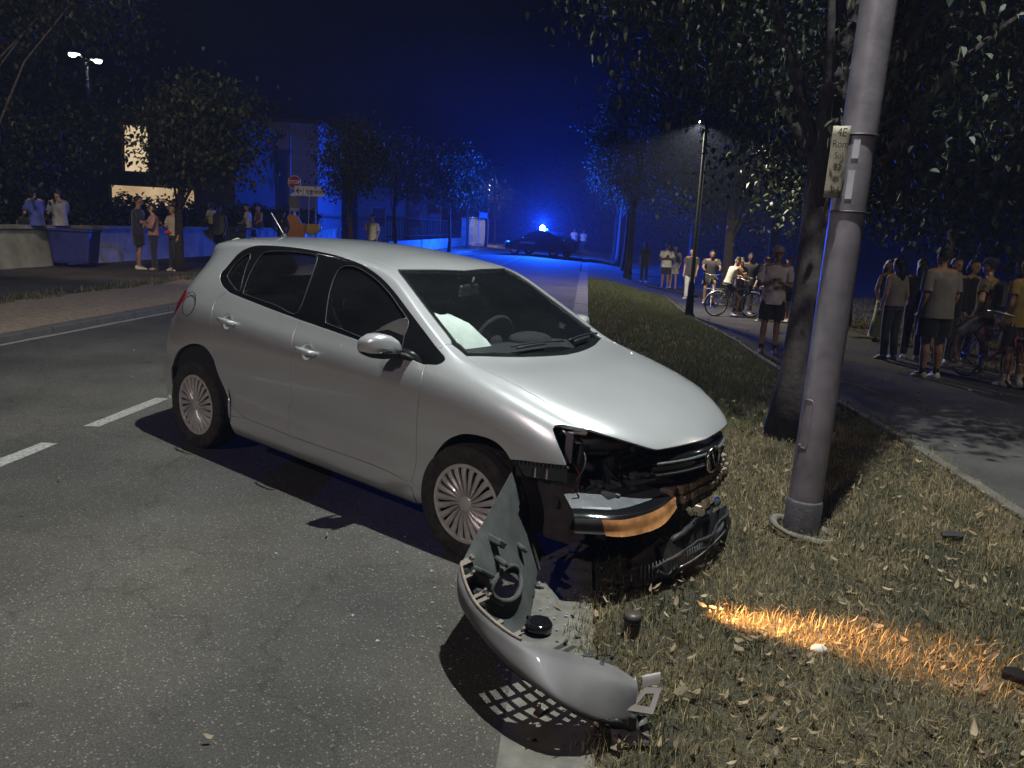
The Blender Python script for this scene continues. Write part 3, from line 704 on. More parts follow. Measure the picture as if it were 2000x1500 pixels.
# glass
wsc = np.concatenate([wstop[:-1], crom([(8.23, 11), (9.5, 11), (11.16, 11)], 14)[:-1], hbase[::-1][:-1], lin((10.872, 8.912), (10.62, 8.95), H_)[:-1], wsside[:-1]])
wsi = inset_loop(wsc, .035)
panel('windscreen', wsc, M_glassw, car, both=True, depth=.005, gap=.003, rim=.004)
panel('windscreen_border', wsc, M_gloss, car, holes=[np.concatenate([wsi])] if False else [], both=True, depth=.012, gap=.003, rim=.003) if False else None
def ring_panel(name, loop, amt, material, parent, depth, bottom=None):
    """black printed border: the strip between a centred half loop and its inset"""
    Lo = inset_loop(loop, .003); Li = inset_loop(Lo, amt)
    if bottom is not None:
        k = Lo[:, 0] > bottom[0]; Li2 = inset_loop(Lo, bottom[1]); Li[k] = Li2[k]
    V = []; F = []; Nn = []
    for side in (1, -1):
        a, na, _, _ = surfn(Lo[:, 0], Lo[:, 1], side); b_, nb, _, _ = surfn(Li[:, 0], Li[:, 1], side); m = len(Lo); o = sum(len(v) for v in V)
        V += [a - na * depth, b_ - nb * depth]; Nn += [na, nb]
        for i in range(m):
            j = (i + 1) % m
            if Lo[i, 1] > NT - 1e-3 and Lo[j, 1] > NT - 1e-3: continue
            q = (o + i, o + j, o + m + j, o + m + i); F.append(q if side == -1 else q[::-1])
    return np_mesh(name, np.concatenate(V), np.array(F), material, parent, True)
def seal(name, ut_, r_):
    for side in (-1, 1):
        S, n, _, _ = surfn(ut_[:, 0], ut_[:, 1], side); b = MB(); b.tube([Vector(p - q * .004) for p, q in zip(S, n)], r_, 6); b.build(name, M_black, car)
seal('windscreen_seal', wstop, .0075); seal('windscreen_seal', wsside, .0065)
ring_panel('windscreen_border', wsc, .028, M_gloss, car, .009, bottom=(10.3, .085))
win = np.concatenate([w_back[:-1], w_front[:-1], wb_f[:-1], wb_r[:-1]])
qg = crom([(4.38, 7.104), (4.354, 7.474), (4.462, 7.833), (4.57, 7.95), (4.66, 7.75), (4.72, 7.45), (4.93, 6.74), (4.70, 6.83), (4.38, 7.104)], 4)[:-1]
rg = crom([(5.03, 6.66), (4.90, 7.4), (4.90, 7.90), (5.02, 8.12), (5.525, 8.30), (6.0, 8.38), (6.12, 8.25), (6.19, 7.845), (6.36, 6.50), (5.794, 6.56), (5.03, 6.66)], 4)[:-1]
fg = crom([(7.05, 6.39), (6.955, 6.763), (6.781, 7.366), (6.725, 7.777), (6.80, 8.03), (7.043, 8.15), (7.541, 7.95), (7.996, 7.80), (8.581, 7.69), (9.08, 7.60), (9.20, 7.45), (9.276, 7.1), (9.291, 6.33), (8.161, 6.28), (7.05, 6.39)], 4)[:-1]
wt = panel('window_surround', win, M_gloss, car, holes=[qg, rg, fg], sides=(-1, 1), depth=.003, gap=.001, rim=.03)
for nm, g in (('quarter_window', qg), ('rear_door_window', rg), ('front_door_window', fg)):
    panel(nm, g, M_glasss, car, sides=(-1, 1), depth=.012, gap=0.0, rim=.004)
    for side in (-1, 1):
        S, n, _, _ = surfn(g[:, 0], g[:, 1], side); b = MB(); b.tube([Vector(p - q * .004) for p, q in zip(S, n)], .0036, 6, closed=True); b.build('window_seal', mat('window_seal_grey', (.03, .03, .033), .4, 0, .1), car)
# inner lining: the cabin seen through the glass
def lining():
    U = np.linspace(1.0, 11.0, 150); T_ = np.linspace(2.2, 11, 130); UU, TT = np.meshgrid(U, T_, indexing='ij')
    c = np.stack([(UU[:-1, :-1] + UU[1:, 1:]) / 2, (TT[:-1, :-1] + TT[1:, 1:]) / 2], -1).reshape(-1, 2)
    k = np.ones(len(c), bool)
    for g in (inset_loop(qg, -.01), inset_loop(rg, -.012), inset_loop(fg, -.012), wsc, np.concatenate([rw_hole, [(0, 7.15)]])): k &= ~pip(c, g)
    k &= ~((c[:, 0] > 10.2) & (c[:, 1] > 6.2))
    n, m = UU.shape; I = np.arange(n * m).reshape(n, m); F = np.stack([I[:-1, :-1], I[1:, :-1], I[1:, 1:], I[:-1, 1:]], -1).reshape(-1, 4)[k]
    top = c[k][:, 1] > 8.9
    for nm, sel, mt in (('headliner', top, M_lining), ('cabin_lining', ~top, M_seat)):
        V = []; Fs = []
        for side in (1, -1):
            S, nn, _, _ = surfn(UU, TT, side); S = (S - nn * .028).reshape(-1, 3); Fs.append((F[sel] if side == 1 else F[sel][:, ::-1]) + len(S) * len(V)); V.append(S)
        np_mesh(nm, np.concatenate(V), np.concatenate(Fs), mt, car, True)
lining()

# door handles, fuel flap, mirror, aerial, wipers
for (hu, ht, doors) in ((6.84, 5.08, fd), (4.968, 5.28, rd)):
    for dobj, side in zip(doors, (-1, 1)):
        p, n, a, b_ = on_body(hu, ht, side); rot = Matrix((a, n.cross(a) * -1 if False else b_, n)).transposed()
        a2 = a; b2 = n.cross(a2); rot = Matrix((a2, b2, n)).transposed().to_3x3()
        cup = MB(); rings = []
        for r_, h_ in ((.048, .0008), (.040, -.001), (.025, -.010), (.001, -.013)):
            rings.append([p + rot @ Vector((r_ * 1.0 * math.cos(t), r_ * 1.05 * math.sin(t), h_ + .0028)) for t in np.linspace(0, 2 * math.pi, 24, endpoint=False)])
        cup.loft(rings); cup.build('handle_recess', M_paint, dobj)
        hb = MB(); path = [p + a2 * x + n * h for x, h in ((-.085, .006), (-.075, .026), (-.03, .036), (.03, .036), (.075, .028), (.085, .006))]
        R_ = []
        for i, q in enumerate(path):
            w_ = (.012, .015, .016, .016, .015, .012)[i]; th = .008
            R_.append([q + b2 * (w_ * math.cos(t)) + n * (th * math.sin(t)) for t in np.linspace(0, 2 * math.pi, 10, endpoint=False)])
        hb.loft(R_, cap=True); hb.build('door_handle', M_paint, dobj)
p, n, a, b_ = on_body(3.72, 5.55, -1, .0008)
fl = MB(); b2 = n.cross(a)
fl.tube([p + a * (.082 * math.cos(t)) + b2 * (.082 * math.sin(t)) for t in np.linspace(0, 2 * math.pi, 28, endpoint=False)], .0022, 6, closed=True); fl.build('fuel_flap', M_gloss, bs[0])
for side in (-1, 1):
    mr = empty('door_mirror', (0, 0, 0), 0, car); sg = side
    def ms(x, y, z): return Vector((x, sg * y, z))
    R_ = []
    for (y_, xf, xb, z0, z1) in ((.795, 1.955, 1.93, .985, 1.01), (.815, 1.985, 1.90, .968, 1.035), (.84, 1.995, 1.885, .962, 1.062), (.88, 1.998, 1.872, .960, 1.085), (.93, 1.992, 1.862, .962, 1.095), (.97, 1.975, 1.858, .968, 1.09), (1.0, 1.945, 1.857, .982, 1.072), (1.012, 1.905, 1.862, 1.0, 1.05)):
        cx, cz, rx, rz = (xf + xb) / 2, (z0 + z1) / 2, (xf - xb) / 2, (z1 - z0) / 2
        R_.append([ms(cx + rx * math.copysign(abs(math.cos(t)) ** .6, math.cos(t)), y_, cz + rz * math.copysign(abs(math.sin(t)) ** .6, math.sin(t))) for t in np.linspace(0, 2 * math.pi, 20, endpoint=False)])
    def clipz(lo_, hi_):
        return [[Vector((q.x, q.y, min(max(q.z, lo_), hi_))) for q in r_] for r_ in R_]
    b = MB(); b.loft(clipz(.996, 2), cap=True); b.build('mirror_shell', M_paint, mr)
    b = MB(); b.loft([[Vector((q.x - .002 * (1 if q.x > 1.93 else -1), q.y * .997, q.z)) for q in r_] for r_ in clipz(0, .9945)], cap=True)
    b.loft([[ms(1.98 + .03 * f + x, .775 + .06 * (1 - f), .955 + .03 * (1 - f) + z) for x, z in ((.05, -.012), (.05, .014), (-.05, .014), (-.05, -.012))] for f in (0, 1)], cap=True); b.build('mirror_base', M_black, mr)
    b = MB(); b.loft([[ms(1.857, y_, z_) for y_, z_ in ((.83, .985), (.99, 1.0), (.99, 1.06), (.90, 1.08), (.84, 1.06))], [ms(1.853, y_, z_) for y_, z_ in ((.83, .985), (.99, 1.0), (.99, 1.06), (.90, 1.08), (.84, 1.06))]], cap=True, smooth=False); b.build('mirror_glass', M_chrome, mr)
    b = MB(); b.ball(ms(1.99, .93, 1.003), (.012, .05, .006)); b.build('side_repeater', M_gloss, mr)
p, n, a, b_ = on_body(3.15, 11, -1)
ar = empty('roof_aerial', (0, 0, 0), 0, car)
b = MB(); b.lathe([(.03, 0), (.028, .012), (.016, .03), (.004, .034)], 14, (p.x, 0, p.z - .002)); b.build('aerial_base', M_black, ar)
b = MB(); b.tube([(p.x, 0, p.z + .02), (p.x - .16, 0, p.z + .17)], [.0042, .0028], 6); b.build('aerial_rod', M_alloy, ar)
for (y0, y1, u0, dy) in ((-.34, .10, 10.98, .02), (.16, .60, 10.98, .02)):
    wp = MB(); pts = []
    for f in np.linspace(0, 1, 9):
        yy = y0 + (y1 - y0) * f; tt = 11 - abs(yy) / .32; tt = 11 - (abs(yy) / .32 if abs(yy) < .32 else 1 + (abs(yy) - .32) / .32)
        q, n, _, _ = on_body(10.72 - .25 * f * (1 - f), max(tt, 9.0), 1 if yy > 0 else -1, .014); pts.append(q)
    wp.tube(pts, .006, 6); q2 = [p_ + Vector((.04, 0, -.002)) for p_ in pts[:5]]; wp.tube(q2, .008, 6); wp.build('windscreen_wiper', M_black, car)

# ---- wheels
def make_wheel():
    w = empty('wheel', (0, 0, 0))
    ty = MB()
    prof = [(.196, -.072), (.215, -.083), (.255, -.0915), (.280, -.090), (.296, -.078), (.3015, -.060), (.302, -.052), (.293, -.051), (.293, -.043), (.302, -.042), (.303, -.008), (.294, -.007), (.294, .002), (.303, .003), (.302, .036), (.293, .037), (.293, .045), (.302, .046), (.3015, .06), (.296, .078), (.280, .090), (.255, .0915), (.215, .083), (.196, .072)]
    ty.lathe(prof, 64, axis='y'); o = ty.build('tyre', M_rubber, w); o.data.set_sharp_from_angle(angle=.6)
    d = MB(); d.lathe([(.001, -.045), (.19, -.05), (.197, -.075), (.199, .07), (.15, .06), (.001, .06)], 48, axis='y'); d.build('steel_rim', M_dark, w)
    h = MB()
    h.lathe([(.183, -.070), (.188, -.080), (.197, -.083), (.206, -.080), (.209, -.072), (.200, -.066)], 64, axis='y')
    h.lathe([(.0005, -.0835), (.034, -.083), (.042, -.078), (.046, -.070), (.046, -.05)], 32, axis='y')
    ns = 22
    for k in range(ns):
        t0 = 2 * math.pi * k / ns; R_ = []
        for f in np.linspace(0, 1, 7):
            r_ = .040 + .148 * f; t = t0 + .16 * math.sin(f * 1.7) - .08; wd = (.0048 + .0135 * f ** .8); y_ = -.078 - .0035 * math.sin(f * 3.1) + (.004 if f > .95 else 0)
            c_ = Vector((math.cos(t), 0, math.sin(t))); s_ = Vector((-math.sin(t), 0, math.cos(t)))
            R_.append([c_ * r_ + s_ * (wd * x_) + Vector((0, y_ + yo, 0)) for x_, yo in ((-1, .010), (-.9, -.001), (-.2, -.006), (.35, -.003), (1, .004), (1, .012))])
        h.loft(R_, closed=True, cap=True)
    o = h.build('wheel_trim', M_alloy, w); o.data.set_sharp_from_angle(angle=.7)
    return w
w0 = make_wheel()
for i, (x_, sg, steer) in enumerate(((0.015, -1, 0), (2.47, -1, .05), (0.015, 1, 0), (2.47, 1, .05))):
    w = w0 if i == 0 else copy_tree(w0)
    w.parent = car; w.location = (x_, sg * .728, .305 if x_ < 1 else .302); w.rotation_euler = (0, 0.35 * i, (0 if sg < 0 else math.pi) + steer)

# ---- wheel-arch liners, floor, engine bay, bulkhead
for (cx, cz, r_) in ((.078, .36, .345), (2.525, .335, .352)):
    for sg in (-1, 1):
        b = MB(); R_ = []
        for y_ in (.805, .50):
            R_.append([Vector((cx + r_ * math.cos(t), sg * y_, cz + r_ * math.sin(t))) for t in np.linspace(-.25, math.pi + .25, 24)])
        b.loft(R_, closed=False); b.add([Vector((cx, sg * .5, cz))] + [v for v in R_[1]], [(0, i + 1, i + 2) for i in range(23)]); b.build('wheel_arch_liner', M_dark, car)
b = MB(); b.box((1.25, 0, .22), (2.4, 1.42, .06)); b.box((-.28, 0, .34), (.55, 1.1, .06)); b.build('floor_pan', M_dark, car)
b = MB(); b.box((2.28, 0, .58), (.05, 1.42, .72)); b.build('bulkhead', M_dark, car)
b = MB(); b.box((2.74, 0, .42), (.6, .96, .46), bev=.05); b.box((2.7, .1, .68), (.4, .5, .14), bev=.03); b.build('engine_block', M_dark, car)
fe = empty('front_end_carrier', (0, 0, 0), 0, car)
for k_, pts in enumerate(([(2.95, -.66, .66), (3.02, -.63, .55), (3.0, -.66, .46), (3.08, -.6, .40), (3.1, -.64, .30)], [(3.05, -.5, .62), (3.14, -.52, .56), (3.12, -.42, .52), (3.2, -.45, .49)], [(3.1, -.3, .40), (3.2, -.34, .28), (3.22, -.26, .16), (3.28, -.3, .10)], [(2.98, -.6, .72), (3.06, -.66, .64), (3.04, -.7, .54)])):
    b = MB(); q_ = cr_rows(np.array(pts), 5) if 'cr_rows' in globals() else pts; b.tube([tuple(p_) for p_ in q_], .005, 5); b.build('loose_wire', M_black if k_ % 2 else mat('wire_red', (.25, .03, .02), .5), fe)
b = MB(); b.box((3.06, 0, .45), (.06, .92, .50), bev=.01); b.build('radiator_panel', M_dark, fe)
b = MB()
for k in range(9): b.box((3.095, 0, .26 + k * .045), (.012, .80, .018))
b.build('radiator_fins', M_black, fe)
b = MB(); b.tube([(2.95, -.62, .70), (3.08, -.50, .71), (3.16, -.2, .70), (3.17, .2, .70), (3.08, .5, .71), (2.95, .62, .70)], .035, 8); b.tube([(3.0, -.60, .70), (2.96, -.62, .45), (2.98, -.60, .28)], .03, 8); b.tube([(3.0, .60, .70), (2.96, .62, .45), (2.98, .60, .28)], .03, 8)
b.build('lock_carrier', M_black, fe)
for pts, r_, mt in (([(2.93, -.68, .77), (2.95, -.66, .745), (2.965, -.645, .735)], .011, M_steel), ([(2.965, -.645, .735), (2.985, -.63, .715), (3.0, -.60, .712)], .010, M_steel),
                    ([(2.96, -.63, .68), (2.985, -.60, .672), (3.0, -.585, .66)], .007, M_steel), ([(2.94, -.66, .64), (3.0, -.58, .60), (3.03, -.54, .58)], .02, M_grey), ([(2.97, -.60, .73), (3.05, -.50, .70), (3.1, -.35, .69)], .022, M_grey2), ([(3.0, -.55, .655), (3.08, -.40, .65), (3.1, -.3, .66)], .014, M_grey)):
    b = MB(); b.tube(pts, r_, 8); b.build('engine_hose', mt, fe)
b = MB(); b.box((2.985, -.615, .772), (.075, .075, .03), Matrix.Rotation(.5, 3, 'Z'), bev=.008); b.lathe([(.022, .0), (.022, .018), (.012, .02)], 12, (2.99, -.618, .778)); b.build('lamp_mount_bracket', mat('bracket_cream', (.45, .42, .38), .6, 0, .1), fe)
b = MB(); M_brk = mat('bracket_purplegrey', (.12, .11, .13), .6, 0, .2)
b.box((3.05, -.46, .70), (.05, .07, .07), Matrix.Rotation(.4, 3, 'Z'), bev=.006); b.build('carrier_bracket', M_brk, fe)
b = MB(); b.box((3.13, -.33, .685), (.03, .10, .06), Matrix.Rotation(.2, 3, 'Z'), bev=.006); b.build('carrier_bracket', M_brk, fe)
b = MB(); b.box((2.98, -.69, .70), (.04, .012, .15), bev=.004); b.build('carrier_bracket', M_brk, fe)
# fender foot: inner wing edge with holes showing light metal, where the bumper was clipped
fm = empty('bumper_mount', (0, 0, 0), 0, car)
S0, _, _, _ = surfn(np.linspace(12.72, 13.86, 14), np.interp(np.linspace(12.72, 13.86, 14), [12.6, 13.88], [3.98, 4.34]), -1)
b = MB(); V = []; F = []
for i, q in enumerate(S0):
    V += [(q[0] - .004, q[1] + .022, q[2] - .004), (q[0] - .006, q[1] + .030, q[2] - .078)]
for i in range(13):
    if i in (4, 7): continue
    F.append((2 * i, 2 * i + 1, 2 * i + 3, 2 * i + 2))
b.add(V, F)
for i in range(0, 14, 1): b.box((S0[i][0], S0[i][1] + .018, S0[i][2] - .006), (.010, .012, .012))
b.build('mount_strip', M_grey2, fm)
b = MB(); V = []; F = []
for i, q in enumerate(S0):
    V += [(q[0] - .006, q[1] + .045, q[2] + .02), (q[0] - .008, q[1] + .05, q[2] - .085)]
for i in range(2, 10): F.append((2 * i, 2 * i + 1, 2 * i + 3, 2 * i + 2))
b.add(V, F); b.build('mount_backing', mat('primer_pink', (.55, .47, .44), .5, 0, .1), fm)
b = MB(); b.loft([[Vector((2.83, -.74, .60)), Vector((2.98, -.70, .585)), Vector((3.02, -.66, .57))], [Vector((2.86, -.71, .40)), Vector((2.98, -.66, .38)), Vector((3.03, -.60, .40))], [Vector((2.86, -.68, .22)), Vector((2.98, -.62, .2)), Vector((3.03, -.55, .22))]], closed=False); b.build('arch_liner_front', mat('liner_purple', (.06, .048, .05), .7, 0, .3, scale=15, bump=.4, bscale=30), fm)
# upper grille with emblem, foam beam, lower lip
gr = empty('upper_grille', (0, 0, 0), 0, car)
b = MB(); R_ = []
for y_ in np.linspace(-.40, .40, 15):
    xx = 3.335 - .55 * y_ * y_; R_.append([Vector((xx - .05, y_, .665)), Vector((xx + .01, y_, .655)), Vector((xx + .025, y_, .61)), Vector((xx + .01, y_, .555)), Vector((xx - .05, y_, .545))])
b.loft(R_, closed=False); b.build('grille_shell', M_gloss, gr)
for z_ in (.632, .578):
    b = MB(); b.tube([(3.362 - .55 * y_ * y_, y_, z_ + (.0 if z_ > .6 else 0)) for y_ in np.linspace(-.38, .38, 13)], .0075, 6); b.build('grille_slat', M_grey, gr)
em = MB(); ex, ez, er = 3.395, .612, .066
em.tube([(ex, er * math.cos(t), ez + er * math.sin(t)) for t in np.linspace(0, 2 * math.pi, 40, endpoint=False)], .0062, 8, closed=True)
for seg in ([(-.026, .054), (-.004, .008), (.0, .004), (.004, .008), (.026, .054)], [(-.058, .026), (-.030, -.047), (.0, .0), (.030, -.047), (.058, .026)]):
    em.tube([(ex, y_, ez + z_) for y_, z_ in seg], .0055, 6)
em.build('front_emblem', M_chrome, gr)
b = MB(); b.lathe([(.001, 0), (.064, 0), (.064, -.012), (.001, -.012)], 30, (ex - .004, 0, ez), axis='x'); b.build('emblem_disc', M_gloss, gr)
bm = empty('bumper_beam', (0, 0, 0), 0, car)
b = MB(); b.tube([(3.12, -.58, .45), (3.2, -.3, .45), (3.22, 0, .45), (3.2, .3, .45), (3.12, .58, .45)], .05, 8); b.build('steel_beam', M_dark, bm)
for row, (z_, dx) in enumerate(((.478, 0), (.428, .012), (.385, .004))):
    for k, y_ in enumerate(np.arange(-.24, .50, .085)):
        b = MB(); b.box((3.315 + dx - .42 * y_ * y_ + random.uniform(-.008, .008), y_ + row * .012, z_ + .045 * y_), (.07, .076, .042), Matrix.Rotation(-.84 * y_ + random.uniform(-.06, .06), 3, 'Z') @ Matrix.Rotation(random.uniform(-.08, .08), 3, 'X'), bev=.006); b.build('foam_block', M_foam if row < 2 else M_grey2, bm)
b = MB(); b.box((3.38, .02, .365), (.03, .05, .04), bev=.005); b.build('foam_clip', mat('cream_clip', (.55, .48, .38), .6), bm)
b = MB(); b.box((3.385, -.08, .365), (.03, .02, .03)); b.build('foam_clip', _M['cream_clip'], bm)
lg = empty('lower_air_guide', (0, 0, 0), 0, car)
for (z_, x_, r_, ya, yb) in ((.262, 3.37, .017, -.30, .44), (.205, 3.43, .012, -.48, .46), (.125, 3.42, .020, -.36, .46), (.092, 3.38, .013, -.48, .30)):
    ys_ = np.linspace(ya, yb, 15); jx, jz = (np.random.default_rng(5).normal(0, .010, 15), np.random.default_rng(6).normal(0, .007, 15))
    b = MB(); b.tube([(x_ - .38 * y_ * y_ + a_, y_, z_ + .05 * y_ + c_) for y_, a_, c_ in zip(ys_, jx, jz)], [r_ * random.uniform(.6, 1.2) for _ in ys_], 6); b.build('guide_bar', M_black, lg)
for k_ in range(5):
    y_ = -.38 + .2 * k_; b = MB(); b.add([(3.36 - .3 * y_ * y_, y_ - .09, .24 + random.uniform(-.02, .02)), (3.38 - .3 * y_ * y_, y_ + .07, .25 + random.uniform(-.02, .03)), (3.41 - .3 * y_ * y_, y_ + .10, .13 + random.uniform(-.03, .02)), (3.42 - .3 * y_ * y_, y_ + random.uniform(-.03, .03), .07 + random.uniform(-.03, .03)), (3.40 - .3 * y_ * y_, y_ - .08, .12)], [(0, 1, 2, 3, 4)]); o = b.build('torn_shield', M_black, lg); md = o.modifiers.new('t', 'SOLIDIFY'); md.thickness = .004
b = MB()
for k in np.linspace(-.44, .44, 40): b.tube([(3.435 - .38 * k * k, k, .205), (3.437 - .38 * k * k, k + .008, .125)], .0028, 4)
b.build('guide_mesh', M_grey, lg)
b = MB(); b.tube([(3.445 - .38 * y_ * y_, y_, .148 + .01 * math.sin(y_ * 9)) for y_ in np.linspace(-.2, .46, 15)], .004, 5); b.build('guide_edge', M_steel, lg)
lg.rotation_euler = (.035, 0, -.03)
hl = empty('left_headlamp', (0, 0, 0), 0, car)
b = MB(); b.loft([[Vector((3.10, .42, .52)), Vector((3.24, .44, .45)), Vector((3.26, .48, .34)), Vector((3.16, .50, .30))], [Vector((3.02, .64, .55)), Vector((3.12, .66, .47)), Vector((3.14, .68, .36)), Vector((3.06, .66, .31))]], closed=False); b.build('lamp_lens', M_clear, hl)
b = MB(); b.box((3.06, .55, .43), (.10, .22, .18), Matrix.Rotation(-.5, 3, 'Z'), bev=.02); b.build('lamp_housing', M_grey2, hl)

# ---- interior
def seat(x, y, rear=False):
    s_ = empty('seat', (x, y, 0), 0, car); w = .25 if not rear else .30
    b = MB(); b.box((.1, 0, .45), (.52, 2 * w, .16), Matrix.Rotation(-.12, 3, 'Y'), bev=.05); b.build('seat_cushion', M_seat, s_)
    b = MB(); R_ = []
    for f in np.linspace(0, 1, 8):
        hw = w * (.95 + .08 * math.sin(f * 3) - .28 * max(0, f - .6)); R_.append([Vector((-.12 - .25 * f + dx, yy * hw, .48 + .58 * f)) for dx, yy in ((.10, -.7), (.07, 0), (.10, .7), (.04, 1), (-.06, .8), (-.08, 0), (-.06, -.8), (.04, -1))])
    b.loft(R_, cap=True); b.build('backrest', M_seat, s_)
    b = MB(); hz = 1.20 if not rear else 1.13
    b.ball((-.385, 0, hz), (.052, .135, .085), 16, 10); o = b.build('headrest', M_seat, s_)
    b = MB()
    for sy in (-.05, .05): b.tube([(-.375, sy, hz - .16), (-.385, sy, hz)], .006, 6)
    b.build('headrest_rods', M_steel, s_)
seat(1.30, -.36); seat(1.30, .36); seat(.52, -.36, True); seat(.52, .36, True)
b = MB(); R_ = []
for y_ in np.linspace(-.70, .70, 15):
    k = 1 - .25 * (abs(y_) / .7) ** 4; R_.append([Vector((2.22, y_, .95 * k + .03)), Vector((2.05, y_, .965)), Vector((1.88, y_, .955)), Vector((1.80, y_, .90)), Vector((1.82, y_, .74)), Vector((1.95, y_, .6))])
b.loft(R_, closed=False); b.ball((1.93, .36, .965), (.12, .17, .05)); b.build('dashboard', M_seat, car)
b = MB(); b.tube([(1.62 + .055 * math.sin(t), .36 + .18 * math.cos(t), .90 + .172 * math.sin(t)) for t in np.linspace(0, 2 * math.pi, 28, endpoint=False)], .015, 8, closed=True); b.ball((1.64, .36, .90), (.04, .07, .06)); b.tube([(1.62, .19, .9), (1.62, .53, .9)], .012, 6); b.tube([(1.64, .36, .9), (1.62, .36, .74)], .014, 6); b.build('steering_wheel', M_seat, car)
b = MB(); R_ = []   # burst passenger airbag draped over the dashboard
for i, f in enumerate(np.linspace(0, 1, 15)):
    y_ = -.66 + .62 * f; k = math.sin(math.pi * min(1, f * .93 + .05)) ** .5; wv = .012 * math.sin(f * 17)
    R_.append([Vector((1.95, y_, .955)), Vector((1.91 + wv, y_, .975 + .075 * k)), Vector((1.82 + wv, y_, 1.0 + .125 * k)), Vector((1.71 - wv, y_, 1.01 + .135 * k + wv)), Vector((1.60, y_, .99 + .11 * k)), Vector((1.54 + wv, y_ * .98, .90)), Vector((1.52, y_ * .97, .78 + wv)), Vector((1.56, y_ * .96, .66 + .04 * k))])
b.loft(R_, closed=False); b.build('passenger_airbag', M_bag, car)
b = MB(); R_ = []   # side curtain airbag
for f in np.linspace(0, 1, 12):
    x_ = 1.75 - .25 * f; R_.append([Vector((x_, -.60 - .02 * math.sin(f * 9), 1.20 - .08 * f)), Vector((x_ + .02, -.66, 1.10)), Vector((x_ + .03 * math.sin(f * 8), -.69, 1.0)), Vector((x_, -.68, .95 + .03 * math.sin(f * 6)))])
b.loft(R_, closed=False); 
b = MB(); b.box((1.72, -.02, 1.265), (.03, .24, .07), Matrix.Rotation(.25, 3, 'Z'), bev=.012); b.tube([(1.74, -.02, 1.28), (1.74, 0, 1.345)], .009, 6); b.build('rear_view_mirror', M_black, car)
b = MB(); b.tube([(1.05, -.62, 1.25), (1.2, -.55, .95), (1.3, -.35, .62)], .018, 4); b.build('seat_belt', mat('belt_webbing', (.35, .33, .30), .8), car)
# ================================================================ TORN-OFF BUMPER, HEADLAMP, LAMP POST
def text_mesh(txt, size, extrude=.001, bold=0.0, align='CENTER', spacing=1.0):
    c = bpy.data.curves.new('lettering', 'FONT'); c.body = txt; c.size = size; c.extrude = extrude; c.offset = bold; c.align_x = align; c.align_y = 'CENTER'; c.space_character = spacing; c.resolution_u = 3
    o = bpy.data.objects.new('lettering', c); COL.objects.link(o)
    dg = bpy.context.evaluated_depsgraph_get(); me = bpy.data.meshes.new_from_object(o.evaluated_get(dg))
    bpy.data.objects.remove(o); bpy.data.curves.remove(c); return me
def put_text(name, txt, size, M, material, parent, **kw):
    me = text_mesh(txt, size, **kw); me.transform(M); me.materials.clear(); me.materials.append(material)
    o = bpy.data.objects.new(name, me); COL.objects.link(o)
    if parent is not None: o.parent = parent
    return o

BUMP = np.array([
[(0.044, 3.779, 0.56), (0.063, 3.743, 0.49), (0.088, 3.738, 0.39), (0.124, 3.726, 0.28), (0.166, 3.778, 0.17), (0.202, 3.815, 0.09)],
[(-0.066, 3.327, 0.47), (-0.025, 3.361, 0.42), (0.035, 3.419, 0.33), (0.091, 3.494, 0.23), (0.139, 3.536, 0.14), (0.167, 3.554, 0.07)],
[(-0.144, 3.049, 0.39), (-0.106, 3.048, 0.36), (-0.032, 3.09, 0.28), (0.045, 3.151, 0.2), (0.103, 3.226, 0.11), (0.128, 3.232, 0.05)],
[(-0.155, 2.969, 0.355), (-0.17, 2.947, 0.33), (-0.146, 2.972, 0.23), (-0.053, 3.01, 0.14), (0.031, 3.05, 0.08), (0.085, 3.067, 0.04)],
[(-0.088, 2.748, 0.325), (-0.111, 2.746, 0.305), (-0.108, 2.759, 0.25), (-0.036, 2.792, 0.18), (0.052, 2.853, 0.11), (0.114, 2.912, 0.06)],
[(0.045, 2.575, 0.3), (0.02, 2.558, 0.285), (0.011, 2.538, 0.235), (0.07, 2.587, 0.17), (0.165, 2.665, 0.1), (0.226, 2.738, 0.05)],
[(0.151, 2.546, 0.28), (0.137, 2.484, 0.265), (0.16, 2.398, 0.2), (0.218, 2.482, 0.14), (0.277, 2.556, 0.09), (0.329, 2.615, 0.05)],
[(0.275, 2.552, 0.25), (0.263, 2.48, 0.23), (0.261, 2.375, 0.16), (0.309, 2.429, 0.115), (0.366, 2.489, 0.07), (0.411, 2.53, 0.04)],
[(0.391, 2.549, 0.22), (0.376, 2.479, 0.2), (0.365, 2.404, 0.12), (0.404, 2.424, 0.09), (0.438, 2.45, 0.06), (0.475, 2.478, 0.03)],
[(0.472, 2.511, 0.19), (0.473, 2.482, 0.17), (0.465, 2.456, 0.12), (0.474, 2.445, 0.09), (0.486, 2.428, 0.055), (0.507, 2.439, 0.03)]])
bumper = thing('bumper_cover', 'torn silver front bumper cover hanging from the front wheel arch onto the gutter', 'bumper')
_K = 8
BG = cr_rows(BUMP, _K); BG = cr_rows(BG.transpose(1, 0, 2), _K).transpose(1, 0, 2)      # (73, 41, 3)
gu = np.gradient(BG, axis=0); gv = np.gradient(BG, axis=1); BN = np.cross(gu, gv); BN /= np.linalg.norm(BN, axis=-1, keepdims=True) + 1e-9
if BN[40, 10, 0] > 0: BN = -BN
def bsurf(s_, v_, off=0.0):
    i, j = s_ * _K, v_ * _K; i0, j0 = int(min(max(i, 0), BG.shape[0] - 2)), int(min(max(j, 0), BG.shape[1] - 2)); f, g = i - i0, j - j0
    def bl(A): return A[i0, j0] * (1 - f) * (1 - g) + A[i0 + 1, j0] * f * (1 - g) + A[i0, j0 + 1] * (1 - f) * g + A[i0 + 1, j0 + 1] * f * g
    return Vector(bl(BG) + bl(BN) * off)
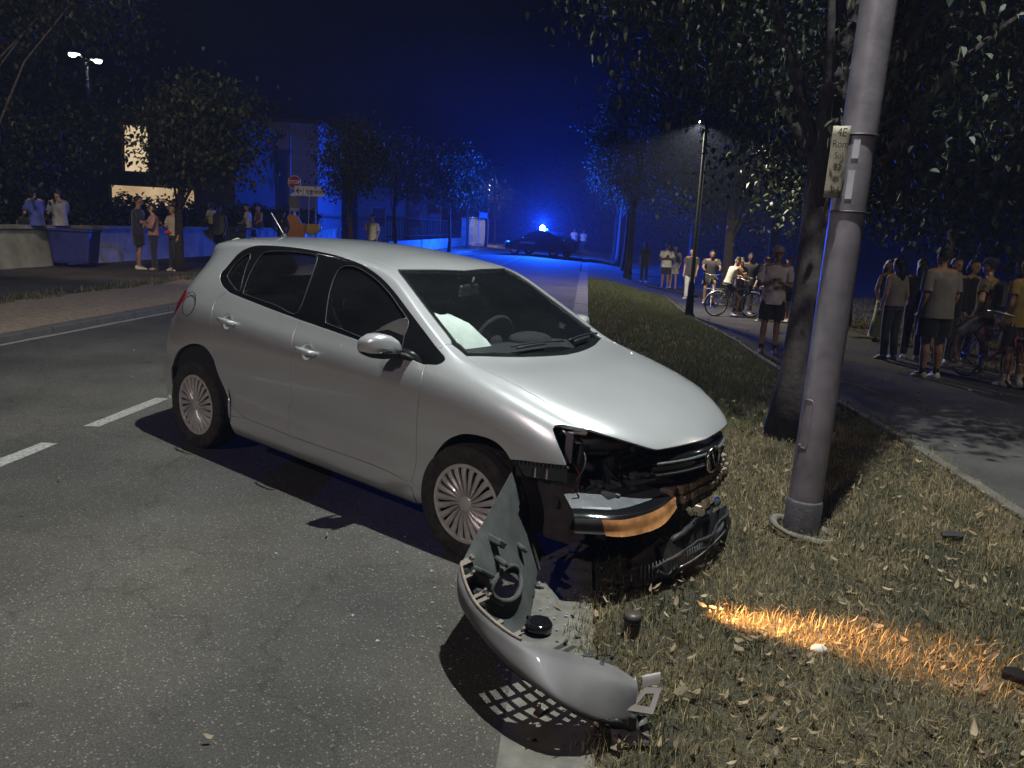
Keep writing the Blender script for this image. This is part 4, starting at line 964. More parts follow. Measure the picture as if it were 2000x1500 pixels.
def bump_skin(name, off, material, flip):
    n, m = BG.shape[:2]; I = np.arange(n * m).reshape(n, m); F = np.stack([I[:-1, :-1], I[1:, :-1], I[1:, 1:], I[:-1, 1:]], -1).reshape(-1, 4)
    ci, cj = np.meshgrid(np.arange(n - 1), np.arange(m - 1), indexing='ij'); cs, cv = (ci + .5) / _K, (cj + .5) / _K
    keep = ~((cs > 4.35) & (cs < 8.1) & (cv > 2.55) & (cv < 4.55))                     # lower grille opening
    keep &= ~((cs < 1.3) & (cv > 1.2 + 1.6 * cs) & (cv < 3.4) & (cs < .55))            # notch by the arch
    keep &= ~((cs > 1.7) & (cs < 2.5) & (cv > 2.1) & (cv < 3.3))                       # fog lamp opening
    jag = np.sin(cs * 23) + np.sin(cs * 51 + 1) + np.sin(cs * 9.7 + 2)
    keep &= ~((cj < 2) & (jag > 1.15)) & ~((cj > m - 4) & (jag < -1.0))
    F = F[keep.ravel()]
    V = (BG + BN * off).reshape(-1, 3)
    return np_mesh(name, V, F if not flip else F[:, ::-1], material, bumper, True)
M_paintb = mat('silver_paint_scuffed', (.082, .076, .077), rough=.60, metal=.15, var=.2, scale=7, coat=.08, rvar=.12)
bump_skin('outer_skin', .0022, M_paintb, False); bump_skin('inner_skin', -.0022, M_grey2, True)
for v_ in np.linspace(2.55, 4.55, 6):
    b = MB(); b.tube([bsurf(s_, v_) for s_ in np.linspace(4.3, 8.15, 26)], .0105, 5); b.build('grille_slat', M_black, bumper)
for s_ in np.linspace(4.35, 8.1, 12):
    b = MB(); b.tube([bsurf(s_, v_) for v_ in np.linspace(2.5, 4.6, 9)], .0125, 5); b.build('grille_bar', M_black, bumper)
b = MB(); b.tube([bsurf(s_, 0, .003) for s_ in np.linspace(2.4, 5.3, 40)], .0065, 6); b.build('top_lip', mat('raw_bumper_edge', (.17, .135, .11), .7, 0, .25, scale=30), bumper)
for s_ in (2.5, 2.75, 3.3, 3.85, 4.0, 4.6, 5.05, 6.35, 6.6, 7.15, 7.75):          # clip tabs along the lip
    p0 = bsurf(s_, 0); p1 = bsurf(s_ + .12, 0); a = (p1 - p0).normalized(); inw = Vector((.8, .45, .25)).normalized()
    b = MB(); h_ = random.uniform(.014, .05)
    b.box(p0 + inw * h_ * .6, (.020, h_, .006), Matrix((a, inw, a.cross(inw).normalized())).transposed().to_3x3())
    if random.random() < .6: b.tube([p0 + inw * h_, p0 + inw * (h_ + .012) + Vector((0, 0, .014))], .006, 6)
    b.build('clip_tab', M_grey2 if s_ > 5.5 else mat('tab_tan', (.13, .108, .09), .65, 0, .2), bumper)
for (s_, v_, sz, rz) in ((1.45, 1.2, (.05, .11, .03), .7), (1.7, 1.7, (.03, .15, .02), .5), (2.15, 1.5, (.10, .05, .02), .9), (2.5, 2.0, (.06, .09, .03), .3), (2.9, 2.3, (.05, .10, .02), 1.1), (1.1, 2.6, (.04, .08, .02), .4)):
    b = MB(); b.box(bsurf(s_, v_, -.016), sz, Matrix.Rotation(rz, 3, 'Z') @ Matrix.Rotation(.6, 3, 'Y'), bev=.006); b.build('inner_bracket', M_grey2, bumper)
b = MB(); b.tube([bsurf(2.0 + .42 * math.cos(t), 2.7 + .62 * math.sin(t), -.012) for t in np.linspace(0, 2 * math.pi, 22, endpoint=False)], .012, 6, closed=True); b.build('fog_lamp_frame', M_grey2, bumper)
# broken far end: bracket with a square hole, curled tab, flap
b = MB(); V = [Vector(p) for p in ((.434, 2.44, .125), (.50, 2.50, .175), (.562, 2.52, .165), (.527, 2.462, .10))]
c0 = sum(V, Vector()) / 4; V2 = [c0 + (v - c0) * .5 for v in V]; th = Vector((0, .006, -.008))
b.add(V + V2 + [v + th for v in V] + [v + th for v in V2], [(0, 1, 5, 4), (1, 2, 6, 5), (2, 3, 7, 6), (3, 0, 4, 7), (8, 12, 13, 9), (9, 13, 14, 10), (10, 14, 15, 11), (11, 15, 12, 8), (0, 8, 9, 1), (1, 9, 10, 2), (2, 10, 11, 3), (3, 11, 8, 0), (4, 5, 13, 12), (5, 6, 14, 13), (6, 7, 15, 14), (7, 4, 12, 15)]); b.build('end_bracket', mat('pinkish_scuffed_paint', (.30, .26, .25), .45, .2, .12, scale=9), bumper)
b = MB(); b.loft([[Vector((.49 + .066 * f, 2.53 + .03 * f, .165 + .035 * math.sin(g * 3.1) + .01)) + Vector((0, -.035 * g, 0)) for g in np.linspace(0, 1, 7)] for f in np.linspace(0, 1, 5)], closed=False); b.build('curled_tab', _M['pinkish_scuffed_paint'], bumper)
b = MB(); b.loft([[Vector((.385 + .128 * f, 2.50 - .012 * f, .075)) + Vector((.008 * g, -.09 * g + .02 * f * g, -.062 * g)) for g in np.linspace(0, 1, 5)] for f in np.linspace(0, 1, 7)], closed=False); o = b.build('end_flap', M_paintb, bumper); md = o.modifiers.new('t', 'SOLIDIFY'); md.thickness = .004
b = MB(); b.box((.40, 2.44, .105), (.05, .03, .03), Matrix.Rotation(.6, 3, 'Z'), bev=.005); b.box((.45, 2.44, .085), (.04, .02, .05), Matrix.Rotation(-.4, 3, 'Z'), bev=.005); b.build('torn_edge', M_black, bumper)

# ---- headlamp knocked out of its housing, lying across the beam
lamp = thing('headlamp_unit', 'dislodged headlamp with grey housing and glowing orange indicator lens below the bonnet', 'headlamp')
lamp.matrix_world = car.matrix_world.copy()
top = np.array([(3.07, -.76, .445), (3.14, -.71, .450), (3.23, -.62, .452), (3.275, -.44, .458), (3.285, -.27, .468), (3.275, -.12, .478)])
bot = np.array([(3.12, -.80, .37), (3.21, -.735, .375), (3.30, -.65, .375), (3.355, -.47, .385), (3.345, -.30, .405), (3.315, -.15, .435)])
def lamp_strip(name, f0, f1, material, bulge=.03, i0=0, i1=25, rows=6, solid=False):
    T_ = cr_rows(top, 5); B2 = cr_rows(bot, 5); V = []
    for i in range(i0, min(i1, len(T_) - 1) + 1):
        r_ = []
        for f in np.linspace(f0, f1, rows):
            p = T_[i] * (1 - f) + B2[i] * f; nrm = np.array([.72, -.55, .3]); r_.append(Vector(p + nrm * bulge * math.sin(math.pi * min(1, max(0, f))) ** .8))
        V.append(r_)
    b = MB(); b.loft(V, closed=False); return b.build(name, material, lamp)
lamp_strip('lens_upper', 0.0, .46, M_gloss); lamp_strip('indicator_lens', .47, 1.25, M_orange, i0=6, i1=22); lamp_strip('lens_lower', .47, 1.2, M_black, i0=0, i1=6)
lamp_strip('lens_edge_trim', -.10, .02, M_steel, bulge=.0, i0=3, i1=9, rows=2)
b = MB(); T_ = cr_rows(top, 5); back = cr_rows(np.array([(2.92, -.66, .475), (2.90, -.55, .49), (2.92, -.42, .505), (2.94, -.30, .515), (2.98, -.20, .515), (3.08, -.11, .495)]), 5)
b.loft([[Vector(back[i] * (1 - f) + T_[i] * f + np.array([0, 0, .012 * math.sin(f * 3.14)])) for f in np.linspace(0, 1, 7)] for i in range(len(T_))], closed=False)
b.loft([[Vector(back[i]), Vector(back[i] + np.array([-.02, .0, -.10]))] for i in range(len(T_))], closed=False); b.build('housing_back', M_grey, lamp)
for (x_, y_, z_, sx, sy, sz, rz) in ((3.02, -.52, .505, .16, .018, .016, -.3), (3.06, -.44, .51, .20, .014, .016, -.35), (3.03, -.33, .522, .20, .012, .014, -.4), (3.10, -.28, .512, .10, .05, .03, -.35), (2.98, -.60, .498, .10, .02, .018, -.2), (3.16, -.40, .488, .08, .03, .02, -.4), (3.14, -.52, .482, .10, .016, .014, -.3), (3.0, -.25, .53, .05, .05, .04, -.3), (3.18, -.22, .498, .06, .02, .025, -.4)):
    b = MB(); b.box((x_, y_, z_), (sx, sy, sz), Matrix.Rotation(rz, 3, 'Z'), bev=.003); b.build('housing_rib', M_grey, lamp)
for (x_, y_, z_) in ((2.945, -.60, .503), (2.975, -.575, .503), (2.96, -.40, .525)):
    b = MB(); b.lathe([(.013, 0), (.013, .014), (.006, .014), (.006, .004)], 14, (x_, y_, z_)); b.build('screw_boss', mat('boss_white', (.45, .46, .46), .5), lamp)
b = MB(); b.tube([(2.96, -.37, .53), (2.97, -.33, .56), (3.0, -.30, .55), (3.03, -.28, .535)], .006, 6); b.tube([(2.90, -.62, .47), (2.93, -.68, .44), (2.95, -.70, .40)], .014, 6); b.build('cable', M_grey2, lamp)
light('indicator_beam', 'SPOT', (3.40, -.40, .33), 620, (1.0, .48, .18), lamp, spot_size=math.radians(72), spot_blend=1.0, shadow_soft_size=.03)
ib = bpy.data.objects['indicator_beam']
ib.parent = None; tag_loc = car.matrix_world @ Vector((3.43, -.54, .30)); ib.location = tag_loc
ib.rotation_euler = (Vector((1.60, 3.19, 0)) - tag_loc).to_track_quat('-Z', 'Y').to_euler(); ib.scale = (.40, 1.0, 1.0)
# ---- small wreckage on the ground
bh = thing('bulb_holder', 'brown plastic bulb holder standing in the grass beside the gutter', 'car part', (.56, 3.19, .0))
b = MB(); b.lathe([(.001, 0), (.030, 0), (.034, .015), (.036, .085), (.034, .10), (.001, .10)], 20); b.build('holder_cup', mat('brown_plastic', (.05, .04, .033), .45, 0, .2, scale=20), bh)
b = MB(); b.lathe([(.037, .072), (.040, .076), (.040, .088), (.037, .092)], 20); b.build('holder_ring', M_black, bh); b = MB(); b.box((0, -.034, .062), (.03, .008, .008)); b.build('holder_slot', M_dark, bh)
fo = thing('fog_lamp_bezel', 'round black fog lamp bezel lying on the concrete by the bumper', 'car part', (.165, 3.17, .01)); b = MB(); b.lathe([(.02, .01), (.045, .012), (.058, .006), (.060, .03), (.050, .045), (.03, .040), (.001, .035)], 24); b.build('bezel_ring', M_gloss, fo); b = MB(); b.tube([(-.03, .04, .03), (-.05, .07, .06)], .006, 6); b.build('bezel_clip', M_grey2, fo)
for i, (x_, y_, rz, lab) in enumerate(((2.62, 4.55, .2, 'flat black plastic shard lying on the grass right of the lamp post'), (3.12, 4.62, 1.2, 'glinting lens shard at the right edge of the verge'), (2.02, 2.93, -.5, 'dark plastic lump at the end of the orange light streak'))):
    t = tag(MB().prism([(-.07, -.02), (.06, -.03), (.09, .01), (.02, .035), (-.06, .02)], .018, Matrix.Translation((0, 0, .025)) @ Matrix.Rotation(.25, 4, 'X')).build('plastic_shard', M_gloss if i else M_black, None, bevel=.004), lab, 'debris'); t.location = (x_, y_, gp(x_, y_)); t.rotation_euler = (0, 0, rz)
    if i == 2: t.scale = (.6, .8, 1.6)
for (x_, y_, s_, lab) in ((1.33, 3.12, .028, 'pale round stone in the grass beside the orange streak'),):
    b = MB(); b.ball((0, 0, s_ * .6), (s_ * 1.3, s_, s_ * .75), 10, 7); t = tag(b.build('pebble', mat('pale_stone', (.45, .43, .40), .8, 0, .2)), lab, 'stone'); t.location = (x_, y_, 0)
nC = 170; cx_ = RNG.normal(.25, .42, nC); cy2 = RNG.normal(3.45, .38, nC); V = []; F = []
for a_, c_ in zip(cx_, cy2):
    r_ = random.uniform(.004, .013); an = random.uniform(0, 6.3); z0 = gp(a_, c_) + .004; i0 = len(V)
    V += [(a_ + r_ * math.cos(an), c_ + r_ * math.sin(an), z0), (a_ + r_ * math.cos(an + 2), c_ + r_ * .7 * math.sin(an + 2), z0 + random.uniform(0, .006)), (a_ + r_ * math.cos(an + 4), c_ + r_ * math.sin(an + 4), z0), (a_, c_, z0 + r_ * .5)]; F += [(i0, i0 + 1, i0 + 3), (i0 + 1, i0 + 2, i0 + 3), (i0 + 2, i0, i0 + 3)]
tag(MB().add(V, F).build('plastic_crumbs', mat('broken_plastic', (.20, .20, .21), .4, 0, .5, scale=40)), 'crumbs of broken plastic strewn under the car nose', 'debris', kind='stuff')
tw = MB(); tw.tube([(-.55, 4.02, .02), (-.50, 4.03, .024), (-.44, 4.035, .02)], .002, 4); tw.tube([(-.49, 4.03, .022), (-.47, 4.07, .026)], .0015, 4); tag(tw.build('dry_twig', mat('twig', (.35, .28, .2), .8)), 'thin dry twig lying in the shadow beside the front wheel', 'twig')

# ---- the lamp post the car struck
M_post = mat('galvanised_post', (.18, .163, .182), rough=.5, metal=.25, var=.28, scale=7, detail=9, bump=.05, bscale=50, rvar=.12)
PX_, PY_ = 1.742, 4.56
post = thing('street_lamp', 'thick grey metal street lamp post with paper notices, right beside the crashed car', 'street lamp', (PX_, PY_, 0))
b = MB(); lean = .0215
b.lathe([(.108, -.1), (.108, .15)], 40); 
b = MB(); b.tube([(lean * z_, 0, z_) for z_ in (-.15, .2, 1, 2, 3, 4.5, 6, 7.5, 9.0)], [.094, .094, .0935, .093, .0925, .089, .083, .077, .070], 40); b.build('pole', M_post, post)
b = MB(); b.tube([(lean * z_, 0, z_) for z_ in (-.05, .0, .03, .19, .205)], [.108, .1045, .103, .1015, .0945], 40); b.build('base_sleeve', mat('dark_sleeve', (.055, .05, .055), .7, .1, .3, scale=20, bump=.2), post)
b = MB(); b.tube([(.165 * math.cos(t), .165 * math.sin(t) - .02, .018 + .03 * math.cos(t + 3.4)) for t in np.linspace(0, 2 * math.pi, 36, endpoint=False)], [.02 + .006 * math.sin(3 * t) for t in np.linspace(0, 2 * math.pi, 36, endpoint=False)], 7, closed=True); b.build('collar', M_conc, post)
for z_, w_ in ((2.245, .016), (1.845, .014)):
    b = MB(); b.tube([(lean * z_ + .0945 * math.cos(t), .0945 * math.sin(t), z_) for t in np.linspace(0, 2 * math.pi, 40, endpoint=False)], w_ * .4, 6, closed=True); b.build('clamp_band', mat('dark_band', (.03, .03, .035), .5, .3), post)
hp = []
for t in np.linspace(0, 2 * math.pi, 40, endpoint=False):
    an = -2.55 + .28 * math.copysign(abs(math.cos(t)) ** .35, math.cos(t)); zz = .66 + .14 * math.copysign(abs(math.sin(t)) ** .25, math.sin(t)); hp.append((lean * zz + .0942 * math.cos(an), .0942 * math.sin(an), zz))
b = MB(); b.tube(hp, .003, 5, closed=True); b.build('access_hatch', M_post, post)
for zz in (.80, .53):
    b = MB(); b.ball((lean * zz + .095 * math.cos(-2.8), .095 * math.sin(-2.8), zz), .009, 8, 6); b.build('hatch_bolt', M_chrome, post)
# notices taped to the post
M_card = mat('cardboard_notice', (.24, .21, .155), .8, 0, .18, scale=12); M_ink = mat('black_ink', (.01, .01, .01), .6); M_tape = mat('clear_tape', (.38, .37, .40), .25, 0, .15, coat=.5)
nt_ = thing('paper_notice', 'handwritten cardboard notice taped to the left of the lamp post', 'notice', (PX_ - .09, PY_ - .09, 1.9))
Mn = Matrix.Rotation(math.radians(90), 4, 'X')
b = MB(); R_ = [[Vector((-.055 + .11 * f + .012 * g, .012 * math.sin(f * 2.2 + g), .012 + .37 * g)) for f in np.linspace(0, 1, 5)] for g in np.linspace(0, 1, 10)]
b.loft(R_, closed=False); o = b.build('card', M_card, nt_); md = o.modifiers.new('t', 'SOLIDIFY'); md.thickness = .003
for k, (tx, sz) in enumerate((('4E', .062), ('Rom', .055), ('Sul', .048), ('22', .05), ('llll', .045), ('3H', .05))):
    o = put_text('handwriting', tx, sz, Matrix.Translation((.006 + .002 * (5 - k), -.012, .345 - k * .059)) @ Mn @ Matrix.Rotation(-.06 + .04 * (k % 3), 4, 'Z') @ Matrix.Shear('XZ', 4, (.15, 0)) if False else Matrix.Translation((.004 + .002 * (5 - k), -.013, .345 - k * .059)) @ Mn @ Matrix.Rotation(-.06 + .05 * (k % 3), 4, 'Z'), M_ink, nt_, extrude=.0006)
nt_.rotation_euler = (0, 0, math.radians(-12)); nt_.scale = (.78, 1, 1)
for (z0, z1, an, lab) in ((2.12, 2.22, -1.95, 'small strip of tape high on the lamp post'), (1.91, 2.06, -2.0, 'longer strip of clear tape holding the notice to the lamp post')):
    t = thing('tape_strip', lab, 'tape', (PX_, PY_, z0)); b = MB(); R_ = [[Vector((lean * (z0 + (z1 - z0) * g) + .0965 * math.cos(an - .22 + .36 * f), .0965 * math.sin(an - .22 + .36 * f), (z1 - z0) * g)) for f in np.linspace(0, 1, 6)] for g in (0, .5, 1)]; b.loft(R_, closed=False); o = b.build('tape', M_tape, t)
# lamp head over the carriageway
def lamp_head(parent, at, aim, energy, color, size=(.62, .28), size_soft=.10, cone=150, glowstr=40, down=(0, 0, -1)):
    h = MB(); a = Vector((aim[0], aim[1], 0)).normalized(); side = Vector((-a.y, a.x, 0))
    rot = Matrix((a, side, Vector((0, 0, 1)))).transposed().to_3x3()
    h.box(Vector(at) + Vector((0, 0, .055)), (size[0], size[1], .09), rot, bev=.03); h.build('lamp_housing', mat('lamp_grey', (.25, .25, .26), .5, .3, .1), parent)
    g = MB(); g.box(Vector(at), (size[0] * .7, size[1] * .75, .012), rot); g.build('lamp_diffuser', glow('lamp_glow_%d' % int(glowstr), (1.0, .97, .88), glowstr), parent)
    if energy: light('lamp_light', 'SPOT', Vector(at) - Vector((0, 0, .03)), energy, color, parent, spot_size=math.radians(cone), spot_blend=.35, shadow_soft_size=size_soft, aim=down)
b = MB(); b.tube([(lean * 9, 0, 8.95), (lean * 9 - .05, -.15, 9.12), (-.25, -.70, 9.2), (-.34, -.95, 9.2)], [.04, .035, .03, .028], 12); b.build('lamp_arm', M_post, post)
LAMP_A = (-.36, -1.02, 9.12)
lamp_head(post, LAMP_A, (-.3, -.9), 6000, (.93, 1.0, .97), size_soft=.06, cone=130, glowstr=60, down=(-.5, -.1, -1))
# ================================================================ TREES
M_bark = mat('tree_bark', (.026, .019, .018), rough=.95, var=.45, scale=14, detail=8, bump=.4, bscale=26)
M_bark2 = mat('tree_bark_pale', (.045, .038, .03), rough=.95, var=.4, scale=14, detail=8, bump=.8, bscale=30)
def leaf_cloud(name, C, size, cols, parent, droop=.6, matn='tree_leaf', bract=0.0, bcol=(.11, .115, .06)):
    n = len(C); L_ = RNG.uniform(size[0], size[1], n); W_ = L_ * RNG.uniform(.62, .85, n)
    a = RNG.uniform(0, 2 * np.pi, n); t = RNG.normal(droop, .5, n)
    isb = RNG.random(n) < bract; L_ = np.where(isb, L_ * 1.25, L_); W_ = np.where(isb, L_ * .17, W_); t = np.where(isb, RNG.normal(1.25, .25, n), t)
    e1 = np.stack([np.cos(a) * np.cos(t), np.sin(a) * np.cos(t), -np.sin(t)], -1)
    e2 = np.stack([-np.sin(a), np.cos(a), RNG.normal(0, .4, n)], -1); e2 /= np.linalg.norm(e2, axis=1, keepdims=True)
    nn = np.cross(e1, e2); fold = RNG.uniform(.02, .22, n)[:, None] * L_[:, None] * nn
    l, w = L_[:, None], W_[:, None]
    P = [C, C + e1 * l * .18 + e2 * w * .42 + fold, C + e1 * l * .5 + e2 * w * .46 + fold, C + e1 * l - fold * .5, C + e1 * l * .5 - e2 * w * .46 + fold, C + e1 * l * .18 - e2 * w * .42 + fold]
    V = np.stack(P, 1).reshape(-1, 3); i0 = np.arange(n)[:, None] * 6
    T = np.concatenate([i0 + [0, 1, 2], i0 + [0, 2, 3], i0 + [0, 3, 4], i0 + [0, 4, 5]], 0)
    K = np.array(cols)[RNG.integers(0, len(cols), n)] * RNG.uniform(.6, 1.4, n)[:, None]; K = np.where(isb[:, None], np.array(bcol) * RNG.uniform(.6, 1.2, n)[:, None], K)
    return np_mesh(name, V, T, leaf_mat(matn, (1, 1, 1), .22, .58), parent, col=np.repeat(K, 6, 0))
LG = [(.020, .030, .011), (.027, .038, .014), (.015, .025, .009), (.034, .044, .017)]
def tree(name, label, base, height, r0, crown, rad, nleaf, size, ncl=60, group=None, bark=None, bract=0.0, cols=LG, csd=.42, zmin=None, lean=(0, 0), hollow=.45, limbs=10, gap=None):
    x0, y0 = base; z0 = gp(x0, y0); t = thing(name, label, 'tree', (x0, y0, z0), 0, group)
    top = Vector((crown[0] - x0, crown[1] - y0, crown[2] - z0)); rad = np.array(rad, float)
    tr = MB(); pts = []; rr = []
    for f in np.linspace(0, 1, 10):
        pts.append(Vector((lean[0] * f, lean[1] * f, 0)) * 1 + Vector((top.x * f * f * .6 + .03 * math.sin(f * 9), top.y * f * f * .6 + .03 * math.cos(f * 7), top.z * f * 1.0 - .05 * (1 - f)))); rr.append(r0 * (1.25 if f == 0 else 1.0 - .65 * f))
    tr.tube(pts, rr, 16)
    # crown clusters
    d = RNG.normal(size=(ncl, 3)); d /= np.linalg.norm(d, axis=1, keepdims=True); q = RNG.uniform(hollow, 1, ncl)[:, None] ** .6
    CC = np.array(top)[None] + d * q * rad * RNG.uniform(.82, 1.1, ncl)[:, None]
    if zmin is not None: CC[:, 2] = np.maximum(CC[:, 2], zmin + RNG.uniform(0, .4, ncl))
    for i in range(limbs):
        c_ = Vector(CC[i]); f = random.uniform(.42, .85); s_ = pts[int(f * 9)]; m_ = s_.lerp(c_, .5) + Vector((0, 0, .12 * (c_ - s_).length)); tr.tube([s_, m_, c_], [rr[int(f * 9)] * .36, rr[int(f * 9)] * .2, .010], 6)
    tr.build('trunk', bark or M_bark, t)
    per = np.maximum(1, (nleaf * RNG.dirichlet(np.ones(ncl) * 4)).astype(int)); idx = np.repeat(np.arange(ncl), per)
    P = CC[idx] + RNG.normal(size=(len(idx), 3)) * csd * np.array([1, 1, .75])
    if zmin is not None: P[:, 2] = np.maximum(P[:, 2], zmin - .5 + RNG.uniform(0, .5, len(P)))
    if gap is not None:   # a hole in the crown through which a lamp behind it shows
        o_ = np.array([0, 0, 1.67]) - np.array([x0, y0, z0]); keep_ = np.ones(len(P), bool)
        for g_ in gap:
            dv = np.array(g_) - np.array([x0, y0, z0]) - o_; dv /= np.linalg.norm(dv); q_ = P - o_; d_ = np.linalg.norm(q_ - (q_ @ dv)[:, None] * dv, axis=1); keep_ &= d_ > .22 + .12 * RNG.random(len(P))
        P = P[keep_]
    leaf_cloud('crown', P, size, cols, t, bract=bract)
    return t
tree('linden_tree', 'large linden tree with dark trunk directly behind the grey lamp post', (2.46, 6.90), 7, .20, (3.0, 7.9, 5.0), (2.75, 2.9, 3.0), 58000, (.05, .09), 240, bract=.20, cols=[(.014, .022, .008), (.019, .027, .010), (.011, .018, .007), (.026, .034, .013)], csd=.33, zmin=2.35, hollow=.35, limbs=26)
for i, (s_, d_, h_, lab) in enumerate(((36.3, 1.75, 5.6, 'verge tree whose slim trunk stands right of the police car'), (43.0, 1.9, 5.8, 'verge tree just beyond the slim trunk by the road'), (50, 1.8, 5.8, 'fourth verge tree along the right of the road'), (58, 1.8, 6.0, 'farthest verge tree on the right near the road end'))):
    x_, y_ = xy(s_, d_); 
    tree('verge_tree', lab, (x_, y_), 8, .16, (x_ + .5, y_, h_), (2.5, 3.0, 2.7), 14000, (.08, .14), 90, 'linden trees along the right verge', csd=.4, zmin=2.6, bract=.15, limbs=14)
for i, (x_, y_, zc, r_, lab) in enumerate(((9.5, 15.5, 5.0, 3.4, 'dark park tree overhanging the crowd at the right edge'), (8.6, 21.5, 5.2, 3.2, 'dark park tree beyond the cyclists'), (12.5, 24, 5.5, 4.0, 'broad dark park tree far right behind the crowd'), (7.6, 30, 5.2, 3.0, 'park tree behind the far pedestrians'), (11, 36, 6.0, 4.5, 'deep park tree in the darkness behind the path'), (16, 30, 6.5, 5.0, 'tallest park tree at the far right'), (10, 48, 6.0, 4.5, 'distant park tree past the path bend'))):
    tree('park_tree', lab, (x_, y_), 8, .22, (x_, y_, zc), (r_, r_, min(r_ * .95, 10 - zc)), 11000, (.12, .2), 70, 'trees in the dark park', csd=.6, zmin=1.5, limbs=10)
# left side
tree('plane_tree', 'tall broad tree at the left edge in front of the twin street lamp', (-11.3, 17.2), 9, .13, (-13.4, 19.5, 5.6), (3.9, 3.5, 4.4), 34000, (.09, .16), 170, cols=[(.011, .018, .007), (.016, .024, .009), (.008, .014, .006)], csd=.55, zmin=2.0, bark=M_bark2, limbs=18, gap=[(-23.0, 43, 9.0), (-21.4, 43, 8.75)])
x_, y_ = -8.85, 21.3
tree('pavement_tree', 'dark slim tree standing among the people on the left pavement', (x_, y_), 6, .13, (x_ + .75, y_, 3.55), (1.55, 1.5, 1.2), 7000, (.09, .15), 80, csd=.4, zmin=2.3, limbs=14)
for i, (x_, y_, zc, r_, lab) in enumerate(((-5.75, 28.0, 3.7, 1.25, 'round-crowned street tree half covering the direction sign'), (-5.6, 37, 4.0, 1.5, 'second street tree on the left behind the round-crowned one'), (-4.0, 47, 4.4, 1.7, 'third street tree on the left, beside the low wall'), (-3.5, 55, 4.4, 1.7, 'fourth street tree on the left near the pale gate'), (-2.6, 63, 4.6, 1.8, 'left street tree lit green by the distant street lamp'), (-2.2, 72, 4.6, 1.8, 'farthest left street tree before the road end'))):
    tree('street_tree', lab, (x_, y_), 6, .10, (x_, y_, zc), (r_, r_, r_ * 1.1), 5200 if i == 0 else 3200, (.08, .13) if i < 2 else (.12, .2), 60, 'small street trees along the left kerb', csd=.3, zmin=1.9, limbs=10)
# distant wood closing the street
for i, (x_, y_, r_) in enumerate(((14, 95, 9), (2, 112, 9), (-12, 100, 9), (24, 80, 9), (-24, 85, 10), (-36, 70, 10), (10, 125, 11), (34, 60, 9))):
    tree('distant_tree', ('dark distant tree number-less' if False else ['distant dark tree right of the road end', 'distant dark tree straight down the road', 'distant dark tree left of the road end', 'distant dark tree deep in the park', 'distant dark tree behind the white building', 'distant dark tree far left beyond the houses', 'farthest tree closing the road', 'distant dark tree at the far right'][i]), (x_, y_), 10, .3, (x_, y_, 5.0), (r_, r_ * .6, 4.6), 6000, (.3, .5), 60, 'distant trees closing the street', csd=1.2, limbs=4)
# clipped hedge behind the wall
def hedge(name, label, s0, s1, d0, d1, h, n, size):
    t = thing(name, label, 'hedge', (*xy((s0 + s1) / 2, (d0 + d1) / 2), 0)); o = Vector(t.location)
    s_ = RNG.uniform(s0, s1, n); d_ = RNG.uniform(d0, d1, n); z_ = RNG.uniform(.1, 1, n) ** .7 * (h + .12 * np.sin(s_ * 1.9) + .08 * np.sin(s_ * 5.1)); face = RNG.random(n) < .6
    d_ = np.where(face, d1 + RNG.normal(0, .06, n), d_)
    P = np.stack([ROAD_O[0] + s_ * RE[0] + d_ * RN[0] - o.x, ROAD_O[1] + s_ * RE[1] + d_ * RN[1] - o.y, z_], -1)
    leaf_cloud('foliage', P, size, [(.03, .05, .018), (.04, .06, .02), (.025, .04, .015)], t, droop=.2)
    b = MB(); M_h = mat('hedge_core', (.008, .012, .006), .95)
    P4 = [Vector((*xy(a, c), 0)) - Vector((o.x, o.y, 0)) for a, c in ((s0 + .1, d0 + .1), (s1 - .1, d0 + .1), (s1 - .1, d1 - .12), (s0 + .1, d1 - .12))]
    b.loft([[p for p in P4], [p + Vector((0, 0, h - .25)) for p in P4]], cap=True, smooth=False); b.build('hedge_core', M_h, t)
hedge('garden_hedge', 'dark clipped hedge behind the low wall on the left', 13, 42, -15.2, -13.95, 1.95, 16000, (.10, .17))
# ================================================================ BUILDINGS, WALLS, SIGNS, FAR STREET
M_wallw = mat('grey_white_plaster', (.30, .30, .26), .9, 0, .35, scale=2.2, detail=8, bump=.3, bscale=20, col2=(.38, .37, .33))
M_cope = mat('coping_stone', (.24, .235, .20), .9, 0, .25, scale=6, bump=.3)
def rd_box(mb, s0, s1, d0, d1, z0, z1):
    P = [Vector((*xy(s_, d_), z)) for z in (z0, z1) for s_, d_ in ((s0, d0), (s1, d0), (s1, d1), (s0, d1))]
    mb.add(P, [(0, 1, 2, 3), (7, 6, 5, 4), (0, 4, 5, 1), (1, 5, 6, 2), (2, 6, 7, 3), (3, 7, 4, 0)]); return mb
lw = thing('low_wall', 'low stained plaster wall with coping behind the people on the left', 'wall', (*xy(22, -13.6), .1)); lo_ = Vector(lw.location)
def child_at(mb, name, m, parent):
    o = Vector(parent.location); mb.v = [(v[0] - o.x, v[1] - o.y, v[2] - o.z) for v in mb.v]; return mb.build(name, m, parent)
child_at(rd_box(MB(), 12, 44, -13.9, -13.62, .0, 1.03), 'wall_body', M_wallw, lw)
for k in range(13): child_at(rd_box(MB(), 12 + k * 2.5 + .01, 12 + k * 2.5 + 2.48, -13.98, -13.54, 1.033, 1.12), 'coping_slab', M_cope, lw)
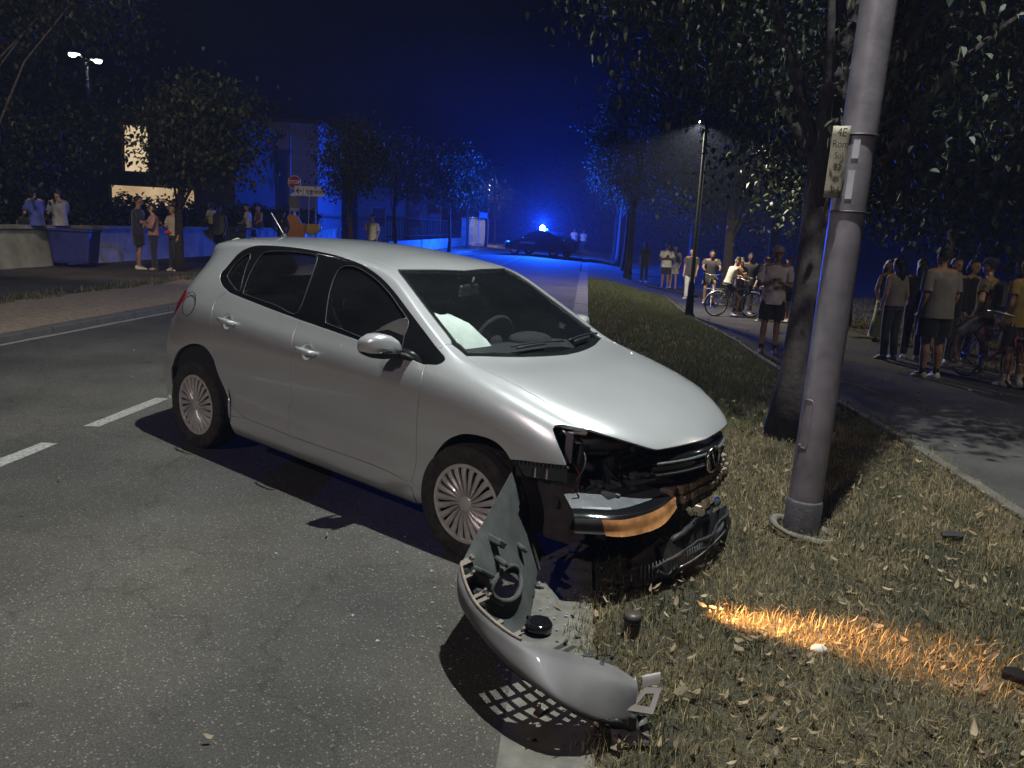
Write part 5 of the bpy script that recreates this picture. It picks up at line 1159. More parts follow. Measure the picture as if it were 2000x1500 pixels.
# blue wheeled bin
M_bin = mat('blue_bin_plastic', (.025, .03, .16), .5, 0, .15, scale=8, bump=.1)
bn = thing('wheelie_bin', 'dark blue plastic bin in front of the low wall on the left', 'bin', (-11.35, 21.0, .1), .1)
b = MB(); R_ = []
for z_, w_ in ((.10, .42), (.16, .44), (.5, .47), (.88, .50)):
    R_.append([Vector((sx * w_ + (-.04 * sx if abs(sy) > .9 else 0), sy * w_ * .8, z_)) for sx, sy in ((-1, -.9), (-.9, -1), (.9, -1), (1, -.9), (1, .9), (.9, 1), (-.9, 1), (-1, .9))])
b.loft(R_, cap=True, smooth=False); b.build('bin_body', M_bin, bn)
b = MB(); b.box((0, 0, .92), (1.06, .88, .07), bev=.03); b.build('bin_lid', M_bin, bn)
for sx in (-.36, .36):
    b = MB(); b.lathe([(.02, -.03), (.09, -.03), (.1, -.01), (.1, .01), (.09, .03), (.02, .03)], 16, (sx, .30, .10), axis='x'); b.build('bin_wheel', M_rubber, bn)

def house(name, label, cx, cy_, rz, w, dp, h, wallm, windows, roofm, flat=True, extra=None):
    t = thing(name, label, 'building', (cx, cy_, .0), rz)
    # front face is local y = -dp/2; windows (x0,x1,z0,z1,lit)
    xs = sorted(set([-w / 2, w / 2] + [v for q in windows for v in q[:2]])); zs = sorted(set([0, h] + [v for q in windows for v in q[2:4]]))
    b = MB(); y_ = -dp / 2
    for i in range(len(xs) - 1):
        for j in range(len(zs) - 1):
            mx, mz = (xs[i] + xs[i + 1]) / 2, (zs[j] + zs[j + 1]) / 2
            if any(q[0] < mx < q[1] and q[2] < mz < q[3] for q in windows): continue
            b.add([(xs[i], y_, zs[j]), (xs[i + 1], y_, zs[j]), (xs[i + 1], y_, zs[j + 1]), (xs[i], y_, zs[j + 1])], [(0, 1, 2, 3)])
    for q in windows:
        for A, B2 in (((q[0], q[2]), (q[0], q[3])), ((q[0], q[3]), (q[1], q[3])), ((q[1], q[3]), (q[1], q[2])), ((q[1], q[2]), (q[0], q[2]))):
            b.add([(A[0], y_, A[1]), (B2[0], y_, B2[1]), (B2[0], y_ + .25, B2[1]), (A[0], y_ + .25, A[1])], [(0, 1, 2, 3)])
    b.add([(-w / 2, y_, 0), (-w / 2, dp / 2, 0), (-w / 2, dp / 2, h), (-w / 2, y_, h), (w / 2, y_, 0), (w / 2, dp / 2, 0), (w / 2, dp / 2, h), (w / 2, y_, h)], [(1, 0, 3, 2), (4, 5, 6, 7), (5, 1, 2, 6)])
    b.build('wall', wallm, t)
    b = MB()
    if flat: b.box((0, 0, h + .12), (w + .5, dp + .5, .22)); b.build('roof', roofm, t)
    else:
        b.add([(-w / 2 - .4, -dp / 2 - .4, h), (w / 2 + .4, -dp / 2 - .4, h), (w / 2 + .4, dp / 2 + .4, h), (-w / 2 - .4, dp / 2 + .4, h), (-w / 4, 0, h + 1.6), (w / 4, 0, h + 1.6)], [(0, 1, 5, 4), (1, 2, 5), (2, 3, 4, 5), (3, 0, 4), (3, 2, 1, 0)]); b.build('roof', roofm, t)
    for q in windows:
        f = empty('window', (0, 0, 0), 0, t); x0, x1, z0, z1, lit = q
        g = MB(); g.add([(x0, y_ + .18, z0), (x1, y_ + .18, z0), (x1, y_ + .18, z1), (x0, y_ + .18, z1)], [(0, 1, 2, 3)])
        g.build('pane', lit, f)
        g = MB(); fw = .05
        for (c_, s_) in (((x0 + fw / 2, z0 / 2 + z1 / 2), (fw, z1 - z0)), ((x1 - fw / 2, z0 / 2 + z1 / 2), (fw, z1 - z0)), ((x0 / 2 + x1 / 2, z0 + fw / 2), (x1 - x0 - 2 * fw, fw)), ((x0 / 2 + x1 / 2, z1 - fw / 2), (x1 - x0 - 2 * fw, fw))): g.box((c_[0], y_ + .15, c_[1]), (s_[0], .05, s_[1]))
        g.build('frame', mat('window_frame', (.10, .09, .08), .6), f)
    return t
M_bldg = mat('white_render', (.17, .17, .19), .9, 0, .08, scale=1.5, bump=.15)
M_bldd = mat('dark_facade', (.05, .045, .045), .9, 0, .15, scale=2)
M_roof = mat('roof_tiles', (.06, .035, .03), .9, 0, .3, scale=10)
M_unlit = mat('dark_pane', (.012, .013, .02), .1, 0, .2, coat=.5)
M_brownp = mat('brown_shutter', (.12, .07, .05), .7, 0, .3, scale=20)
def lit_mat(name, strength, col=(1.0, .72, .42)):
    m = bpy.data.materials.new(name); m.use_nodes = True; nt = m.node_tree; N = nt.nodes; L = nt.links; N.clear()
    tc = N.new('ShaderNodeTexCoord'); wv = N.new('ShaderNodeTexNoise'); wv.inputs['Scale'].default_value = .9; L.new(tc.outputs['Object'], wv.inputs['Vector'])
    r = N.new('ShaderNodeValToRGB'); r.color_ramp.elements[0].position = .3; r.color_ramp.elements[1].position = .75
    r.color_ramp.elements[0].color = (col[0] * .62, col[1] * .58, col[2] * .5, 1); r.color_ramp.elements[1].color = (*col, 1); L.new(wv.outputs['Fac'], r.inputs['Fac'])
    e = N.new('ShaderNodeEmission'); e.inputs[1].default_value = strength; L.new(r.outputs[0], e.inputs[0]); o = N.new('ShaderNodeOutputMaterial'); L.new(e.outputs[0], o.inputs[0]); m.cycles.emission_sampling = 'NONE'; return m
M_lit = lit_mat('lit_room', .62); M_lit2 = lit_mat('lit_room_bright', .85, (1.0, .78, .5))
# lit house at the far left: px strip 205..352 x 372..397 and window 235..275 x 270..355
HY = 36.0
house('lit_house', 'house with warm lit rooms behind the hedge on the left', -16.2, HY + 4, 0.06, 7.0, 8.0, 5.6, M_bldd,
      [(-1.85, 1.75, 1.55, 2.62, M_lit), (-1.25, -.15, 3.15, 5.15, M_lit2)], M_roof)
for k in range(6):
    pass
house('white_building', 'pale rendered two-storey building washed blue behind the stop sign', -16.6, 53.0, .06, 8.8, 9.0, 6.9, M_bldg,
      [(.95, 1.6, 3.4, 5.6, M_brownp), (-3.2, -2.2, 3.6, 5.2, M_unlit), (-3.2, -2.2, 1.0, 2.4, M_unlit)], M_roof)
dp_ = thing('downpipe', 'pale drainpipe on the corner of the white building', 'pipe', (-13.5, 48.55, 0)); b = MB(); b.tube([(0, 0, 0), (0, 0, 6.8)], .07, 8); b.build('pipe', M_bldg, dp_)
house('dark_house', 'dark low house beyond the street trees on the left', -9.2, 64, .08, 6.0, 6, 4.6, M_bldd, [(-2, -1, 1.2, 2.6, M_unlit), (.5, 1.5, 1.2, 2.6, M_unlit)], M_roof)
# left boundary walls and fence further along the road
fw_ = thing('boundary_wall', 'low pale wall with dark railings along the left pavement far ahead', 'wall', (*xy(48, -9.4), 0))
child_at(rd_box(MB(), 38, 61, -9.55, -9.35, 0, .72), 'wall_body', M_wallw, fw_)
for k in range(47):
    s_ = 38.2 + k * .49; b = MB(); x_, y_ = xy(s_, -9.45); b.tube([(x_, y_, .7), (x_, y_, 1.9)], .022, 5); child_at(b, 'railing_bar', M_dark, fw_)
for z_ in (.95, 1.85):
    b = MB(); p0, p1 = xy(38, -9.45), xy(61, -9.45); b.tube([(*p0, z_), (*p1, z_)], .03, 5); child_at(b, 'rail', M_dark, fw_)
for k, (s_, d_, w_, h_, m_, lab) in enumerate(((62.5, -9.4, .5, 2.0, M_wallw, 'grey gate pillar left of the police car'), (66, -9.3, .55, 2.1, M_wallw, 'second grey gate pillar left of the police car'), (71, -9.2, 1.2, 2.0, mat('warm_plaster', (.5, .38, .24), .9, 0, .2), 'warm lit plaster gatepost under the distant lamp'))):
    x_, y_ = xy(s_, d_); t = thing('gate_pillar', lab, 'pillar', (x_, y_, .1), -RA); b = MB(); b.box((0, 0, h_ / 2), (w_, .4, h_), bev=.02); b.build('pillar', m_, t); b = MB(); b.box((0, 0, h_ + .05), (w_ + .1, .5, .09), bev=.02); b.build('pillar_cap', M_cope, t)

# ---- stop sign group
def oct_pts(r_): return [(r_ * math.cos(math.pi / 8 + k * math.pi / 4), r_ * math.sin(math.pi / 8 + k * math.pi / 4)) for k in range(8)]
M_sred = mat('sign_red', (.38, .012, .02), .4, 0, .08); M_swhite = mat('sign_white', (.72, .72, .70), .4, 0, .06); M_pole = mat('sign_pole_grey', (.20, .20, .22), .5, .4, .15)
SGX, SGY = -9.55, 35.0
def face_cam(x_, y_): return math.atan2(-x_, y_) * -1.0
st = thing('stop_sign', 'red octagonal STOP sign on a grey pole by the left pavement', 'sign', (SGX, SGY, .1), -.05)
b = MB(); b.tube([(-.20, .04, -.1), (-.20, .04, 3.25)], .035, 10); b.build('pole', M_pole, st)
FX = Matrix.Rotation(math.radians(90), 4, 'X')
b = MB(); b.prism(oct_pts(.295), .012, Matrix.Translation((-.0, 0, 2.95)) @ FX); b.build('sign_border', M_swhite, st)
b = MB(); b.prism(oct_pts(.27), .006, Matrix.Translation((-.0, -.0125, 2.95)) @ FX); b.build('sign_plate', M_sred, st)
put_text('stop_lettering', 'STOP', .21, Matrix.Translation((0, -.021, 2.95)) @ FX, M_swhite, st, bold=.006, extrude=.002)
b = MB(); b.box((-.1, .02, 2.95), (.25, .02, .04)); b.build('bracket', M_pole, st)
ds = thing('direction_sign', 'white sign with a left arrow and the word ingresso, half hidden by leaves', 'sign', (SGX + .33, SGY - .25, .1), -.05)
b = MB(); b.tube([(-.08, .04, -.1), (-.08, .04, 2.8)], .03, 8); b.tube([(.62, .04, -.1), (.62, .04, 2.8)], .03, 8); b.build('post', M_pole, ds)
b = MB(); b.box((.36, 0, 2.60), (1.25, .02, .40), bev=.006); b.build('sign_board', M_swhite, ds)
M_sblk = mat('sign_black', (.012, .012, .012), .5)
b = MB(); b.prism([(-.20, 2.60), (-.10, 2.71), (-.07, 2.68), (-.12, 2.62), (.05, 2.62), (.05, 2.58), (-.12, 2.58), (-.07, 2.52), (-.10, 2.49)], .004, Matrix.Translation((0, -.0115, 0)) @ FX); b.build('arrow', M_sblk, ds)
put_text('sign_lettering', 'ingresso', .27, Matrix.Translation((.62, -.014, 2.60)) @ FX @ Matrix.Scale(.85, 4, (1, 0, 0)), M_sblk, ds, bold=.004, extrude=.002)
b = MB(); b.box((.11, -.012, 2.60), (.012, .004, .36)); b.build('divider', M_sblk, ds)
ib2 = thing('notice_board', 'olive framed notice board with a white roof below the stop sign', 'sign', (SGX + .02, SGY - .12, .1), -.05)
b = MB(); b.box((0, 0, 2.13), (.36, .02, .46), bev=.01); b.build('board_panel', mat('olive_panel', (.17, .17, .10), .6, 0, .15), ib2)
b = MB(); b.prism([(-.20, 2.38), (.26, 2.38), (.26, 2.44), (.02, 2.45), (-.02, 2.55)], .03, Matrix.Translation((0, .01, 0)) @ FX); b.build('board_roof', M_swhite, ib2)
b = MB(); b.box((0, 0, 1.83), (.36, .02, .13), bev=.01); b.build('board_foot', mat('lilac_strip', (.34, .32, .52), .5), ib2); b = MB(); b.tube([(.02, .02, -.1), (.02, .02, 1.8)], .012, 6); b.build('board_post', M_swhite, ib2)
mk = thing('marker_post', 'small red and white marker below the notice board', 'marker', (SGX + .06, SGY - .2, .1)); b = MB(); b.lathe([(.055, 1.72), (.055, 1.58)], 10); b.build('white_band', M_swhite, mk); b = MB(); b.lathe([(.056, 1.577), (.056, 1.42), (.03, 1.34)], 10); b.build('red_band', M_sred, mk); b = MB(); b.tube([(0, 0, -.1), (0, 0, 1.8)], .015, 6); b.build('marker_rod', M_swhite, mk)
# orange road-works trailer behind the roof
M_or = mat('orange_plastic', (.62, .24, .02), .5, 0, .15, scale=6)
ow = thing('works_barrier', 'orange plastic road-works barrier seen over the car roof', 'barrier', (SGX + .35, SGY - 1.0, .1), -.05)
b = MB(); b.box((-.15, 0, .72), (1.1, .3, .5), bev=.06); b.prism([(-.42, .97), (-.28, 1.22), (.08, 1.20), (.2, .97)], .24, Matrix.Translation((0, .12, 0)) @ FX); b.build('barrier_body', M_or, ow)
b = MB(); b.box((.66, 0, .80), (.5, .26, .34), bev=.08); b.build('barrier_end', mat('yellow_plastic', (.55, .38, .04), .5, 0, .15), ow); b = MB(); b.ball((.96, 0, .86), (.10, .1, .14)); b.build('barrier_reflector', mat('lilac_reflector', (.5, .45, .8), .3), ow)
for sx in (-.45, .4): b = MB(); b.box((sx, 0, .23), (.3, .5, .45), bev=.04); b.build('barrier_foot', M_or, ow)
b = MB(); b.tube([(.52, -.05, .9), (.56, -.05, 2.05)], .012, 6); b.build('barrier_staff', M_swhite, ow)

ow.scale = (1.0, 1.0, 1.32)
# ---- lamps that can be seen burning
tl = thing('twin_lamp', 'tall street lamp with two lit heads behind the tree at upper left', 'street lamp', (-22.2, 43.0, 0))
b = MB(); b.tube([(0, 0, 0), (0, 0, 8.6), (0, 0, 8.9)], [.09, .06, .05], 10); b.tube([(0, 0, 8.75), (-.3, 0, 9.0), (-.8, 0, 9.1)], .03, 6); b.tube([(0, 0, 8.75), (.3, 0, 8.85), (.55, 0, 8.88)], .03, 6); b.build('lamp_pole', M_pole, tl)
lamp_head(tl, (-.55, -.1, 9.05), (-1, 0), 1600, (1.0, .93, .78), glowstr=45); lamp_head(tl, (.55, -.1, 8.80), (1, 0), 1600, (1.0, .93, .78), glowstr=45)
for q_ in ((-.62, -.12, 9.0), (.62, -.12, 8.75)):
    b = MB(); b.ball(q_, (.19, .15, .10), 14, 8); b.build('lamp_bowl', glow('bowl_glow', (1.0, .98, .86), 30), tl)
fl_ = thing('far_lamp', 'distant lit street lamp glowing through leaves left of the police car', 'street lamp', (-2.55, 64.5, 0)); b = MB(); b.tube([(0, 0, 0), (0, 0, 5.2)], .06, 8); b.tube([(0, 0, 5.15), (.3, 0, 5.3)], .03, 6); b.build('lamp_pole', M_pole, fl_); lamp_head(fl_, (.35, 0, 5.2), (1, 0), 1500, (.9, 1.0, .72), glowstr=30, cone=165)
pl = thing('park_lamp', 'slim dark park lamp post at the path edge with a small lit head', 'street lamp', (4.72, 22.2, gp(4.72, 22.2)))
b = MB(); b.tube([(0, 0, 0), (0, 0, .85), (0, 0, .9), (0, 0, 5.25)], [.085, .08, .055, .045], 12); b.build('lamp_post', mat('dark_green_iron', (.010, .012, .011), .9, .0, .2, spec=.08), pl)
b = MB(); b.lathe([(.16, -.05), (.15, .03), (.12, .08), (.10, .38), (.12, .40), (.085, .46)], 14); b.build('post_base', _M['dark_green_iron'], pl)
b = MB(); b.lathe([(.06, 5.25), (.16, 5.32), (.20, 5.36), (.05, 5.48), (.01, 5.5)], 14); b.build('lamp_cap', _M['dark_green_iron'], pl)
b = MB(); b.tube([(0, 0, 5.3), (0, .4, 5.42), (0, .95, 5.32)], .025, 6); b.lathe([(.03, 5.31), (.10, 5.24), (.12, 5.20)], 12, (0, .95, 0)); b.build('lamp_arm', _M['dark_green_iron'], pl)  # arm added behind the post so the bulb leaves its near side dark
b = MB(); b.ball((0, .95, 5.20), (.03, .03, .028), 10, 8); b.build('lamp_bulb', glow('park_bulb', (1, .95, .82), 40), pl)
light('park_light', 'SPOT', (0, .95, 5.12), 2300, (1.0, .90, .66), pl, spot_size=math.radians(158), spot_blend=.3, shadow_soft_size=.06, aim=(0, 0, -1))
# assumed street lamp, added unseen behind the viewer to light the car's near side
x_, y_ = -8.3, -7.0
assumed_lamp = thing('street_lamp', 'assumed street lamp on the left pavement, unseen behind the viewer', 'street lamp', (x_, y_, 0)); b = MB(); b.tube([(0, 0, -.1), (0, 0, 9)], [.104, .072], 20); b.tube([(0, 0, 8.95), (.3, 0, 9.15), (1.0, 0, 9.2)], .03, 8); b.build('pole', M_post, assumed_lamp); lamp_head(assumed_lamp, (1.0, 0, 9.1), (1, 0), 2700, (1.0, .83, .82), glowstr=60, cone=168)
added_lamp = thing('street_lamp', 'added street lamp on the left pavement, unseen just outside the left edge of the picture', 'street lamp', (-8.2, 9.5, .1)); b = MB(); b.tube([(0, 0, -.1), (0, 0, 9)], [.104, .072], 20); b.tube([(0, 0, 8.95), (.3, 0, 9.15), (1.0, 0, 9.2)], .03, 8); b.build('pole', M_post, added_lamp); lamp_head(added_lamp, (1.0, 0, 9.1), (1, 0), 3400, (1.0, .84, .66), glowstr=60, cone=50, down=(-.13, .87, -.42), size_soft=.6)  # unseen lamp, added to light the stop sign and the people on the left
fill_lamp = thing('park_lamp', 'added fill lamp on a park lamp post, unseen beyond the right edge of the picture', 'street lamp', (9.2, 8.2, gp(9.2, 8.2))); b = MB(); b.tube([(0, 0, 0), (0, 0, .85), (0, 0, .9), (0, 0, 5.25)], [.085, .08, .055, .045], 12); b.tube([(0, 0, 5.2), (-.4, .1, 5.4), (-.9, .2, 5.3)], .025, 6); b.build('lamp_post', _M['dark_green_iron'], fill_lamp); lamp_head(fill_lamp, (-.95, .2, 5.2), (-1, .2), 300, (1.0, .86, .60), size=(.3, .2), glowstr=40, cone=140, down=(-.35, .5, -1))  # unseen fill lamp, added to brighten the right-hand crowd

# ---- police car
M_navy = mat('navy_car_paint', (.004, .006, .022), .25, .0, .1, coat=1.0)
PCX, PCY = 1.3, 49.0; PZ = gp(PCX, PCY)
pc = thing('police_car', 'dark blue police car across the road with its blue beacon flashing', 'car', (PCX, PCY, PZ), math.radians(148))
prof = [(2.05, .32), (2.12, .50), (2.05, .66), (1.35, .88), (1.02, .94), (.35, 1.38), (-.15, 1.46), (-.9, 1.44), (-1.55, 1.20), (-1.95, 1.02), (-2.10, .80), (-2.12, .45), (-2.0, .28)]
b = MB(); R_ = []
for y_, k, z0 in ((-.86, .985, .0), (-.89, 1, 0), (.89, 1, 0), (.86, .985, 0)): pass
def pc_ring(y_): 
    out = []
    for (x_, z_) in prof:
        tum = 1 - .26 * max(0, (z_ - .92)) / .5; out.append(Vector((x_ * (1 - .06 * (abs(y_) / .89) ** 4), y_ * tum, z_)))
    return out
rings = [pc_ring(y_) for y_ in (-.89, -.87, -.6, 0, .6, .87, .89)]
b.loft(rings, closed=True, cap=False, smooth=True)
b.add(rings[0], [tuple(range(len(prof)))]); b.add(rings[-1], [tuple(range(len(prof) - 1, -1, -1))]); o = b.build('body', M_navy, pc); o.data.set_sharp_from_angle(angle=.6)
for sg in (-1, 1):
    y_ = sg * .90; f = lambda x_, z_: Vector((x_, sg * (.893 * (1 - .26 * max(0, z_ - .92) / .5) + .004), z_))
    for name, q in (('front_side_window', [(.85, .96), (.32, 1.33), (-.25, 1.38), (-.25, .98)]), ('rear_side_window', [(-.32, .98), (-.32, 1.38), (-.9, 1.36), (-1.4, 1.10), (-1.35, 1.0)])):
        b = MB(); b.add([f(*p) for p in q], [tuple(range(len(q)))]); b.build(name, M_unlit, pc)
    for x_ in (1.32, -1.32):
        w = empty('wheel', (x_, sg * .80, .32), 0 if sg < 0 else math.pi, pc); b = MB(); b.lathe([(.2, -.09), (.29, -.1), (.32, -.07), (.32, .07), (.29, .1), (.2, .09)], 28, axis='y'); b.build('tyre', M_rubber, w)
        b = MB(); b.lathe([(.001, -.085), (.06, -.09), (.07, -.08), (.19, -.07), (.205, -.095), (.21, -.08)], 24, axis='y'); b.build('rim', M_alloy, w)
    for (x_, z_, s_, m_, nm) in ((1.93, .68, (.22, .10, .12), mat('police_headlight', (.5, .5, .55), .2, 0, .1, coat=1), 'headlight'), (-2.02, .86, (.14, .12, .18), M_red, 'tail_light')):
        b = MB(); b.ball((x_, sg * .74, z_), s_, 12, 8); b.build(nm, m_, pc)
    b = MB(); b.box((.72, sg * 1.0, 1.0), (.14, .2, .12), bev=.04); b.build('door_mirror', M_navy, pc)
    put_text('door_lettering', 'CARABINIERI', .185, (Matrix.Translation((.42, sg * .902, .74)) @ Matrix.Rotation(0 if sg < 0 else math.pi, 4, 'Z') @ FX) if sg < 0 else (Matrix.Translation((.42, .902, .74)) @ Matrix.Rotation(math.pi, 4, 'Z') @ FX), mat('police_white', (.8, .8, .82), .5), pc, bold=.003, extrude=.002)
for nm, q in (('windscreen', [(.99, -.70, .965), (.99, .70, .965), (.42, .60, 1.355), (.42, -.60, 1.355)]), ('rear_window', [(-1.53, -.62, 1.235), (-1.53, .62, 1.235), (-1.02, .56, 1.43), (-1.02, -.56, 1.43)])):
    b = MB(); n = Vector((.6 if q[0][0] > 0 else -.6, 0, .8)) * .012; b.add([Vector(p) + n for p in q], [(0, 1, 2, 3)]); b.build(nm, M_unlit, pc)
b = MB(); b.box((-.1, 0, 1.49), (.26, 1.1, .06), bev=.02); b.build('light_bar', M_black, pc)
b = MB(); b.lathe([(.16, 1.52), (.17, 1.66), (.12, 1.76), (.001, 1.79)], 16, (-.1, .12, 0)); b.build('beacon', glow('beacon_blue', (.25, .6, 1.0), 60), pc)
b = MB(); b.lathe([(.07, 1.52), (.07, 1.58), (.001, 1.62)], 12, (-.1, -.42, 0)); b.build('unlit_beacon', mat('beacon_unlit', (.02, .05, .3), .15, 0, .1, coat=1), pc)
light('beacon_light', 'POINT', (-.1, .12, 1.90), 20000, (.006, .08, 1.0), pc, shadow_soft_size=.10)
# road sign and bollards by the police car
rs = thing('road_sign', 'small blue sign on a thin pole left of the police car', 'sign', (-2.75, 55, .0)); b = MB(); b.tube([(0, 0, -.1), (0, 0, 2.6)], .03, 6); b.build('pole', M_pole, rs); b = MB(); b.box((.28, -.03, 2.35), (.5, .02, .36), bev=.01); b.build('plate', mat('sign_blue', (.05, .12, .45), .4), rs)
for i, (s_, d_) in enumerate(((24, .9), (27.5, .9), (31, .9))):
    pass
# ================================================================ PEOPLE AND BICYCLES
def remesh(mb, voxel, smooth_it=4):
    me = mb.mesh('tmp'); o = bpy.data.objects.new('tmp', me); COL.objects.link(o)
    m = o.modifiers.new('r', 'REMESH'); m.mode = 'VOXEL'; m.voxel_size = voxel; m.use_smooth_shade = True
    m2 = o.modifiers.new('s', 'SMOOTH'); m2.iterations = smooth_it; m2.factor = .5
    dg = bpy.context.evaluated_depsgraph_get(); out = bpy.data.meshes.new_from_object(o.evaluated_get(dg))
    bpy.data.objects.remove(o); bpy.data.meshes.remove(me); return out
def capsule(mb, a, b_, r0, r1, n=10):
    a, b_ = Vector(a), Vector(b_); mb.tube([a, a.lerp(b_, .5), b_], [r0, (r0 + r1) / 2 * 1.02, r1], n); mb.ball(a, r0, n, 6); mb.ball(b_, r1, n, 6)
def hand(mb, wrist, dirv, palm_n, k=1.0, curl=.5):
    """palm and five fingers"""
    d = Vector(dirv).normalized(); pn = Vector(palm_n); pn = (pn - d * pn.dot(d)).normalized(); sd_ = d.cross(pn); w = Vector(wrist)
    mb.tube([w, w + d * .03 * k, w + d * .085 * k], [.022 * k, .032 * k, .034 * k], 8)
    for i, (off, ln) in enumerate(((-.027, .062), (-.009, .075), (.010, .072), (.027, .056))):
        p = w + d * .08 * k + sd_ * off * k; q = p + (d * math.cos(curl * .6) + pn * math.sin(curl * .6)) * ln * .5 * k; r_ = q + (d * math.cos(curl * 1.6) + pn * math.sin(curl * 1.6)) * ln * .5 * k
        mb.tube([p, q, r_], [.0092 * k, .0085 * k, .0065 * k], 5)
    p = w + d * .03 * k - sd_ * .03 * k; mb.tube([p, p + (d * .7 - sd_ * .6).normalized() * .04 * k, p + (d * .8 - sd_ * .2 + pn * .5).normalized() * .065 * k], [.011 * k, .010 * k, .008 * k], 5)
SK1 = mat('skin_light', (.42, .25, .17), .55, 0, .06, scale=20); SK2 = mat('skin_tan', (.28, .155, .10), .55, 0, .06, scale=20); SK3 = mat('skin_dark', (.12, .065, .045), .55, 0, .06, scale=20)
HB = mat('hair_dark', (.012, .009, .008), .5, 0, .4, scale=60, bump=.5, bscale=90); HBR = mat('hair_brown', (.05, .028, .015), .5, 0, .4, scale=60, bump=.5, bscale=90); HBL = mat('hair_light', (.16, .10, .05), .5, 0, .4, scale=60, bump=.5, bscale=90)
def cloth(name, col, **kw): return mat('cloth_' + name, col, .9, 0, .14, scale=9, bump=.35, bscale=14, sheen=.2, **kw)
SHW = mat('shoe_white', (.55, .54, .52), .6, 0, .1, scale=20); SHB = mat('shoe_dark', (.03, .03, .035), .6, 0, .2, scale=20)

def person(label, loc, face, H=1.74, pose='stand', skin=SK1, top=None, sleeve=.5, bottom=None, btype='shorts', hair=HB, hlen='short', shoe=SHW, cap=None, build=1.0, turn=0.0, group=None, extra=None, seat=.55, fine=False, socks=None, bag=None, female=False, phone=False):
    x_, y_ = loc[0], loc[1]; z_ = loc[2] if len(loc) > 2 else gp(x_, y_)
    t = thing('person', label, 'person', (x_, y_, z_), math.radians(face), group); k = H / 1.75
    V = lambda *p: Vector(p)
    J = dict(pel=V(0, 0, .94), sp=V(0, .0, 1.12), ch=V(0, .005, 1.30), nk=V(0, .0, 1.475), hb=V(0, .02, 1.56), hd=V(0, .03, 1.645))
    for s_, sg in (('L', -1), ('R', 1)):
        J['sh' + s_] = V(sg * (.175 if female else .195), 0, 1.425); J['el' + s_] = V(sg * .235, -.03, 1.14); J['wr' + s_] = V(sg * .225, .06, .90)
        J['hp' + s_] = V(sg * .09, 0, .91); J['kn' + s_] = V(sg * .10, .015, .50); J['an' + s_] = V(sg * .11, -.02, .085)
    hands = {'L': V(0, .25, -1), 'R': V(0, .25, -1)}; toe = {'L': V(-.15, 1, 0), 'R': V(.15, 1, 0)}
    if pose == 'phone':
        for s_, sg in (('L', -1), ('R', 1)): J['el' + s_] = V(sg * .26, .05, 1.14); J['wr' + s_] = V(sg * .09, .25, 1.20); hands[s_] = V(-sg * .5, .7, .4)
    elif pose == 'crossed':
        for s_, sg in (('L', -1), ('R', 1)): J['el' + s_] = V(sg * .27, .08, 1.16); J['wr' + s_] = V(-sg * .06, .20, 1.20 + sg * .02); hands[s_] = V(-sg, .1, .1)
    elif pose == 'hips':
        for s_, sg in (('L', -1), ('R', 1)): J['el' + s_] = V(sg * .40, -.08, 1.18); J['wr' + s_] = V(sg * .20, .03, 1.00); hands[s_] = V(-sg * .6, .5, -.4)
    elif pose == 'walk':
        J['knL'] = V(-.10, .16, .52); J['anL'] = V(-.11, .20, .09); J['knR'] = V(.10, -.06, .50); J['anR'] = V(.11, -.25, .12); J['elL'] = V(-.25, -.12, 1.15); J['wrL'] = V(-.24, -.05, .92); J['elR'] = V(.25, .05, 1.15); J['wrR'] = V(.2, .2, .98)
    elif pose == 'onearm':
        J['elR'] = V(.25, .10, 1.15); J['wrR'] = V(.12, .30, 1.25); hands['R'] = V(-.2, .6, .5); J['elL'] = V(-.25, -.03, 1.14)
    elif pose in ('sit', 'bike', 'sitlean'):
        dz = seat / k + .10 - .94
        for q in ('pel', 'sp', 'ch', 'nk', 'hb', 'hd', 'shL', 'shR', 'elL', 'elR', 'wrL', 'wrR', 'hpL', 'hpR'): J[q] = J[q] + V(0, 0, dz)
        lean = .22 if pose == 'bike' else (.14 if pose == 'sitlean' else .04); pz = J['pel'].z
        for q in ('sp', 'ch', 'nk', 'hb', 'hd', 'shL', 'shR'): J[q] = J[q] + V(0, (J[q].z - pz) * lean * 1.6, -(J[q].z - pz) * lean * .25)
        for s_, sg in (('L', -1), ('R', 1)):
            if pose == 'bike':
                J['kn' + s_] = J['hp' + s_] + V(sg * .05, .36, -.22 - (.12 if sg > 0 else -.04)); J['an' + s_] = J['kn' + s_] + V(0, -.06, -.40)
                J['el' + s_] = J['sh' + s_] + V(sg * .07, .20, -.20); J['wr' + s_] = J['el' + s_] + V(-sg * .03, .22, -.06); hands[s_] = V(0, 1, -.1)
            else:
                J['kn' + s_] = J['hp' + s_] + V(sg * .06, .42, -.01); J['an' + s_] = J['kn' + s_] + V(0, -.03, -.42)
                J['el' + s_] = J['sh' + s_] + V(sg * .06, .06, -.28); J['wr' + s_] = J['kn' + s_] + V(-sg * .03, -.12, .10); hands[s_] = V(0, 1, -.2)
    if extra:
        for q, v in extra.items():
            if q in J: J[q] = Vector(v)
    J = {q: v * k for q, v in J.items()}; w = build
    hf = J['hd']; R3 = Matrix.Rotation(turn, 3, 'Z'); hx = R3 @ Vector((1, 0, 0)); hy = R3 @ Vector((0, 1, 0))
    b = MB()
    b.ball(J['pel'], (.155 * k * w, .115 * k * w, .12 * k)); b.ball(J['sp'], (.135 * k * w, .10 * k * w, .16 * k)); b.ball(J['ch'], (.165 * k * w, .115 * k * w, .17 * k))
    capsule(b, J['shL'].lerp(J['nk'], .25), J['shR'].lerp(J['nk'], .25), .065 * k * w, .065 * k * w); capsule(b, J['nk'] - Vector((0, 0, .03 * k)), J['hb'], .055 * k, .052 * k)
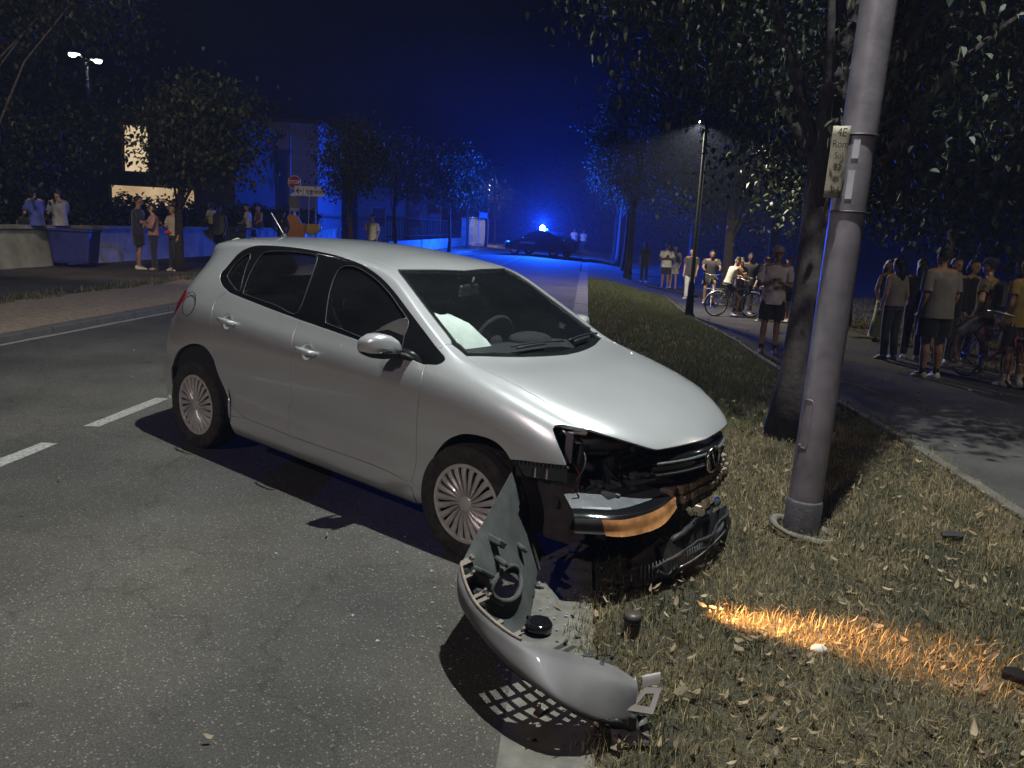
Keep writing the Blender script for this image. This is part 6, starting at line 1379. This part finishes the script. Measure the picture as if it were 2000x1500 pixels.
    b.ball(hf + Vector((0, 0, .02 * k)), (.075 * k, .092 * k, .105 * k), 16, 12); b.ball(hf + hy * .025 * k - Vector((0, 0, .055 * k)), (.055 * k, .062 * k, .055 * k))
    b.ball(hf + hy * .098 * k - Vector((0, 0, .012 * k)), (.014 * k, .020 * k, .022 * k), 8, 6); b.ball(hf + hy * .082 * k - Vector((0, 0, .055 * k)), (.026 * k, .014 * k, .010 * k), 8, 6)
    for sg in (-1, 1): b.ball(hf + hx * sg * .078 * k - Vector((0, 0, .008 * k)), (.012 * k, .022 * k, .030 * k), 8, 6)
    for s_ in 'LR':
        capsule(b, J['sh' + s_], J['el' + s_], .050 * k * w, .040 * k * w); capsule(b, J['el' + s_], J['wr' + s_], .040 * k * w, .026 * k)
        capsule(b, J['hp' + s_], J['kn' + s_], .085 * k * w, .055 * k * w); m_ = J['kn' + s_].lerp(J['an' + s_], .33) + Vector((0, -.014 * k, 0)); capsule(b, J['kn' + s_], m_, .052 * k, .056 * k * w); capsule(b, m_, J['an' + s_], .055 * k * w, .036 * k)
        capsule(b, J['an' + s_], J['an' + s_] + toe[s_].normalized() * .13 * k + Vector((0, 0, -.045 * k)), .036 * k, .026 * k)
    me = remesh(b, .016 * k if not fine else .013 * k)
    hb_ = MB()
    for s_, sg in (('L', -1), ('R', 1)): hand(hb_, J['wr' + s_], hands[s_], Vector((-sg, .3, .2)), k)
    bm_ = bmesh.new(); bm_.from_mesh(me); me2 = hb_.mesh('h'); bm_.from_mesh(me2); 
    for f in bm_.faces: f.smooth = True
    bm_.to_mesh(me); bm_.free(); me.materials.clear(); me.materials.append(skin)
    o = bpy.data.objects.new('body', me); COL.objects.link(o); o.parent = t
    e = MB()
    for sg in (-1, 1): e.ball(hf + hx * sg * .032 * k + hy * .086 * k + Vector((0, 0, .015 * k)), .011 * k, 8, 6)
    e.build('eyes', mat('eye_dark', (.015, .012, .01), .2), t)
    def ering(c, rx, ry, ax=None, n=16, wav=0.0):
        c = Vector(c); ax = ax or (Vector((1, 0, 0)), Vector((0, 1, 0)))
        return [c + ax[0] * (rx * k * math.cos(a)) + ax[1] * (ry * k * math.sin(a)) * (1 + wav * math.sin(5 * a)) for a in np.linspace(0, 2 * math.pi, n, endpoint=False)]
    bend = (J['nk'] - J['pel']).normalized(); ay = Vector((1, 0, 0)).cross(bend) * -1; ay = bend.cross(Vector((1, 0, 0))); axs = (Vector((1, 0, 0)), ay)
    if top:
        c = MB(); pel, sp, ch, nk = J['pel'], J['sp'], J['ch'], J['nk']; loose = 1.10 if not female else 1.0
        shw = (J['shR'].x - J['shL'].x) / 2 / k
        hem = pel - bend * (.10 if not female else -.02) * k
        c.loft([ering(hem, .185 * w * loose, .145 * w, axs, wav=.05), ering(pel.lerp(sp, .3), .175 * w * loose, .138 * w, axs, wav=.03), ering(sp, .162 * w * loose, .128 * w, axs, wav=.02), ering(sp.lerp(ch, .6), .178 * w * loose, .137 * w, axs), ering(ch + bend * .05 * k, .195 * w, .14 * w, axs), ering(J['shL'].lerp(J['shR'], .5) + bend * .02 * k, shw + .035, .105 * w, axs), ering(nk - bend * .025 * k, .12, .085, axs), ering(nk + bend * .002 * k, .068, .066, axs)], closed=True)
        if sleeve > 0:
            for s_ in 'LR':
                a, e_ = J['sh' + s_], J['el' + s_]; wr_ = J['wr' + s_]
                if sleeve <= 1: q = a.lerp(e_, sleeve); c.tube([a + (a - e_) * .10, a.lerp(q, .4), q], [.066 * k * w, .072 * k * w, .070 * k * w], 12, cap=False)
                else: c.tube([a + (a - e_) * .10, a.lerp(e_, .5), e_, e_.lerp(wr_, .5), wr_], [.066 * k, .066 * k, .056 * k, .048 * k, .040 * k], 12, cap=False)
        o = c.build('shirt', top, t)
    if bottom:
        c = MB(); pel = J['pel']; up = bend
        if btype == 'skirt':
            az = min(J['anL'].z, J['anR'].z); c.loft([ering(pel + up * .10 * k, .145 * w, .115 * w, axs), ering(pel, .18 * w, .14 * w, axs), ering(Vector((pel.x, pel.y, pel.z * .6)), .20, .17, wav=.06), ering(Vector((0, pel.y * .5, .12 * k)), .27, .23, wav=.09)])
        else:
            frac = {'shorts': .80, 'short': .45, 'trousers': 2.0}[btype]; wide = 1.25 if btype == 'shorts' else (1.0 if btype == 'short' else 1.05)
            c.loft([ering(pel + up * .12 * k, .150 * w, .118 * w, axs), ering(pel + up * .03 * k, .178 * w, .135 * w, axs), ering(pel - up * .06 * k, .185 * w, .135 * w, axs)])
            for s_, sg in (('L', -1), ('R', 1)):
                h, kn, an = J['hp' + s_] + Vector((0, 0, .01)), J['kn' + s_], J['an' + s_]
                if frac <= 1: q = h.lerp(kn, frac); c.tube([h + (h - kn) * .08, h.lerp(q, .5), q], [.10 * k * w, .098 * k * w * wide, .094 * k * w * wide], 14, cap=False)
                else: c.tube([h + (h - kn) * .08, h.lerp(kn, .5), kn, kn.lerp(an, .5), an + (kn - an) * .02], [.10 * k * w, .092 * k * w, .074 * k * w, .068 * k * w, .066 * k * w], 14, cap=False)
        c.build({'skirt': 'skirt', 'trousers': 'trousers'}.get(btype, 'shorts'), bottom, t)
    for s_ in 'LR':
        an = J['an' + s_]; d = toe[s_].normalized(); sdv = Vector((-d.y, d.x, 0)); c = MB(); R_ = []
        for f, hw, h_ in ((-.075, .026, .055), (-.06, .036, .085), (0, .038, .092), (.06, .043, .065), (.12, .045, .048), (.165, .034, .036), (.185, .014, .022)):
            p = Vector((an.x, an.y, 0)) + d * f * k + Vector((0, 0, an.z - .085 * k)); R_.append([p + sdv * (hw * k * sx) + Vector((0, 0, h_ * k * sz)) for sx, sz in ((-1, .02), (-1.05, .25), (-.8, .7), (-.3, 1), (.3, 1), (.8, .7), (1.05, .25), (1, .02))])
        c.loft(R_, cap=True); c.build('shoe', shoe, t)
        if socks: c = MB(); c.tube([an + Vector((0, 0, -.02)), an.lerp(J['kn' + s_], .22)], [.043 * k, .044 * k], 10, cap=False); c.build('sock', socks, t)
    c = MB(); hc = hf + Vector((0, 0, .03 * k)) - hy * .012 * k
    V_ = []; n, m = 16, 9; rot = R3
    for i in range(m):
        for j in range(n):
            az = 2 * math.pi * j / n; front = math.sin(az); lim = (1.05 if front > .3 else 1.75 if front < -.1 else 1.45); a = lim * i / (m - 1)
            p = rot @ Vector((.091 * math.sin(a) * math.cos(az), .109 * math.sin(a) * math.sin(az), .110 * math.cos(a))); V_.append(hc + p * k)
    F_ = [(i * n + j, (i + 1) * n + j, (i + 1) * n + (j + 1) % n, i * n + (j + 1) % n) for i in range(m - 1) for j in range(n)]
    c.add(V_, F_, True)
    if hlen == 'long': c.tube([hc - hy * .06 * k, hc - hy * .095 * k - Vector((0, 0, .10 * k)), hc - hy * .10 * k - Vector((0, 0, .22 * k)), hc - hy * .095 * k - Vector((0, 0, .32 * k))], [.07 * k, .078 * k, .065 * k, .03 * k], 10)
    elif hlen == 'bun': c.ball(hc - hy * .085 * k + Vector((0, 0, .05 * k)), .042 * k, 10, 8)
    elif hlen == 'bob': c.tube([hc - hy * .03 * k, hc - hy * .05 * k - Vector((0, 0, .08 * k)), hc - hy * .05 * k - Vector((0, 0, .14 * k))], [.085 * k, .092 * k, .07 * k], 10)
    c.build('hair', hair, t)
    if cap:
        c = MB(); c.loft([[hc + rot @ Vector((.094 * s2 * math.cos(a), .110 * s2 * math.sin(a), zz)) * k for a in np.linspace(0, 2 * math.pi, 18, endpoint=False)] for s2, zz in ((1.0, .02), (.99, .05), (.86, .088), (.55, .112), (.05, .12))], smooth=True)
        c.loft([[hc + rot @ Vector((xx, .085 + ext * (1 - (xx / .085) ** 2) , .025 + dz)) * k for xx in np.linspace(-.08, .08, 9)] for ext, dz in ((0, .006), (.075, -.004), (.075, -.010), (0, .0))], closed=False); c.build('cap', cap, t)
    if bag: c = MB(); c.box(J['ch'] - ay * -.0 + Vector((0, -.17 * k, -.05 * k)), (.28 * k, .14 * k, .40 * k), bev=.05); c.build('backpack', bag, t)
    if phone: c = MB(); c.box((J['wrL'] + J['wrR']) / 2 + Vector((0, .10, .06)) * k, (.075, .012, .15), Matrix.Rotation(-.5, 3, 'X'), bev=.004); c.build('phone', M_gloss, t)
    return t

# ---- bicycles
M_frame = mat('bike_silver', (.45, .45, .47), .35, .7, .1); M_frame2 = mat('bike_dark', (.03, .03, .035), .4, .3, .2)
def bicycle(label, loc, face, frame=M_frame, lean=.0, rack=True, group='bicycles'):
    x_, y_ = loc; t = thing('bicycle', label, 'bicycle', (x_, y_, gp(x_, y_)), math.radians(face), group); t.rotation_euler = (0, lean, math.radians(face))
    r_ = .345
    for yy, nm in ((-.53, 'rear_wheel'), (.53, 'front_wheel')):
        w = empty(nm, (0, yy, r_), 0, t)
        b = MB(); b.tube([(0, r_ * .955 * math.cos(a), r_ * .955 * math.sin(a)) for a in np.linspace(0, 2 * math.pi, 40, endpoint=False)], .019, 8, closed=True); b.build('tyre', M_rubber, w)
        b = MB(); b.tube([(0, r_ * .895 * math.cos(a), r_ * .895 * math.sin(a)) for a in np.linspace(0, 2 * math.pi, 40, endpoint=False)], .010, 6, closed=True)
        for q in range(14): a = 2 * math.pi * q / 14; b.tube([(.02 * (-1) ** q, .02 * math.cos(a + .6), .02 * math.sin(a + .6)), (0, r_ * .89 * math.cos(a), r_ * .89 * math.sin(a))], .0016, 4)
        b.tube([(-.05, 0, 0), (.05, 0, 0)], .018, 8); b.build('rim', M_alloy, w)
    b = MB(); bb = (0, -.08, .30); sc_ = (0, -.22, .80); hd = (0, .36, .82)
    b.tube([bb, sc_], .016, 8); b.tube([bb, (0, .40, .70)], .019, 8); b.tube([(0, -.2, .72), hd], .014, 8)
    for sx in (-.045, .045): b.tube([(sx, -.53, r_), (sx * .6, -.08, .30)], .010, 6); b.tube([(sx, -.53, r_), (sx * .5, -.21, .74)], .009, 6); b.tube([(sx, .53, r_), (sx, .43, .68), (0, .41, .72)], .012, 6)
    b.tube([(0, .41, .66), (0, .34, .98)], .014, 8); b.build('frame', frame, t)
    b = MB(); b.tube([(-.30, .14, 1.04), (-.28, .26, 1.05), (-.08, .34, 1.0), (.08, .34, 1.0), (.28, .26, 1.05), (.30, .14, 1.04)], .012, 6); b.build('handlebar', M_frame, t)
    b = MB(); b.ball((0, -.25, .88), (.08, .13, .035), 12, 8); b.tube([sc_, (0, -.24, .86)], .013, 6); b.build('saddle', M_black, t)
    b = MB(); b.tube([(.06, -.08 + .09 * math.cos(a), .30 + .09 * math.sin(a)) for a in np.linspace(0, 2 * math.pi, 20, endpoint=False)], .006, 5, closed=True); b.tube([(.07, -.08, .30), (.08, -.02, .14)], .009, 5); b.tube([(-.07, -.08, .30), (-.08, -.14, .46)], .009, 5); b.box((.12, -.02, .14), (.09, .06, .02)); b.box((-.12, -.14, .46), (.09, .06, .02)); b.build('crankset', M_steel, t)
    for yy, a0, a1, nm in ((-.53, .3, 3.3, 'rear_mudguard'), (.53, .6, 2.9, 'front_mudguard')):
        b = MB(); b.loft([[Vector((sx, yy + (r_ + .03 + dz) * math.cos(a), r_ + (r_ + .03 + dz) * math.sin(a))) for sx, dz in ((-.026, -.01), (0, .006), (.026, -.01))] for a in np.linspace(a0, a1, 16)], closed=False); o = b.build(nm, M_frame, t)
    if rack:
        b = MB()
        for sx in (-.06, .06): b.tube([(sx, -.28, .76), (sx, -.85, .76), (sx * .4, -.89, .76)], .006, 5); b.tube([(sx, -.53, r_), (sx, -.72, .76)], .006, 5); b.tube([(sx, -.53, r_), (sx, -.45, .76)], .006, 5)
        for yy in (-.4, -.6, -.8): b.tube([(-.06, yy, .76), (.06, yy, .76)], .005, 5)
        b.build('rear_rack', M_frame, t)
    return t
PEOPLE = 'bystanders'
W_ = cloth('white', (.62, .61, .57)); LILAC = cloth('lilac_grey', (.60, .55, .64)); BLK = cloth('black', (.013, .013, .015)); NAVY = cloth('navy', (.018, .02, .04)); PINK = cloth('dusty_pink', (.34, .17, .17)); YEL = cloth('pale_yellow', (.52, .50, .30)); GREY = cloth('grey', (.26, .25, .27)); DGREY = cloth('dark_grey', (.055, .052, .058)); GREEN_ = cloth('sage_green', (.25, .29, .16)); MUST = cloth('mustard', (.30, .22, .06)); BROWN = cloth('brown', (.14, .075, .05)); DENIM = cloth('denim', (.035, .045, .075)); RED_ = cloth('red', (.45, .03, .04)); BEIGE = cloth('beige', (.40, .34, .26)); BLUE_ = cloth('blue', (.06, .08, .35)); PAT = cloth('patterned', (.32, .24, .12), col2=(.03, .025, .02))

# right path
person('young man in a cap, lilac-grey T-shirt and black shorts standing nearest on the path', (4.25, 13.55), 165, 1.76, 'phone', SK2, LILAC, .75, BLK, 'shorts', HB, shoe=SHB, cap=GREY, fine=True, socks=BLK, build=.98)
bicycle('silver city bicycle with a rear rack under the seated woman', (6.05, 22.75), -78, M_frame, lean=.04)
person('woman in a white vest top and black shorts sitting on the silver bicycle', (5.82, 22.72), -70, 1.66, 'bike', SK1, W_, 0, BLK, 'short', HB, 'bun', SHW, female=True, seat=.80, turn=-2.2, build=.92)
person('girl in a brown top and glasses holding her hand to her mouth beside the bicycle', (6.30, 23.3), 200, 1.62, 'onearm', SK1, BROWN, .5, DENIM, 'trousers', HB, 'bun', SHW, female=True, build=.9)
person('woman in a loose white shirt and black shorts walking past the bicycle wheel', (6.62, 21.9), 120, 1.66, 'walk', SK1, W_, 1.0, BLK, 'short', HBL, 'short', SHW, female=True, build=.95)
person('person in dark clothes and glasses half hidden behind the tree trunk', (7.15, 21.8), 190, 1.70, 'stand', SK1, DGREY, .6, BLK, 'shorts', HBR, shoe=SHW)
person('dark-haired person in black behind the girl with glasses', (6.75, 24.0), 170, 1.74, 'stand', SK3, BLK, 1.5, BLK, 'trousers', HB)
person('man in a white T-shirt and dark shorts holding a phone far along the path', (6.0, 33.4), 175, 1.80, 'phone', SK2, W_, .7, NAVY, 'shorts', HB, shoe=SHB, build=1.08, phone=True)
person('person in pale grey just right of the man in the white T-shirt', (6.42, 33.9), 160, 1.72, 'onearm', SK1, GREY, .7, BEIGE, 'shorts', HBR)
person('person in dark clothes left of the man in the white T-shirt', (5.55, 36.2), 170, 1.70, 'stand', SK3, NAVY, .7, BLK, 'trousers', HB)
person('person in white trousers partly hidden behind the park lamp post', (6.0, 28.6), 150, 1.72, 'stand', SK1, DGREY, .6, W_, 'trousers', HB, shoe=SHW)
bicycle('dark bicycle pointing at the viewer under the shadowed rider', (6.15, 26.0), 172, M_frame2, rack=False)
person('shadowed rider sitting on the dark bicycle', (6.12, 26.2), 172, 1.76, 'bike', SK2, DGREY, .6, BLK, 'shorts', HB, seat=.86)
# right-hand crowd
person('woman in a long sage green skirt at the left of the right-hand crowd', (7.55, 16.8), 200, 1.66, 'stand', SK1, DGREY, 0, GREEN_, 'skirt', HB, 'long', SHB, female=True)
person('woman with long dark hair in a grey vest top and dark trousers', (6.30, 13.65), 20, 1.68, 'stand', SK1, GREY, 0, DENIM, 'trousers', HB, 'long', SHB, female=True)
person('woman in black standing close to the one in the grey vest top', (6.80, 13.9), 330, 1.68, 'crossed', SK2, BLK, .5, BLK, 'trousers', HB, 'long', SHW, female=True)
person('heavy-set man in a grey T-shirt and wide black shorts in the crowd', (6.05, 11.75), 10, 1.84, 'stand', SK1, GREY, .8, BLK, 'shorts', HB, shoe=SHW, build=1.18, socks=BLK)
person('bearded face in dark clothes behind the heavy-set man', (7.1, 13.4), 190, 1.74, 'stand', SK1, BLK, 1.5, DGREY, 'trousers', HBR)
person('pale-faced person in black peering past the heavy-set man', (7.55, 13.7), 200, 1.72, 'stand', SK1, BLK, 1.5, BLK, 'trousers', HB, 'bob')
bicycle('small bicycle with pink frame under the backpack rider', (6.85, 11.6), 190, mat('bike_pink', (.35, .06, .10), .4, .2, .1), rack=False)
person('rider with a cap and patterned shirt resting a foot on the pedal', (6.88, 12.0), 40, 1.74, 'hips', SK1, PAT, .6, GREY, 'shorts', HB, shoe=SHW, cap=NAVY, bag=BLK, extra={'knL': (-.14, .30, .62), 'anL': (-.13, .22, .22)})
person('man in a mustard top and black shorts with white socks at the right', (7.02, 11.35), 15, 1.76, 'stand', SK2, MUST, .5, BLK, 'shorts', HB, shoe=SHW, socks=W_)
person('woman with shoulder-length hair in black at the right edge', (7.75, 12.3), 100, 1.66, 'phone', SK1, BLK, .5, BEIGE, 'short', HBR, 'bob', SHB, female=True)
# left pavement
person('big man in a dark T-shirt, black shorts and white shoes on the left pavement', (-9.85, 21.3, .1), -60, 1.84, 'phone', SK2, NAVY, .8, BLK, 'shorts', HB, shoe=SHW, build=1.15, phone=True)
person('woman in a dusty pink top and dark trousers beside the man in the dark T-shirt', (-9.28, 20.9, .1), 120, 1.66, 'crossed', SK1, PINK, 1.5, NAVY, 'trousers', HB, 'bob', SHB, female=True)
t_ = person('woman in a pale top with a red waist bag behind the one in dusty pink', (-8.95, 21.35, .1), 150, 1.66, 'onearm', SK1, BEIGE, .6, NAVY, 'trousers', HB, 'long', SHW, female=True)
b = MB(); b.ball((.06, .13, .98), (.13, .06, .06), 12, 8); b.build('waist_bag', RED_, t_)
SW = 1.13
def wall_sitter(label, s_, face, **kw):
    x_, y_ = xy(s_, -13.50); return person(label, (x_, y_, .1), face, pose=kw.pop('pose', 'sit'), seat=SW - .12, **kw)
wall_sitter('person in a blue-grey T-shirt sitting at the far left of the wall', 19.1, 260 - 185, H=1.74, skin=SK1, top=BLUE_, sleeve=.8, bottom=BLK, btype='shorts', shoe=SHB)
wall_sitter('person in a grey T-shirt and white shoes sitting left of the blue bin', 20.0, 280 - 185 - 90 + 90 - 30, H=1.76, skin=SK1, top=GREY, sleeve=.8, bottom=BLK, btype='trousers', shoe=SHW, socks=W_)
wall_sitter('dark-clothed person sitting just left of the slim tree', 26.0, 75, H=1.7, skin=SK2, top=DGREY, sleeve=.8, bottom=BLK, btype='shorts', shoe=SHW)
wall_sitter('person in a pale yellow top sitting right of the slim tree', 28.6, 80, H=1.7, skin=SK2, top=YEL, sleeve=.6, bottom=BLK, btype='shorts', shoe=SHW, hair=HB, hlen='bob', female=True)
person('person in a pale sleeveless jersey and black shorts standing by the wall', (-9.6, 26.4, .1), 160, 1.78, 'stand', SK2, YEL, 0, BLK, 'shorts', HB, shoe=SHB, socks=W_)
bicycle('dark bicycle leaning near the wall on the left', (-9.0, 27.2), 80, M_frame2, group='bicycles')
wall_sitter('person in a white T-shirt sitting at the right of the wall', 31.8, 95, H=1.74, skin=SK1, top=W_, sleeve=.8, bottom=DENIM, btype='trousers', shoe=SHW)
wall_sitter('bare-armed person leaning toward the one in the white T-shirt', 32.9, 140, H=1.72, skin=SK1, top=BROWN, sleeve=0, bottom=DENIM, btype='trousers', shoe=SHW)
person('person in a grey T-shirt seen from behind at the end of the wall', (-8.0, 27.8, .1), -30, 1.72, 'hips', SK2, GREY, .8, BLK, 'shorts', HB)
person('person in a white shirt with a cross-body strap beyond the round street tree', (-5.45, 30.5, .1), 165, 1.74, 'onearm', SK1, W_, .8, BLK, 'shorts', HB)
# far end of the road
person('distant person in white at the end of the road', (4.6, 70.0), 180, 1.75, 'stand', SK1, W_, .8, W_, 'trousers', HB)
person('second distant person in white right of the other', (5.5, 71.5), 180, 1.70, 'stand', SK1, W_, .8, DENIM, 'trousers', HB)
# ================================================================ NIGHT AIR: thin haze that carries the blue beacon's glow
hz = MB(); hz.box((12, 140, 4.9), (620, 400, 12.9)); hm = bpy.data.materials.new('night_haze'); hm.use_nodes = True; _n = hm.node_tree; _n.nodes.clear()
pv = _n.nodes.new('ShaderNodeVolumePrincipled'); pv.inputs['Color'].default_value = (.55, .64, 1.0, 1); pv.inputs['Density'].default_value = .0011; pv.inputs['Anisotropy'].default_value = 0.0
ho = _n.nodes.new('ShaderNodeOutputMaterial'); _n.links.new(pv.outputs[0], ho.inputs['Volume'])
haze = hz.build('haze', hm); haze['kind'] = 'stuff'; tag(haze, 'thin night haze glowing blue around the police beacon', 'haze')
